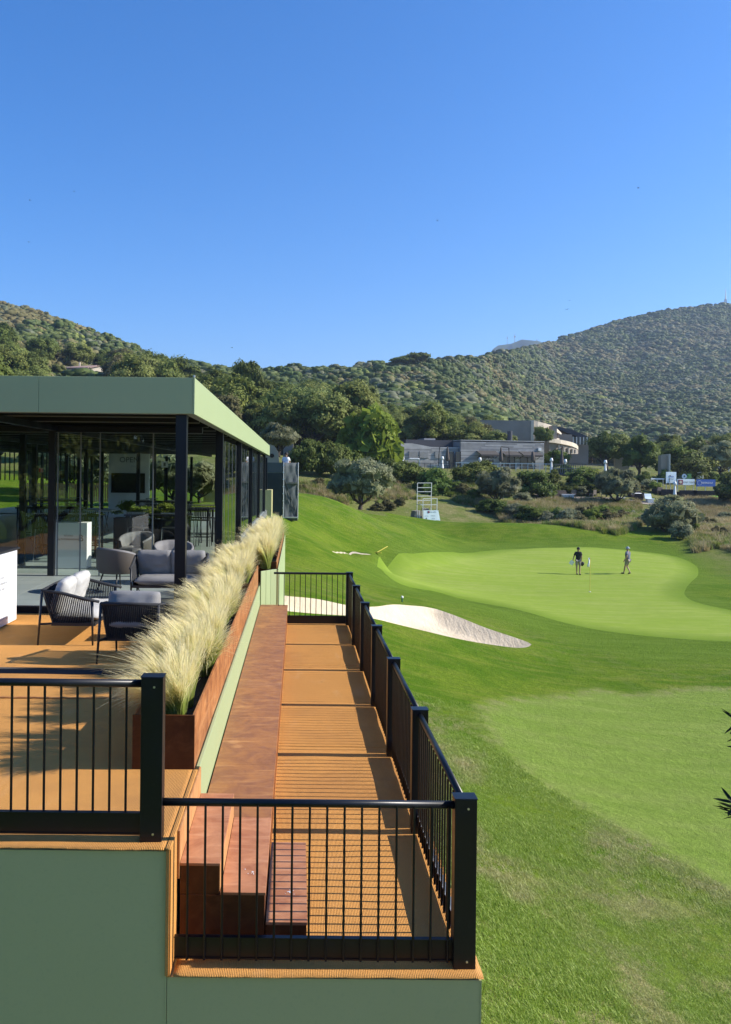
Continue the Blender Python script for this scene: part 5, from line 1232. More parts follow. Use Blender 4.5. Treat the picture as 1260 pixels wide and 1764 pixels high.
# ---------------------------------------------------------------- structures outside behind the pavilion
t = thing('garden_wall', 'sage green low wall with plywood planter behind the pavilion, seen through its glass', 'wall', (PX(362,50), 50, 4.5))
a = MB(); a.box(PX(352,50), 49.8, 3.6, PX(385,50), 50.2, 6.05); a.build('wall_panel', M['sage'], t)
a = MB(); a.box(PX(345,50.6), 50.3, 5.4, PX(380,50.6), 50.8, 6.9-.9); a.build('planter_box', M['planter'], t)
for i, px in enumerate((347,352,372)): tag(put('feather_grass', FM[i], None, (PX(px,50.5), 50.5, 5.9), 0, 1.5), ['left tuft of feather grass in the far plywood planter seen through the glass','middle tuft of feather grass in the far plywood planter','right tuft of feather grass in the far plywood planter'][i], 'grass plant', 'far feather grasses')
t = thing('end_wall', 'bright sage green box wall at the far right corner of the pavilion', 'wall', (-1.45, 47.6, 4.2))
a = MB(); a.box(-2.4, 46.9, 3.6, -1.46, 48.6, 5.95); a.build('wall_panel', M['sage'], t, bevel=.01)
# terrace with bright gravel behind left
t = thing('rear_fence', 'timber slatted fence panel behind olive trees, seen through the tall glass screen', 'fence', (-14, 53, 4.5))
for k in range(44): a = MB(); xx = -17.5+k*.14; a.box(xx, 53, 4.4, xx+.10, 53.03, 6.1); a.build('fence_slat', M['ply_edge'], t)
a = MB(); a.box(-17.6, 53.035, 5.9, -11.3, 53.08, 5.98); a.box(-17.6, 53.035, 4.7, -11.3, 53.08, 4.78); a.build('fence_rail', M['grey_line'], t)
# ---------------------------------------------------------------- dark netted platform with the man in white
D = 50.2; p0 = P(461, 880, D); xa, xb, xc = PX(440, D), PX(489, D), PX(514, D)
zb = Hs(xb, D); zt = P(489, 797, D).z
t = thing('netted_platform', 'tall camera platform wrapped in dark netting beyond the far corner of the pavilion', 'platform', (xb, D, zb))
a = MB(); a.box(xa, D, zb-.6, xb, D+.05, zt-.62); a.build('side_netting', M['mesh_dark'], t)
a = MB(); a.box(xa, D-.02, zt-.6, xb, D+.04, zt); a.build('parapet_netting', M['mesh_pale'], t)
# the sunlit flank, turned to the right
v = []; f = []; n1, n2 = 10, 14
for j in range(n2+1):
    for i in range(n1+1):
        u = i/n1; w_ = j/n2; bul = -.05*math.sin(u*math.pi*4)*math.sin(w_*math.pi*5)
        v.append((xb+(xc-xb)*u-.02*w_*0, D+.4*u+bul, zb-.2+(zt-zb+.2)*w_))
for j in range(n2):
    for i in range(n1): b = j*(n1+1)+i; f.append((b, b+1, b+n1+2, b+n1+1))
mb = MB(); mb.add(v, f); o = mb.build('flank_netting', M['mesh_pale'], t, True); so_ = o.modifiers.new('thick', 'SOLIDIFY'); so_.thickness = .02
for (x0, y0, x1, y1) in ((xb, D-.03, xb, D-.03), (xc, D+.38, xc, D+.38), (xa, D, xa, D), (xb, D+1.6, xb, D+1.6), (xc, D+1.9, xc, D+1.9)):
    a = MB(); a.tube([(x0, y0, zb-.1), (x0, y0, zt+.02)], .03, 6); a.build('post', M['alu'], t)
for j in range(8): zz = zb+.15+j*(zt-zb-.3)/7; a = MB(); a.box(xb-.05, D-.06, zz-.02, xb+.04, D-.035, zz+.03); a.build('clip', M['white'], t)
a = MB(); a.bar((xb+.05, D-.02, zt-1.0), (xc-.03, D+.34, zb+.1), .06, .02); a.bar((xb+.05, D-.02, zt-.9*1.9), (xc-.2, D+.28, zb+.1), .04, .02); a.build('brace', M['mesh_dark'], t)
a = MB(); a.box(xa, D+.06, zt-1.25, xc, D+1.9, zt-1.15); a.build('floor', M['deckwood'], t)
a = MB(); a.box(xb-.1, D-.05, zb-.02, xc+.02, D+.35, zb+.04); a.build('base_plate', M['alu'], t)
pl_z = zt-1.15
# pale half dome screen and board behind it
t = thing('round_grey_screen', 'grey rounded panel with a dark round porthole behind the netted platform', 'screen', (PX(471,70), 70, 8))
pts = []
cx_ = P(460, 790, 70)
poly = [(PX(452,70), P(452,800,70).z), (PX(482,70), P(482,800,70).z), (PX(479,70), P(479,778,70).z), (PX(472,70), P(472,768,70).z), (PX(462,70), P(462,764,70).z), (PX(452,70), P(452,764,70).z)]
a = MB(); a.v = []; n_ = len(poly)
a.add([(x, 70, z) for x, z in poly]+[(x, 70.3, z) for x, z in poly], [tuple(range(n_)), tuple(range(2*n_-1, n_-1, -1))]+[((i+1)%n_, i, n_+i, n_+(i+1)%n_) for i in range(n_)])
a.build('panel', M['stone'], t); c_ = P(469, 785, 70)
a = MB(); a.tube([(c_.x, 69.93, c_.z), (c_.x, 69.99, c_.z)], .17, 20); a.build('porthole', M['screen'], t)
t = thing('grey_roof_block', 'flat grey block showing above the wood right of the round panel', 'building', (PX(498,95), 95, 8)); a = MB(); a.box(PX(488,95), 95, 6, PX(505,95), 99, P(500,764,95).z); a.build('wall', M['stone'], t)
# ---------------------------------------------------------------- scaffold tower with sponsor board
D = 78.; base = P(738, 895, D); zg = Hs(base.x, D)
t = thing('scaffold_tower', 'white tubular scaffold camera tower with white sponsor board on the lawn', 'scaffold', (base.x, D, zg))
def px2(px, py, dd=D): q_ = P(px, py, dd); return (q_.x, dd, q_.z)
def bars(name, segs, w_=.055, m='metal_w'):
    for p0_, p1_ in segs: a = MB(); a.bar(p0_, p1_, w_, w_); a.build(name, M[m], t)
for (x0, dd) in ((725,D+1.4),(751,D+1.4)): bars('upright', [(px2(x0, 832, dd), px2(x0-1.5, 893, dd))])
for py in (832, 840, 847, 854.5, 862): bars('crossbar', [(px2(725, py, D+1.4), px2(751.5, py, D+1.4))])
for (x0, y0) in ((728.5,859),(754.5,859),(723.5,861),(749.5,862)): dd = D if x0 in (728.5,754.5) else D+1.2; bars('upright', [(px2(x0, y0, dd), px2(x0-.8, 895, dd))])
for (x0, x1, y0) in ((728.5,754.5,859),(723.5,754,869.5)): bars('crossbar', [(px2(x0, y0, D), px2(x1, y0, D))])
bars('crossbar', [(px2(723.5,861.5,D+1.2), px2(729,861.5,D+1.2)), (px2(723.5,869,D+1.2), px2(728.5,869,D))])
for dd in (D, D+1.4): bars('brace', [(px2(725, 832+30, D+1.4), px2(750, 885, D+1.4))], .03)
tl, br_ = px2(727.5, 879, D-.3), px2(754.5, 896.5, D-.3)
bd = MB(); bd.box(tl[0], D-.34, br_[2], br_[0], D-.3, tl[2]); bo = bd.build('sponsor_board', M['paleblue'], t)
a = MB(); a.box(tl[0], D-.345, br_[2]-.12, br_[0], D-.3, br_[2]-.005); a.build('board_foot', M['greenprint'], t)
q0 = px2(737, 882, D-.36); a = MB(); a.box(q0[0]-.09, D-.36, q0[2]-.09, q0[0]+.09, D-.341, q0[2]+.09); a.build('logo', M['maroon'], bo)
q0 = px2(733, 893, D-.36); a = MB(); a.tube([(q0[0], D-.35, q0[2]), (q0[0], D-.341, q0[2])], .07, 12); a.build('logo', M['ink'], bo)
text('GOLF OPEN', .13, px2(744.5, 883, D-.345), bo, 'ink'); text('ITALIA', .15, px2(745.5, 889.5, D-.345), bo, 'ink_pale'); text('PARTNER', .10, px2(733.5, 889.5, D-.345), bo, 'ink_pale'); text('TOUR', .12, px2(745.5, 894.5, D-.345), bo, 'ink')
fl = px2(711, 896.5, D-.1); a = MB(); a.extr([(fl[0], fl[2]), (px2(726.5,897,D)[0], fl[2]-.05), (px2(725.5,879,D)[0], px2(725,879.5,D)[2]), (px2(714,880,D)[0], px2(714,880,D)[2])], 'y', D-.1, D+.9); a.build('side_skirt', M['stone'], t)
for px_ in (718, 721.5): a = MB(); a.bar(px2(px_, 879, D-.14), px2(px_, 896, D-.14), .05, .02); a.build('skirt_frame', M['metal_w'], t)
a = MB(); a.extr([(br_[0]+.02, br_[2]), (br_[0]+.24, br_[2]-.03), (br_[0]+.04, tl[2])], 'y', D-.28, D+.7); a.build('side_skirt', M['paleblue'], t)
a = MB(); zc = px2(738, 878, D)[2]; a.box(px2(731,878,D)[0], D+.2, zc-.1, px2(741,878,D)[0], D+.7, zc+.1); a.build('equipment_case', M['stone'], t)
t.rotation_euler.z = R(14)
# ---------------------------------------------------------------- grey timber clubhouse
D = 122.; 
def q3(px, py, dd): q_ = P(px, py, dd); return q_
t = thing('timber_clubhouse', 'long low clubhouse clad in weathered grey boards with three dark awnings', 'building', (PX(800,D), D, 7.2))
def boards(x0, x1, y, z0, z1, h=.19, parent=t, skip=(), slope=0.):
    """horizontal cladding boards, each with its own shade, around openings"""
    n_ = int((z1-z0)/h); r_ = random.Random(int(x0*10)); A_ = MB(); B_ = MB()
    for k in range(n_):
        za, zb_ = z0+k*h, z0+(k+1)*h-.02; xx = x0
        while xx < x1-.05:
            L = min(x1-xx, r_.uniform(2.5, 5)); segs = [(xx, xx+L-.01)]
            for (sa, sb, sza, szb) in skip:
                if zb_ > sza and za < szb:
                    ns_ = []
                    for (u0, u1) in segs:
                        if u1 <= sa or u0 >= sb: ns_.append((u0, u1))
                        else:
                            if u0 < sa: ns_.append((u0, sa))
                            if u1 > sb: ns_.append((sb, u1))
                    segs = ns_
            for (u0, u1) in segs:
                (A_ if r_.random() < .55 else B_).box(u0, y-.03-r_.random()*.02, za, u1, y, zb_)
            xx += L
    for mm, m_ in ((A_, 'clad_a'), (B_, 'clad_b')):
        if mm.v: o = mm.build('cladding', M[m_], parent); o['kind'] = 'stuff'
xl, xm, xr = PX(702, D), PX(793, D), PX(948, D)
ztop = P(793, 757.5, D).z; ztop2 = P(948, 761.5, D).z; zb_ = 7.2
zdoor = P(850, 783, D).z
a = MB(); a.box(xm+.01, D+.02, zb_-1.5, xr, D+14, ztop-.25); a.build('wall', M['clad_a'], t)
aw = [(822,857,836,855),(866,897,872,900),(900,936,905,932)]
doors = [(PX(a_,D), PX(b_,D), zb_, P(850,786.5,D).z) for (a_, b_) in ((826,853),(868,893),(903,931))]+[(PX(773,D),PX(780,D),zb_,P(850,779,D).z),(PX(784,D),PX(793,D),zb_,P(850,779,D).z)]
boards(xm, xr, D, zb_, ztop-.1, skip=doors)
a = MB(); a.box(xm-.02, D-.08, ztop-.12, xr+.05, D+14, ztop); a.build('roof', M['clad_b'], t)
for (x0, x1, z0, z1) in doors:
    a = MB(); a.box(x0, D-.01, z0, x1, D+.012, z1); w_ = a.build('glass_door', M['dglass'], t)
    n_ = max(1, int((x1-x0)/.9))
    for k in range(n_+1): xx = x0+(x1-x0)*k/n_; b = MB(); b.box(xx-.04, D-.05, z0, xx+.04, D-.012, z1); b.build('door_frame', M['black_matt'], w_)
for (a0, a1, b0, b1) in aw:
    X0, X1 = PX(a0, D), PX(a1, D); zt_, zl = P(850, 776.5, D).z, P(850, 783, D-1.6).z
    a = MB(); a.extr([(D-.05, zt_), (D-1.7, zl+.02), (D-1.7, zl-.25), (D-1.66, zl-.25), (D-1.64, zl), (D-.05, zt_-.08)], 'x', X0, X1); a.build('awning', M['awning'], t)
    for xx in (X0+.1, X1-.1): b = MB(); b.bar((xx, D-.06, zl-.5), (xx, D-1.6, zl-.02), .05, .05); b.build('awning_arm', M['black_matt'], t)
# lower left wing with a sloping parapet and the dark recessed roof
a = MB(); a.extr([(PX(688,D+1), zb_-1.5), (xm-.02, zb_-1.5), (xm-.02, P(793,770.5,D).z), (PX(742,D), P(742,770,D).z), (PX(708,D), P(708,764,D).z), (PX(688,D), P(690,764,D).z)], 'y', D+.6, D+10); a.build('side_wing', M['clad_b'], t)
boards(PX(690,D), xm-.03, D+.58, zb_, P(850,771,D).z, skip=doors[3:], h=.2)
a = MB(); a.box(PX(706,D), D+3, P(850,771,D).z, xm-.03, D+12, P(850,758.5,D).z+.05); a.build('dark_roof_block', M['slate'], t)
a = MB(); a.box(PX(739,D+5), D+5, P(850,759,D).z, PX(759,D+5), D+8, P(850,755.5,D).z+.1); a.build('roof_light', M['clad_b'], t)
for (a0, a1) in ((702,718),(721,737),(749,760)):
    X0, X1 = PX(a0, D), PX(a1, D); z0, z1 = P(850,790,D).z, P(850,779,D).z
    fr = MB(); fr.box(X0, D+.5, z0, X1, D+.54, z1); w_ = fr.build('window', M['dglass'], t)
    for k in range(6): b = MB(); zz = z0+(z1-z0)*k/6+.03; b.box(X0, D+.42, zz, X1, D+.49, zz+.1); b.build('louvre', M['clad_b'], w_)
a = MB(); a.box(PX(935.5,D), D-.35, P(850,775,D).z, PX(941,D), D-.06, P(850,770,D).z); a.build('wall_lamp', M['shade'], t)
text('RISTORANTE', .42, (PX(842,D), D-.07, P(850,792.5,D).z), t, 'alu')
t.rotation_euler.z = R(11)
# chimney pipe
a = MB(); a.tube([(PX(898,128), 128, 9), (PX(898,128), 128, P(898,742,128).z)], .38, 12); a.build('flue_pipe', M['slate'], t)
# terrace slab and its pale railing
t = thing('clubhouse_terrace', 'stone edged terrace in front of the timber clubhouse', 'terrace', (PX(820,112), 112, 7))
a = MB(); a.box(PX(690,110.6), 110.6, 5.2, PX(955,110.6), 121.9, 7.18); a.build('terrace_slab', M['path'], t)
t = thing('terrace_railing', 'pale metal railing along the clubhouse terrace', 'railing', (PX(820,110.8), 110.8, 7.18))
zr_ = P(800, 797, 110.8).z
a = MB(); a.bar((PX(785,110.8), 110.8, zr_), (PX(952,110.8), 110.8, zr_-.06), .09, .09); a.build('top_rail', M['metal_w'], t)
a = MB(); a.bar((PX(785,110.8), 110.8, zr_-.45), (PX(952,110.8), 110.8, zr_-.5), .03, .03); a.build('mid_rail', M['metal_w'], t)
for k in range(17): xx = PX(786+k*10.3, 110.8); a = MB(); a.bar((xx, 110.8, 7.17), (xx, 110.8, zr_), .06, .06); a.build('post', M['metal_w'], t)
t = thing('glass_balustrade', 'dark glazed balustrade on the left part of the clubhouse terrace', 'railing', (PX(715,110.9), 110.9, 7.18))
a = MB(); a.bar((PX(662,110.9), 110.9, zr_-.1), (PX(782,110.9), 110.9, zr_-.1), .07, .07); a.build('top_rail', M['slate'], t)
for k in range(13): xx = PX(664+k*9.7, 110.9); a = MB(); a.bar((xx, 110.9, 7.0), (xx, 110.9, zr_-.12), .05, .05); a.build('post', M['slate'], t)
# parasols, lamps
def parasol(label, px, D_, ztop_, h=2.6, cant=True, lean=1):
    x = PX(px, D_); zb2 = ztop_-h; t = thing('folded_parasol', label, 'parasol', (x, D_, zb2))
    a = MB(); a.lathe([(.16,.7),(.30,.95),(.24,1.5),(.17,2.1),(.09,h-.12),(.03,h)], 0, 0, 9); a.build('folded_canopy', M['parasol'], t, True, local=True)
    a = MB(); a.tube([(0,0,.1),(0,0,.75)], .03, 6); a.build('pole', M['alu'], t, local=True); a = MB(); a.box(-.4,-.4,0,.4,.4,.1); a.build('base', M['slate'], t, local=True)
    if cant: a = MB(); a.bar((lean*1.25,.1,0),(lean*1.1,.1,h-.1),.08,.08); a.bar((lean*1.1,.1,h-.1),(0,.1,h+.06),.06,.06); a.build('cantilever_arm', M['black_matt'], t, local=True)
parasol('folded taupe parasol left of the clubhouse door', 771, 116, P(850,770,116).z, 2.7, True, -1)
parasol('folded taupe parasol between the first and second awnings', 863, 116, P(850,770,116).z, 2.7, True, 1)
parasol('folded taupe parasol in front of the third awning', 918, 116, P(850,776,116).z, 2.2, False)
parasol('large folded taupe parasol just right of the clubhouse corner', 968, 110, P(850,773,110).z, 3.0, True, -1)
def lamp(label, px, D_, py_top, h=1.5, s=1.0):
    x = PX(px, D_); z = P(px, py_top, D_).z-h; t = thing('white_floor_lamp', label, 'lamp', (x, D_, z), group='white outdoor floor lamps')
    a = MB(); a.lathe([(.22*s,h-.42),(.235*s,h-.41),(.15*s,h),(.13*s,h)], 0, 0, 14); a.build('lamp_shade', M['shade'], t, True, local=True)
    a = MB(); a.lathe([(.22*s,0),(.2*s,.05),(.10*s,h-.45),(.09*s,h-.4)], 0, 0, 10); a.build('lamp_body', M['shade'], t, True, local=True)
for px, D_, py, h, lb in ((694,112,786,1.7,'white floor lamp in front of the louvred windows at the left of the terrace'),(762,112,786,1.6,'white floor lamp beside the folded parasol left of the clubhouse door'),(827,112,788,1.9,'white floor lamp in front of the first awning'),(950,109,789,1.9,'white floor lamp at the right corner of the clubhouse'),
    (974,109,791,1.6,'white floor lamp under the large folded parasol'),(1043,108,792.5,1.6,'white floor lamp at the right end of the upper terrace fence'),(949.5,99,841.5,1.35,'white floor lamp at the left end of the lower lawn terrace'),(1053,99,844,1.35,'white floor lamp left of the spreading olive tree'),(1163,103,829.5,1.6,'white floor lamp in front of the maroon and white banner')):
    lamp(lb, px, D_, py, h)
# white hooded beach chair on the terrace
t = thing('hooded_bench', 'white hooded bench on the left part of the clubhouse terrace', 'bench', (PX(713,113), 113, 7.2))
a = MB(); a.box(-.7,-.5,1.5,.7,.5,1.75); a.build('hood', M['shade'], t, local=True, bevel=.1); a = MB(); a.box(.6,-.4,0,.75,.4,1.5); a.box(-.6,-.4,0,.6,.4,.5); a.build('frame', M['shade'], t, local=True)
# terrace fence right of the clubhouse (weathered timber)
t = thing('timber_fence', 'weathered timber balustrade on a dark deck right of the clubhouse', 'fence', (PX(985,108), 108, 6.3))
z0 = P(985, 814.5, 108).z; z1 = P(985, 800, 108).z
a = MB(); a.box(PX(950,108), 107.9, z0-.35, PX(1005,108), 111, z0); a.build('deck_floor', M['slate'], t)
for k in range(14): xx = PX(954+k*3.8, 108); a = MB(); a.box(xx-.04, 107.95, z0, xx+.04, 108.02, z1); a.build('post', M['deckwood'], t)
for zz in (z1, (z0+z1)/2): a = MB(); a.bar((PX(952,108), 107.9, zz), (PX(1036,108), 107.9, zz+.05), .09, .07); a.build('rail', M['deckwood'], t)
# white slatted fence far left of the clubhouse
t = thing('white_slatted_fence', 'pale horizontal slatted fence above the dark hedge left of the pine trees', 'fence', (PX(560,104), 104, 8))
z0, z1 = P(560, 794, 104).z, P(560, 782, 104).z
for k in range(5): zz = z0+(z1-z0)*k/4.4; a = MB(); a.box(PX(524,104), 103.96, zz, PX(597,104), 104, zz+.12); a.build('slat', M['cream'] if 0 else M['metal_w'], t)
for k in range(7): xx = PX(525+k*12, 104); a = MB(); a.box(xx-.06, 104.001, z0-1.2, xx+.06, 104.1, z1+.1); a.build('post', M['deckwood'], t)
t = thing('low_shed', 'small dark flat roofed shed behind the pale slatted fence', 'building', (PX(580,112), 112, 8.2))
a = MB(); a.box(PX(574,112), 112, 7.5, PX(606,112), 117, P(590,771,112).z); a.build('wall', M['slate'], t)
a = MB(); a.box(PX(524,110), 110, P(540,782,110).z, PX(568,110), 114, P(540,779,110).z); a.build('flat_roof', M['clad_b'], t)
a = MB(); a.box(PX(586,112), 111.93, P(590,786,112).z, PX(592,112), 111.999, P(590,778,112).z); a.build('window', M['dglass'], t)
# ---------------------------------------------------------------- stone house with curved cream wings
D = 146.; t = thing('curved_stone_house', 'stone and cream house with curved terraces behind the timber clubhouse', 'building', (PX(900,D), D, 10))
X0, X1 = PX(827, D), PX(914, D); zt_ = P(870, 724, D).z
a = MB(); a.box(X0, D, 8, X1, D+10, zt_); a.build('wall', M['stone'], t)
for k in range(9):
    zz = 9+k*(zt_-9)/9; a = MB(); a.box(X0-.02, D-.04, zz, X1, D-.005, zz+(zt_-9)/9-.03); a.build('stone_course', M['stone'], t)
a = MB(); a.box(X1+.005, D-.1, 8, X1+.5, D+10.1, zt_+.05); a.build('corner_pier', M['cream'], t)
def arc_band(name, pxs, py0, py1, dep, m, th=1.2, off=0):
    """curved horizontal band swinging back to the right"""
    v = []; n_ = len(pxs)
    for i, (px, dd) in enumerate(pxs):
        zt2, zb2 = P(px, py0[i], dd).z, P(px, py1[i], dd).z; x = PX(px, dd)
        v += [(x, dd, zb2), (x, dd, zt2), (x, dd+th, zt2), (x, dd+th, zb2)]
    f = []
    for i in range(n_-1):
        b = i*4; f += [(b, b+4, b+5, b+1), (b+1, b+5, b+6, b+2), (b+2, b+6, b+7, b+3), (b+3, b+7, b+4, b)]
    f += [(0,1,2,3), ((n_-1)*4+3, (n_-1)*4+2, (n_-1)*4+1, (n_-1)*4)]
    mb = MB(); mb.add(v, f); return mb.build(name, M[m], t)
pp = [(916,D+.5),(926,D+.7),(936,D+1.3),(946,D+2.2),(954,D+3.4),(960,D+5),(967,D+7)]
arc_band('upper_parapet', pp, [724,726,728.5,731.5,735,739,746], [735,736,737.5,739.5,742,745,749], 0, 'cream')
arc_band('upper_terrace', pp, [752,752.5,753,753.5,754,755,756], [757,757.5,758,758.5,759,760,761], 0, 'cream')
a = MB(); a.box(X1+.6, D+2.4, 9, PX(955,D), D+3, P(940,735,D).z); a.build('recessed_wall', M['stucco'], t)
for px_ in (923,936,947): a = MB(); a.box(PX(px_-1.2,D), D+1.35, P(940,756,D).z, PX(px_+1.2,D), D+1.6, P(940,736,D).z); a.build('column', M['cream'], t)
for (u0, u1) in ((917,921),(925.5,934)): a = MB(); a.box(PX(u0,D), D+2.3, P(940,753,D).z, PX(u1,D), D+2.38, P(940,738,D).z); a.build('window', M['dglass'], t)
a = MB(); a.box(PX(954,D-1), D-.5, P(940,757,D).z, PX(960.5,D-1), D+2, P(940,733,D).z); a.build('tall_pier', M['stucco'], t)
p2 = [(946,D-2),(956,D-1.6),(966,D-1),(976,D+.2),(986,D+2),(993,D+4.5),(996,D+7.5)]
arc_band('lower_parapet', p2, [755,756,757.5,759.5,762,765,769], [762,763,764.5,766.5,769,772,775], 0, 'cream', 1.0)
arc_band('lower_wall', [(a_, b_+.8) for a_, b_ in p2], [762,763,764.5,766.5,769,772,775], [782]*7, 0, 'stone', .6)
for px_ in (963,971,979,986,991): dd = np.interp(px_, [q_[0] for q_ in p2], [q_[1] for q_ in p2]); a = MB(); a.box(PX(px_-.9,dd), dd, P(940,780,dd).z, PX(px_+.9,dd), dd+.5, P(940,np.interp(px_,[946,996],[762,775])+.2,dd).z); a.build('column', M['cream'], t)
a = MB(); a.extr([(PX(962,156), 9), (PX(1020,156), 9), (PX(1020,156), P(940,756,156).z), (PX(1004,156), P(940,748,156).z), (PX(985,156), P(940,741,156).z), (PX(962,156), P(940,736.5,156).z)], 'y', 158, 170); a.build('rear_wing', M['stone'], t)
a = MB(); a.extr([(PX(958,156), P(940,738,156).z), (PX(1022,156), P(940,761,156).z), (PX(1022,156), P(940,756.5,156).z), (PX(1004,156), P(940,748,156).z), (PX(985,156), P(940,740,156).z), (PX(962,156), P(940,734.5,156).z)], 'y', 156, 171); a.build('dark_roof', M['slate'], t)
a = MB(); a.box(PX(961,D+6), D+6, 9, PX(985,D+6), D+7, P(940,748,D+6).z); a.build('inner_block', M['stone'], t)
a = MB(); a.box(PX(987,155.5), 155.4, P(940,765,155).z, PX(1012,155.5), 155.6, P(940,752,155).z); gw = a.build('glass_wall', M['dglass'], t)
for k in range(5): a = MB(); xx = PX(987+k*6, 155.3); a.box(xx-.06, 155.2, P(940,765,155).z, xx+.06, 155.39, P(940,752,155).z); a.build('mullion', M['metal_w'], gw)
T('mixed', 'broadleaf_tree', 'dark tree in front of the cream upper terrace of the curved house', 'tree', 936, 141, .6, z=11.2); T('lime', 'lime_shrub', 'bright yellow green bush at the right corner of the clubhouse', 'bush', 958, 127, 1.1)
T('mixed', 'broadleaf_tree', 'bushy tree on the clubhouse roof line left of the flue pipe', 'tree', 852, 135, .8, z=9.0); T('mixed', 'broadleaf_tree', 'low bushy tree between the flue pipe and the clubhouse roof', 'tree', 874, 135, .6, z=9.6)
# tan garden wall
t = thing('garden_wall', 'tan rendered wall with a bright end pier behind the dark oak', 'wall', (PX(1100,118), 118, 6))
a = MB(); a.box(PX(1060,127), 127, 5, PX(1084,127), 127.6, P(1120,788,127).z); a.build('wall_panel', M['stucco'], t)
a = MB(); a.box(PX(1139,118), 118, 5, PX(1150,118), 119, P(1120,784,118).z); a.build('wall_panel', M['stucco'], t)
a = MB(); a.box(PX(1150.2,118), 117.5, 5, PX(1152.5,118), 120, P(1120,782,118).z); a.build('end_pier', M['cream'], t)
# white glasshouse roofs at the far right
t = thing('white_canopy', 'long flat white canopy among the olive trees at the right', 'building', (PX(1215,135), 135, 8))
a = MB(); a.box(PX(1183,135), 135, P(1220,797,135).z, PX(1268,135), 139, P(1220,795,135).z); a.build('roof', M['cream'], t)
for k in range(5): a = MB(); xx = PX(1188+k*17, 135.2); a.box(xx-.08, 135.2, 5.8, xx+.08, 135.4, P(1220,797.2,135).z); a.build('post', M['alu'], t)
t = thing('flat_roof_house', 'low house with a pale flat roof far off above the right olive tree', 'building', (PX(1235,190), 190, 12))
a = MB(); a.box(PX(1222,190), 190, 8, PX(1250,190), 196, P(1220,783,190).z); a.build('wall', M['slate'], t); a = MB(); a.box(PX(1220,190), 189.6, P(1220,783,190).z+.001, PX(1252,190), 196.5, P(1220,781,190).z); a.build('roof', M['alu'], t)
# ---------------------------------------------------------------- pink villa on the left hill
D = 215.; t = thing('pink_villa', 'pale pink villa with a faded tiled roof on the left hill', 'building', (PX(150,D), D, P(150,650,D).z))
xl_, xm_, xr_ = PX(112,D), PX(150,D), PX(188,D); ze = P(150,632,D).z+ -.2; zb2 = P(150,662,D).z; zr2 = P(150,626.5,D).z
ridge_x = PX(170, D)
a = MB(); a.box(xl_, D, zb2-4, xm_, D+9, ze); a.build('wall', M['pink'], t)
a = MB(); v = [(xm_, D, zb2-4), (xr_, D+5, zb2-4), (xr_, D+5, P(150,642,D).z-.6), (ridge_x, D+2.5, zr2-.3), (xm_, D, ze)]
v += [(p_[0]+.0, p_[1]+6, p_[2]) for p_ in v]; a.add(v, [(0,1,2,3,4),(9,8,7,6,5),(0,5,6,1),(1,6,7,2),(2,7,8,3),(3,8,9,4),(4,9,5,0)]); a.build('gable_wall', M['cream'], t)
a = MB(); v = [(xl_-1.2, D-.6, ze-.1), (xm_+.1, D-.6, ze), (ridge_x+.1, D+2.2, zr2), (PX(121,D), D+4.5, zr2-.1)]; v += [(p_[0], p_[1], p_[2]-.25) for p_ in v]
a.add(v, [(0,1,2,3),(7,6,5,4),(0,4,5,1),(1,5,6,2),(2,6,7,3),(3,7,4,0)]); rf = a.build('roof', M['rooftile'], t)
a = MB(); v = [(ridge_x, D+2.1, zr2+.05), (xr_+.5, D+4.8, P(150,642,D).z-.4), (xr_+.5, D+9, P(150,642,D).z-.4), (ridge_x-.2, D+9, zr2+.05)]; v += [(p_[0], p_[1], p_[2]-.25) for p_ in v]
a.add(v, [(0,1,2,3),(7,6,5,4),(0,4,5,1),(1,5,6,2),(2,6,7,3),(3,7,4,0)]); a.build('roof', M['rooftile'], t)
a = MB(); a.box(PX(127,D), D+4, zr2-.4, PX(129,D), D+4.6, zr2+.9); a.build('chimney', M['cream'], rf)
a = MB(); a.box(PX(138,D), D-.04, ze-1.9, PX(141,D), D-.005, ze-.5); a.build('window', M['dglass'], t)
T('brown', 'broadleaf_tree', 'brownish tree in front of the cream gable of the villa', 'tree', 165, 210, .62); T('oak', 'oak_tree', 'dark tree in front of the pink villa wall', 'tree', 108, 209, .45); T('mixed', 'broadleaf_tree', 'tree at the left end of the villa roof', 'tree', 98, 211, .8)
# ---------------------------------------------------------------- masts on the summits
def mast(label, px, D_, py0, py1, w_, lat=False):
    b = P(px, py1, D_); z1 = P(px, py0, D_).z; t = thing('radio_mast', label, 'mast', (b.x, D_, b.z))
    h = z1-b.z
    if lat:
        for sx in (-1,1):
            for sy in (-1,1): a = MB(); a.bar((sx*w_,sy*w_,-8),(sx*w_*.25,sy*w_*.25,h*.45),.5,.5); a.build('leg', M['alu'], t, local=True)
        a = MB()
        for k in range(5): zz = h*.45*k/5; ww = w_*(1-.75*k/5); a.box(-ww,-ww,zz,ww,ww,zz+.5)
        a.build('platform', M['alu'], t, local=True)
        a = MB(); a.tube([(0,0,h*.4),(0,0,h*.75),(0,0,h)], [w_*.28,w_*.16,.15], 6); a.build('spire', M['alu'], t, local=True)
    else:
        a = MB(); a.tube([(0,0,-6),(0,0,h*.7),(0,0,h)], [w_,w_*.7,w_*.3], 5); a.build('pole', M['alu'], t, local=True); a = MB(); a.box(-w_*2,-w_,h*.55,w_*2,w_,h*.7); a.build('antenna', M['alu'], t, local=True)
mast('tall lattice radio mast on the right summit', 1250, 1000, 497, 530, 2.6, True)
mast('thin radio mast at the left of the far blue peak', 874, 3400, 577, 592, 1.2); mast('thick radio mast in the middle of the far blue peak', 887, 3400, 574, 590, 1.8); mast('short radio mast at the right of the far blue peak', 925, 3380, 583, 592, 1.4)
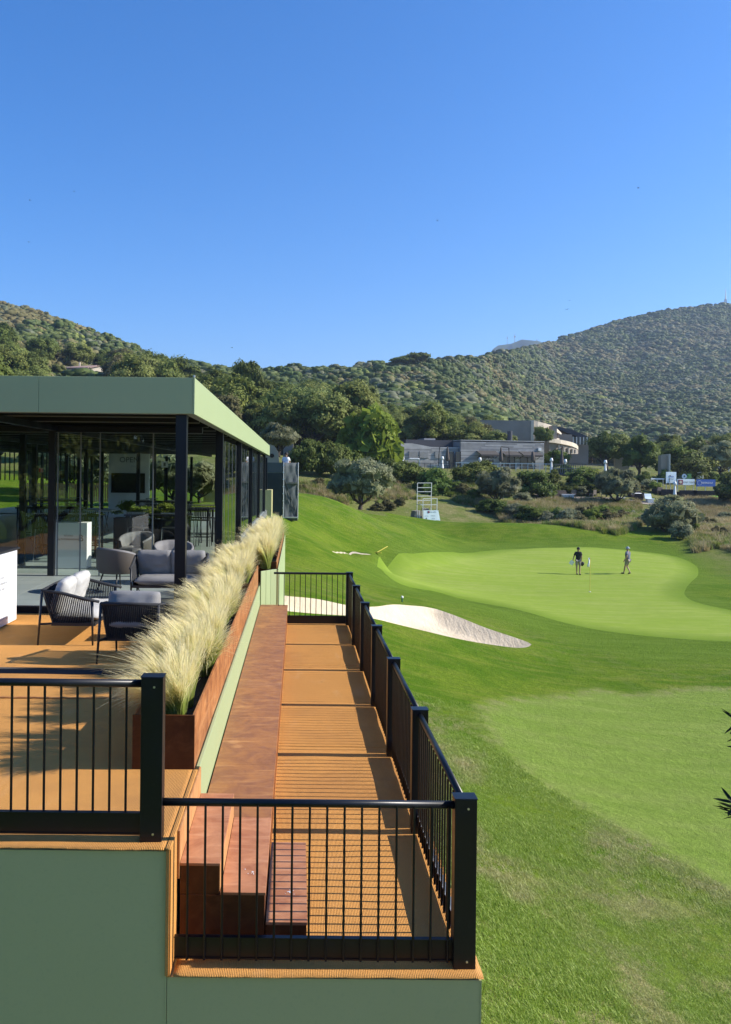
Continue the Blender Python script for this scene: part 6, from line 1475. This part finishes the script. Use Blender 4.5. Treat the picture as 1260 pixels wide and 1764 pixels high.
# ---------------------------------------------------------------- lower lawn terrace: seats, tables, banners
t = thing('terrace_edge', 'pale gravel path along the lower lawn terrace', 'path', (PX(1060,100), 100, 4)); t['kind'] = 'structure'; del t['category']
a = MB(); xs_ = np.linspace(PX(925,99), PX(1140,99), 30); v = []; f = []
for i, x in enumerate(xs_):
    for y in (98.3, 99.2, 100.2): v.append((x, y, Hs(x, y)+.05))
for i in range(29):
    for k in range(2): b = i*3+k; f.append((b, b+3, b+4, b+1))
a.add(v, f); a.build('path_surface', M['path'], t)
def rattan_seat(label, px, D_, w_, rz, cush=True, z=None, name='rattan_sofa'):
    x = PX(px, D_); z = Hs(x, D_) if z is None else z; t = thing(name, label, 'sofa' if w_ > 1 else 'armchair', (x, D_, z), rz)
    a = MB(); a.box(-w_/2,-.4,.05,w_/2,.4,.36); a.build('base', M['rattan'], t, local=True, bevel=.03)
    a = MB(); a.box(-w_/2,-.42,.3,w_/2,-.28,.82); a.build('backrest', M['rattan'], t, local=True, bevel=.03)
    for s_ in (-1,1): a = MB(); a.box(s_*w_/2-.08,-.4,.3,s_*w_/2+.08,.4,.62); a.build('armrest', M['rattan'], t, local=True, bevel=.03)
    if cush: o = obj('seat_cushion', cushion_mesh('seat_cushion', w_-.2, .6, .18, M['shade'], 2, .3, 6)); place(o, t, (0, .05, .45))
for a_ in (('dark rattan sofa with white cushion at the left end of the lower terrace',962,100,1.7,R(20)),('dark rattan armchair facing the dark sofa on the lower terrace',1006,101,.9,R(170)),('dark rattan sofa partly behind the olive tree trunk',1096,102,1.7,R(190)),
           ('dark rattan armchair with white cushion right of the olive tree',1102,100.5,.9,R(-30)),('long dark rattan sofa in front of the blue banner',1212,106,2.8,R(0)),('dark rattan sofa in front of the maroon and white banner',1184,106,2.2,R(0)),('dark rattan sofa left of the lamp below the pale board',1150,106,1.8,R(0)),('dark rattan armchair at the left end of the upper banner terrace',1133,107,1.0,R(30))):
    rattan_seat(*a_)
def slat_chair(label, px, D_, rz, m='deckwood', cat='chair', name='wooden_chair'):
    x = PX(px, D_); t = thing(name, label, cat, (x, D_, Hs(x, D_)), rz, 'wooden chairs on the lower terrace')
    a = MB(); a.box(-.28,-.28,.36,.28,.28,.42); a.build('seat', M[m], t, local=True)
    for k in range(4): a = MB(); a.box(-.26+k*.15,-.3,.43,-.18+k*.15,-.27,.9); a.build('back_slat', M[m], t, local=True)
    for sx in (-1,1):
        for sy in (-1,1): a = MB(); a.box(sx*.25-.025,sy*.25-.025,0,sx*.25+.025,sy*.25+.025,.36); a.build('leg', M[m], t, local=True)
for i, px in enumerate((988,998,1022,1032,1041)): slat_chair(['first wooden slatted chair right of the white table','second wooden slatted chair right of the white table','low wooden chair left of the middle of the lower terrace','low wooden chair in the middle of the lower terrace','low wooden chair nearest the lamp left of the olive tree'][i], px, 100.2+(i%2), .3*i)
for px, D_, w_, lb, m in ((978,99.6,1.6,'white low table between the dark rattan seats','shade'),(1070,99,.9,'white cube table under the olive tree','shade'),(1120,99.6,.9,'pale blue grey lounge chair on the lower terrace','paleblue')):
    x = PX(px, D_); t = thing('low_table' if m == 'shade' else 'lounge_chair', lb, 'table' if m == 'shade' else 'chair', (x, D_, Hs(x, D_)))
    a = MB(); a.box(-w_/2,-.4,.42,w_/2,.4,.5); a.build('table_top' if m == 'shade' else 'seat', M[m], t, local=True, bevel=.02); a = MB(); a.box(-w_/2+.1,-.3,0,w_/2-.1,.3,.419); a.build('table_base' if m == 'shade' else 'base', M['shade'], t, local=True)
    if m != 'shade': a = MB(); a.bar((0,.35,.4),(0,.65,1.05),.8,.08,(0,1,0)); a.build('backrest', M[m], t, local=True)
x = PX(1091,92); t = thing('grey_boulder', 'small grey boulder on the bank below the olive tree', 'rock', (x, 92, Hs(x, 92))); o = crown_mesh('boulder', 1, (.1,.1,.1), 3, 3, .01, M['stone'], core=False)
bmb = MB(); bmb.lathe([(.42,-.1),(.45,.12),(.33,.36),(.12,.5)], 0, 0, 8); bmb.build('stone', M['stone'], t, local=True)
def banner(label, x0, x1, y0, y1, D_, m, name='sponsor_banner'):
    pa, pb = P(x0, y1, D_), P(x1, y0, D_); t = thing(name, label, 'banner', (pa.x, D_, pa.z))
    a = MB(); a.box(pa.x, D_, pa.z, pb.x, D_+.12, pb.z); b = a.build('banner_face', M[m], t)
    for xx in (pa.x+.1, (pa.x+pb.x)/2, pb.x-.1): a = MB(); a.box(xx-.04, D_+.125, pa.z-.9, xx+.04, D_+.2, pb.z); a.build('support', M['alu'], t)
    t.rotation_euler.z = R(9)
    return b, pa, pb
b, pa, pb = banner('upright pale blue sponsor board with a small golfer logo', 1148, 1167, 813, 832, 112, 'paleblue', 'sponsor_board')
text('OPEN', .32, P(1157.5,822.5,111.98), b, 'blue'); text('D\'ITALIA', .2, P(1157.5,826,111.98), b, 'ink'); a = MB(); q_ = P(1154.5,830,111.97); a.bar((q_.x,111.97,q_.z-.1),(q_.x,111.97,q_.z+.5),.07,.03); a.build('logo', M['ink'], b)
a = MB(); q_ = P(1155.5,819.5,111.97); a.tube([(q_.x,111.95,q_.z),(q_.x,111.99,q_.z)], .09, 10); a.build('logo', M['ink'], b)
b, pa, pb = banner('white banner with a maroon square logo', 1167.5, 1200, 825.5, 835, 111, 'paleblue')
a = MB(); u0, u1 = P(1169,834.5,110.97), P(1177.5,826.5,110.97); a.box(u0.x, 110.96, u0.z, u1.x, 110.998, u1.z); lg = a.build('logo', M['maroon'], b)
a = MB(); q_ = P(1173.2,830.5,110.95); a.tube([(q_.x,110.94,q_.z),(q_.x,110.958,q_.z)], .2, 12); a.build('logo', M['cream'], b); text('REGIONE TOSCANA', .30, P(1188.5,832,110.98), b, 'ink')
b, pa, pb = banner('royal blue banner with white emblem and lettering', 1200.5, 1236, 826, 838, 111, 'blue')
a = MB(); q_ = P(1206,832,110.95); n_ = 12
for k in range(12): an = k*math.pi/6; a.box(q_.x+math.cos(an)*.3-.03, 110.97, q_.z+math.sin(an)*.3-.03, q_.x+math.cos(an)*.3+.03, 110.99, q_.z+math.sin(an)*.3+.03)
o = a.build('emblem', M['white'], b); o['kind'] = 'stuff'; text('FEDERGOLF', .32, P(1220,833.3,110.98), b, 'white')
b, pa, pb = banner('dark green banner with a pale crown emblem above the white banner', 1184, 1192, 816, 825, 114, 'greenprint'); text('ROLEX', .26, P(1188,823,113.98), b, 'limeprint')
a = MB(); q_ = P(1188,819,113.97)
for k in range(5): a.bar((q_.x-.1+k*.05,113.97,q_.z-.12),(q_.x-.26+k*.13,113.97,q_.z+.16),.03,.02)
o = a.build('emblem', M['limeprint'], b); o['kind'] = 'stuff'
x = P(1179,820.5,113.5); t = thing('round_sign', 'round white sign beside the dark green banner', 'sign', (x.x, 113.5, x.z)); a = MB(); a.tube([(x.x,113.45,x.z),(x.x,113.5,x.z)], .33, 18); a.build('sign_disc', M['white'], t); a = MB(); a.tube([(x.x,113.44,x.z),(x.x,113.449,x.z)], .12, 10); a.build('sign_emblem', M['greenprint'], t); a = MB(); a.box(x.x-.03,113.51,x.z-1.9,x.x+.03,113.55,x.z); a.build('sign_post', M['alu'], t)
b, pa, pb = banner('long white framed board behind the garden seats left of the pale blue board', 1122, 1147, 824, 826, 112, 'white', 'white_board')
x = PX(1231,104); t = thing('lime_cloth', 'bright lime green cloth on the ground at the end of the rattan sofas', 'cloth', (x, 104, Hs(x,104))); o = obj('cloth', cushion_mesh('cloth', 1.5, 1.0, .5, M['limeprint'], 3, 1., 10, .08)); place(o, t, (0,0,.2)); 
t = thing('hooded_chair', 'small white hooded chair beside the canopy at the right', 'chair', (PX(1206,120),120,P(0,812,120).z)); 
a = MB(); a.box(-.4,-.3,0,.4,.3,.5); a.build('seat', M['shade'], t, local=True, bevel=.06); a = MB(); a.box(-.4,.2,.5,.35,.35,1.1); a.build('hood', M['shade'], t, local=True, bevel=.05)
# ---------------------------------------------------------------- golf things
fp = P(1016.5, 1020, 47); zg = Hs(fp.x, 47)
t = thing('golf_flag', 'yellow flagstick with a small white flag on the putting green', 'flag', (fp.x, 47, zg))
zt_ = P(1016, 960, 47).z; a = MB(); a.tube([(fp.x,47,zg),(fp.x,47,zt_)], .014, 6); a.build('flagstick', M['yellow'], t)
v = []; f = []
for i in range(6):
    for j in range(7): u = i/5; w_ = j/6; v.append((fp.x-.02-u*.11+.03*math.sin(w_*5), 47+.05*math.sin(u*5+w_*3), zt_-.02-w_*.5-u*.04))
for i in range(5):
    for j in range(6): b = i*7+j; f.append((b, b+1, b+8, b+7))
a = MB(); a.add(v, f); o = a.build('flag', M['flag'], t, True); s_ = o.modifiers.new('thick', 'SOLIDIFY'); s_.thickness = .008
a = MB(); a.tube([(fp.x,47,zg-.02),(fp.x,47,zg+.004)], .054, 14); a.build('hole_rim', M['white'], t)
p = ground_hit(664, 950); g0, g1_ = ground_hit(648, 955), ground_hit(666, 946)
p0_, p1_ = ground_hit(650, 955), ground_hit(668, 945)
t = thing('bunker_rake', 'yellow handled rake lying on the grass beside the small far bunker', 'rake', tuple(p0_)); a = MB(); a.bar(tuple(p0_+Vector((0,0,.08))), tuple(p1_+Vector((0,0,.08))), .04, .03); a.build('handle', M['yellow'], t)
a = MB(); d_ = (p1_-p0_).normalized(); s_ = Vector((-d_.y, d_.x, 0))*.28; a.bar(tuple(p0_+s_+Vector((0,0,.06))), tuple(p0_-s_+Vector((0,0,.06))), .05, .05); a.build('rake_head', M['yellow'], t)
p = ground_hit(693, 1042); t = thing('sprinkler_marker', 'small green and white marker stake behind the large bunker', 'marker', tuple(p)); a = MB(); a.tube([tuple(p), (p.x,p.y,p.z+.26)], .03, 8); a.build('stake', M['greenprint'], t); a = MB(); a.lathe([(.05,0),(.06,.03),(.03,.08)], 0, 0, 8); a.v = [(x+p.x,y+p.y,z+p.z+.262) for x,y,z in a.v]; a.build('cap', M['shade'], t)
# swifts in the sky
for i, (px, py, D_) in enumerate(((1100,324,90),(754,380,110),(52,345,100),(50,417,110),(400,599,100),(977,533,100),(981,518,120),(128,330,120))):
    p = P(px, py, D_); t = thing('swift', ['small dark bird high at the upper right of the sky','small dark bird in the sky above the ridge pines','upper of two small dark birds at the left of the sky','lower of two small dark birds at the left of the sky','small dark bird just above the ridge near the pavilion corner','lower small bird left of the right mountain','upper small bird left of the right mountain','small dark bird at the upper left of the sky'][i], 'bird', tuple(p), random.uniform(0,6))
    a = MB(); a.tube([(-.09,0,0),(-.03,0,.01),(.04,0,.005),(.1,0,0)], [.004,.02,.016,.003], 6); bo_ = a.build('body', M['bird'], t, True, local=True)
    for s_ in (-1,1): a = MB(); a.add([(.03,s_*.01,.01),(.02,s_*.10,.04),(-.06,s_*.20,.02),(-.01,s_*.10,.03),(-.03,s_*.01,.01),(.0,s_*.08,.02)], [(0,1,3,4),(1,2,3),(0,5,1),(4,3,5),(5,2,1),(5,3,2),(0,4,5)]); a.build('wing', M['bird'], t, local=True)
    t.scale = (1.5,1.5,1.5)
# ---------------------------------------------------------------- people
def skin_mesh(name, verts, edges, radii, m, sub=2):
    me = bpy.data.meshes.new(name); me.from_pydata([Vector(v) for v in verts], edges, []); o = bpy.data.objects.new(name, me); C.objects.link(o)
    sk = o.modifiers.new('skin', 'SKIN'); sk.use_smooth_shade = True
    for i, r_ in enumerate(radii): d = me.skin_vertices[0].data[i]; d.radius = (r_, r_) if not hasattr(r_, '__len__') else r_; d.use_root = (i == 0)
    if sub: s_ = o.modifiers.new('sub', 'SUBSURF'); s_.levels = sub; s_.render_levels = sub
    bpy.context.view_layer.update(); dg = bpy.context.evaluated_depsgraph_get(); m2 = bpy.data.meshes.new_from_object(o.evaluated_get(dg)); bpy.data.objects.remove(o); m2.name = name
    m2.materials.clear(); m2.materials.append(m); m2.polygons.foreach_set('use_smooth', [True]*len(m2.polygons)); return m2
def person(label, loc, rz, pose, shirt, short, hat=None, bag=None, scale=1.0):
    """figure faces local +Y; pose gives joints"""
    t = thing('person', label, 'person', loc, rz); t.scale = (scale,)*3
    J = dict(pelvis=(0,0,.95), waist=(0,0,1.08), chest=(0,.01,1.28), neck=(0,0,1.48), headb=(0,.02,1.56), head=(0,.03,1.66), top=(0,.01,1.75),
        ls=(-.17,0,1.42), le=(-.22,-.03,1.14), lw=(-.23,.04,.89), rs=(.17,0,1.42), re=(.23,-.03,1.14), rw=(.24,.05,.89),
        lh=(-.09,0,.90), lk=(-.10,.03,.49), la=(-.10,0,.08), lt=(-.10,.16,.03), rh=(.09,0,.90), rk=(.10,.03,.49), ra=(.10,0,.08), rt=(.10,.16,.03))
    J.update(pose); K = list(J); V_ = [J[k] for k in K]; ix = {k: i for i, k in enumerate(K)}
    E = [('pelvis','waist'),('waist','chest'),('chest','neck'),('neck','headb'),('headb','head'),('head','top'),('chest','ls'),('ls','le'),('le','lw'),('chest','rs'),('rs','re'),('re','rw'),('pelvis','lh'),('lh','lk'),('lk','la'),('la','lt'),('pelvis','rh'),('rh','rk'),('rk','ra'),('ra','rt')]
    Rr = dict(pelvis=(.15,.11), waist=(.135,.10), chest=(.165,.115), neck=.055, headb=.07, head=.093, top=.06, ls=.062, le=.043, lw=.028, rs=.062, re=.043, rw=.028, lh=.088, lk=.06, la=.038, lt=.032, rh=.088, rk=.06, ra=.038, rt=.032)
    E = [(ix[a], ix[b]) for a, b in E]; Rl = [Rr[k] for k in K]
    for s in ('l','r'):
        w_, e_ = Vector(J[s+'w']), Vector(J[s+'e']); d = (w_-e_).normalized(); side = Vector((0,1,0)).cross(d).normalized(); f0 = d.cross(side).normalized()
        pi = len(V_); V_.append(tuple(w_+d*.07)); Rl.append((.036,.02)); E.append((ix[s+'w'], pi))
        for k in range(4): fi = len(V_); off = f0*(-.027+.018*k); L = (.065,.075,.07,.055)[k]; V_.append(tuple(w_+d*.10+off)); Rl.append(.0095); E.append((pi, fi)); V_.append(tuple(w_+d*(.10+L)+off+side*(.012 if s == 'l' else -.012))); Rl.append(.0075); E.append((fi, fi+1))
        fi = len(V_); V_.append(tuple(w_+d*.055+f0*.045)); Rl.append(.011); E.append((pi, fi))
    put('body', skin_mesh('body', V_, E, Rl, M['skin'], 1), t)
    def cloth(name, ks, es, rad, m): kk = {k: i for i, k in enumerate(ks)}; return put(name, skin_mesh(name, [J[k] for k in ks], [(kk[a], kk[b]) for a, b in es], rad, m, 1), t)
    L3 = lambda a, b, f_: tuple(Vector(J[a]).lerp(Vector(J[b]), f_))
    J['lm'] = L3('ls','le',.7); J['rm'] = L3('rs','re',.7); J['hem'] = (J['pelvis'][0], J['pelvis'][1], J['pelvis'][2]-.03); J['coll'] = L3('chest','neck',.9)
    cloth('shirt', ['waist','hem','chest','coll','ls','lm','rs','rm'], [('waist','hem'),('waist','chest'),('chest','coll'),('chest','ls'),('ls','lm'),('chest','rs'),('rs','rm')], [(.165,.135),(.17,.135),(.20,.15),.085,.088,.072,.088,.072], M[shirt])
    J['lu'] = L3('lh','lk',.85); J['ru'] = L3('rh','rk',.85)
    cloth('shorts', ['pelvis','lh','lu','rh','ru'], [('pelvis','lh'),('lh','lu'),('pelvis','rh'),('rh','ru')], [(.155,.125),.11,.088,.11,.088], M[short])
    for s in ('l','r'):
        J['s1'] = tuple(Vector(J[s+'a'])+Vector((0,-.05,-.03))); J['s2'] = tuple(Vector(J[s+'t'])+Vector((0,.03,.01)))
        cloth('shoe', ['s1',s+'t','s2'], [('s1',s+'t'),(s+'t','s2')], [.05,.048,.034], M['dark_shoe'])
    hd = Vector(J['head'])
    a = MB(); n1, n2 = 10, 14; v = []; f = []
    for i in range(n1):
        th = math.pi*.62*i/(n1-1)
        for k in range(n2): ph = 2*math.pi*k/n2; v.append((hd.x+.108*math.sin(th)*math.cos(ph), hd.y-.018+.118*math.sin(th)*math.sin(ph), hd.z+.02+.118*math.cos(th)))
    for i in range(n1-1):
        for k in range(n2): f.append((i*n2+k, (i+1)*n2+k, (i+1)*n2+(k+1)%n2, i*n2+(k+1)%n2))
    if hat: v = [(x, y, z+.01) for x, y, z in v if True]
    a.add(v, f); a.build('cap' if hat else 'hair', M['cap' if hat else 'hair'], t, True, local=True)
    if hat: b = MB(); b.lathe([(.10,hd.z+.045),(.17,hd.z+.03),(.17,hd.z+.038),(.10,hd.z+.06)], hd.x, hd.y, 16); b.build('cap_brim', M['cap'], t, True, local=True)
    # face
    b = MB(); b.tube([(hd.x,hd.y+.085,hd.z+.005),(hd.x,hd.y+.112,hd.z-.02)], [.010,.014], 6); b.build('nose', M['skin'], t, True, local=True)
    b = MB()
    for s in (-1,1): b.tube([(hd.x+s*.033,hd.y+.083,hd.z+.012),(hd.x+s*.033,hd.y+.094,hd.z+.012)], .010, 8)
    b.build('eyes', M['hair'], t, local=True); b = MB(); b.bar((hd.x-.025,hd.y+.088,hd.z-.05),(hd.x+.025,hd.y+.088,hd.z-.05),.008,.008); b.build('mouth', M['maroon'], t, local=True)
    for s in (-1,1): b = MB(); b.tube([(hd.x+s*.09,hd.y,hd.z-.02),(hd.x+s*.108,hd.y-.01,hd.z+.02)], [.014,.02], 6); b.build('ear', M['skin'], t, True, local=True)
    return t, J
g = ground_hit(998, 990); D_ = 55.; gx, gz = PX(998, D_), Hs(PX(998, D_), D_)
ps, J = person('man in a black polo and beige shorts holding a pale sheet and a dark case', (gx, D_, gz), R(172), dict(lw=(-.22,-.10,.92), rw=(.34,.0,.90), re=(.27,-.04,1.15), ra=(.07,-.04,.08), rt=(.06,.13,.03), la=(-.09,.06,.08), lt=(-.11,.22,.03)), 'shirt_black', 'shorts')
t = thing('paper_sheet', 'pale folded yardage sheet in the hand of the man in black', 'paper', (gx-.42, D_-.02, gz+.78)); a = MB(); a.box(-.16,-.012,-.15,.14,.0,.13); o = a.build('sheet', M['shade'], t, local=True); o.rotation_euler = (.2, .5, .3)
t = thing('dark_case', 'small dark case held in the other hand of the man in black', 'case', (gx+.27, D_-.02, gz+.70)); o = obj('case', cushion_mesh('case', .20, .12, .26, M['dark_shoe'], 2, .4, 8)); place(o, t, (0,0,0), (.2,.4,0))
gx2 = PX(1086.5, D_); gz2 = Hs(gx2, D_)
person('man in a blue grey polo, beige shorts and pale cap striding across the green', (gx2, D_+.3, Hs(gx2, D_+.3)), R(35), dict(rk=(.10,.12,.50), ra=(.07,-.13,.12), rt=(.07,.0,.04), lk=(-.08,.14,.50), la=(-.07,.24,.07), lt=(-.07,.39,.03), le=(-.24,-.10,1.15), lw=(-.25,.05,.93), re=(.24,.02,1.15), rw=(.22,.14,.92)), 'shirt_grey', 'shorts', hat=True)
# man on the platform: the parapet hides him from the waist down
D_ = 51.0; person('man in a white shirt standing on top of the netted platform', (PX(493, D_), D_, pl_z+.005), R(170), dict(lw=(-.18,.25,1.05), rw=(.18,.25,1.05)), 'shirt_white', 'shorts_g')
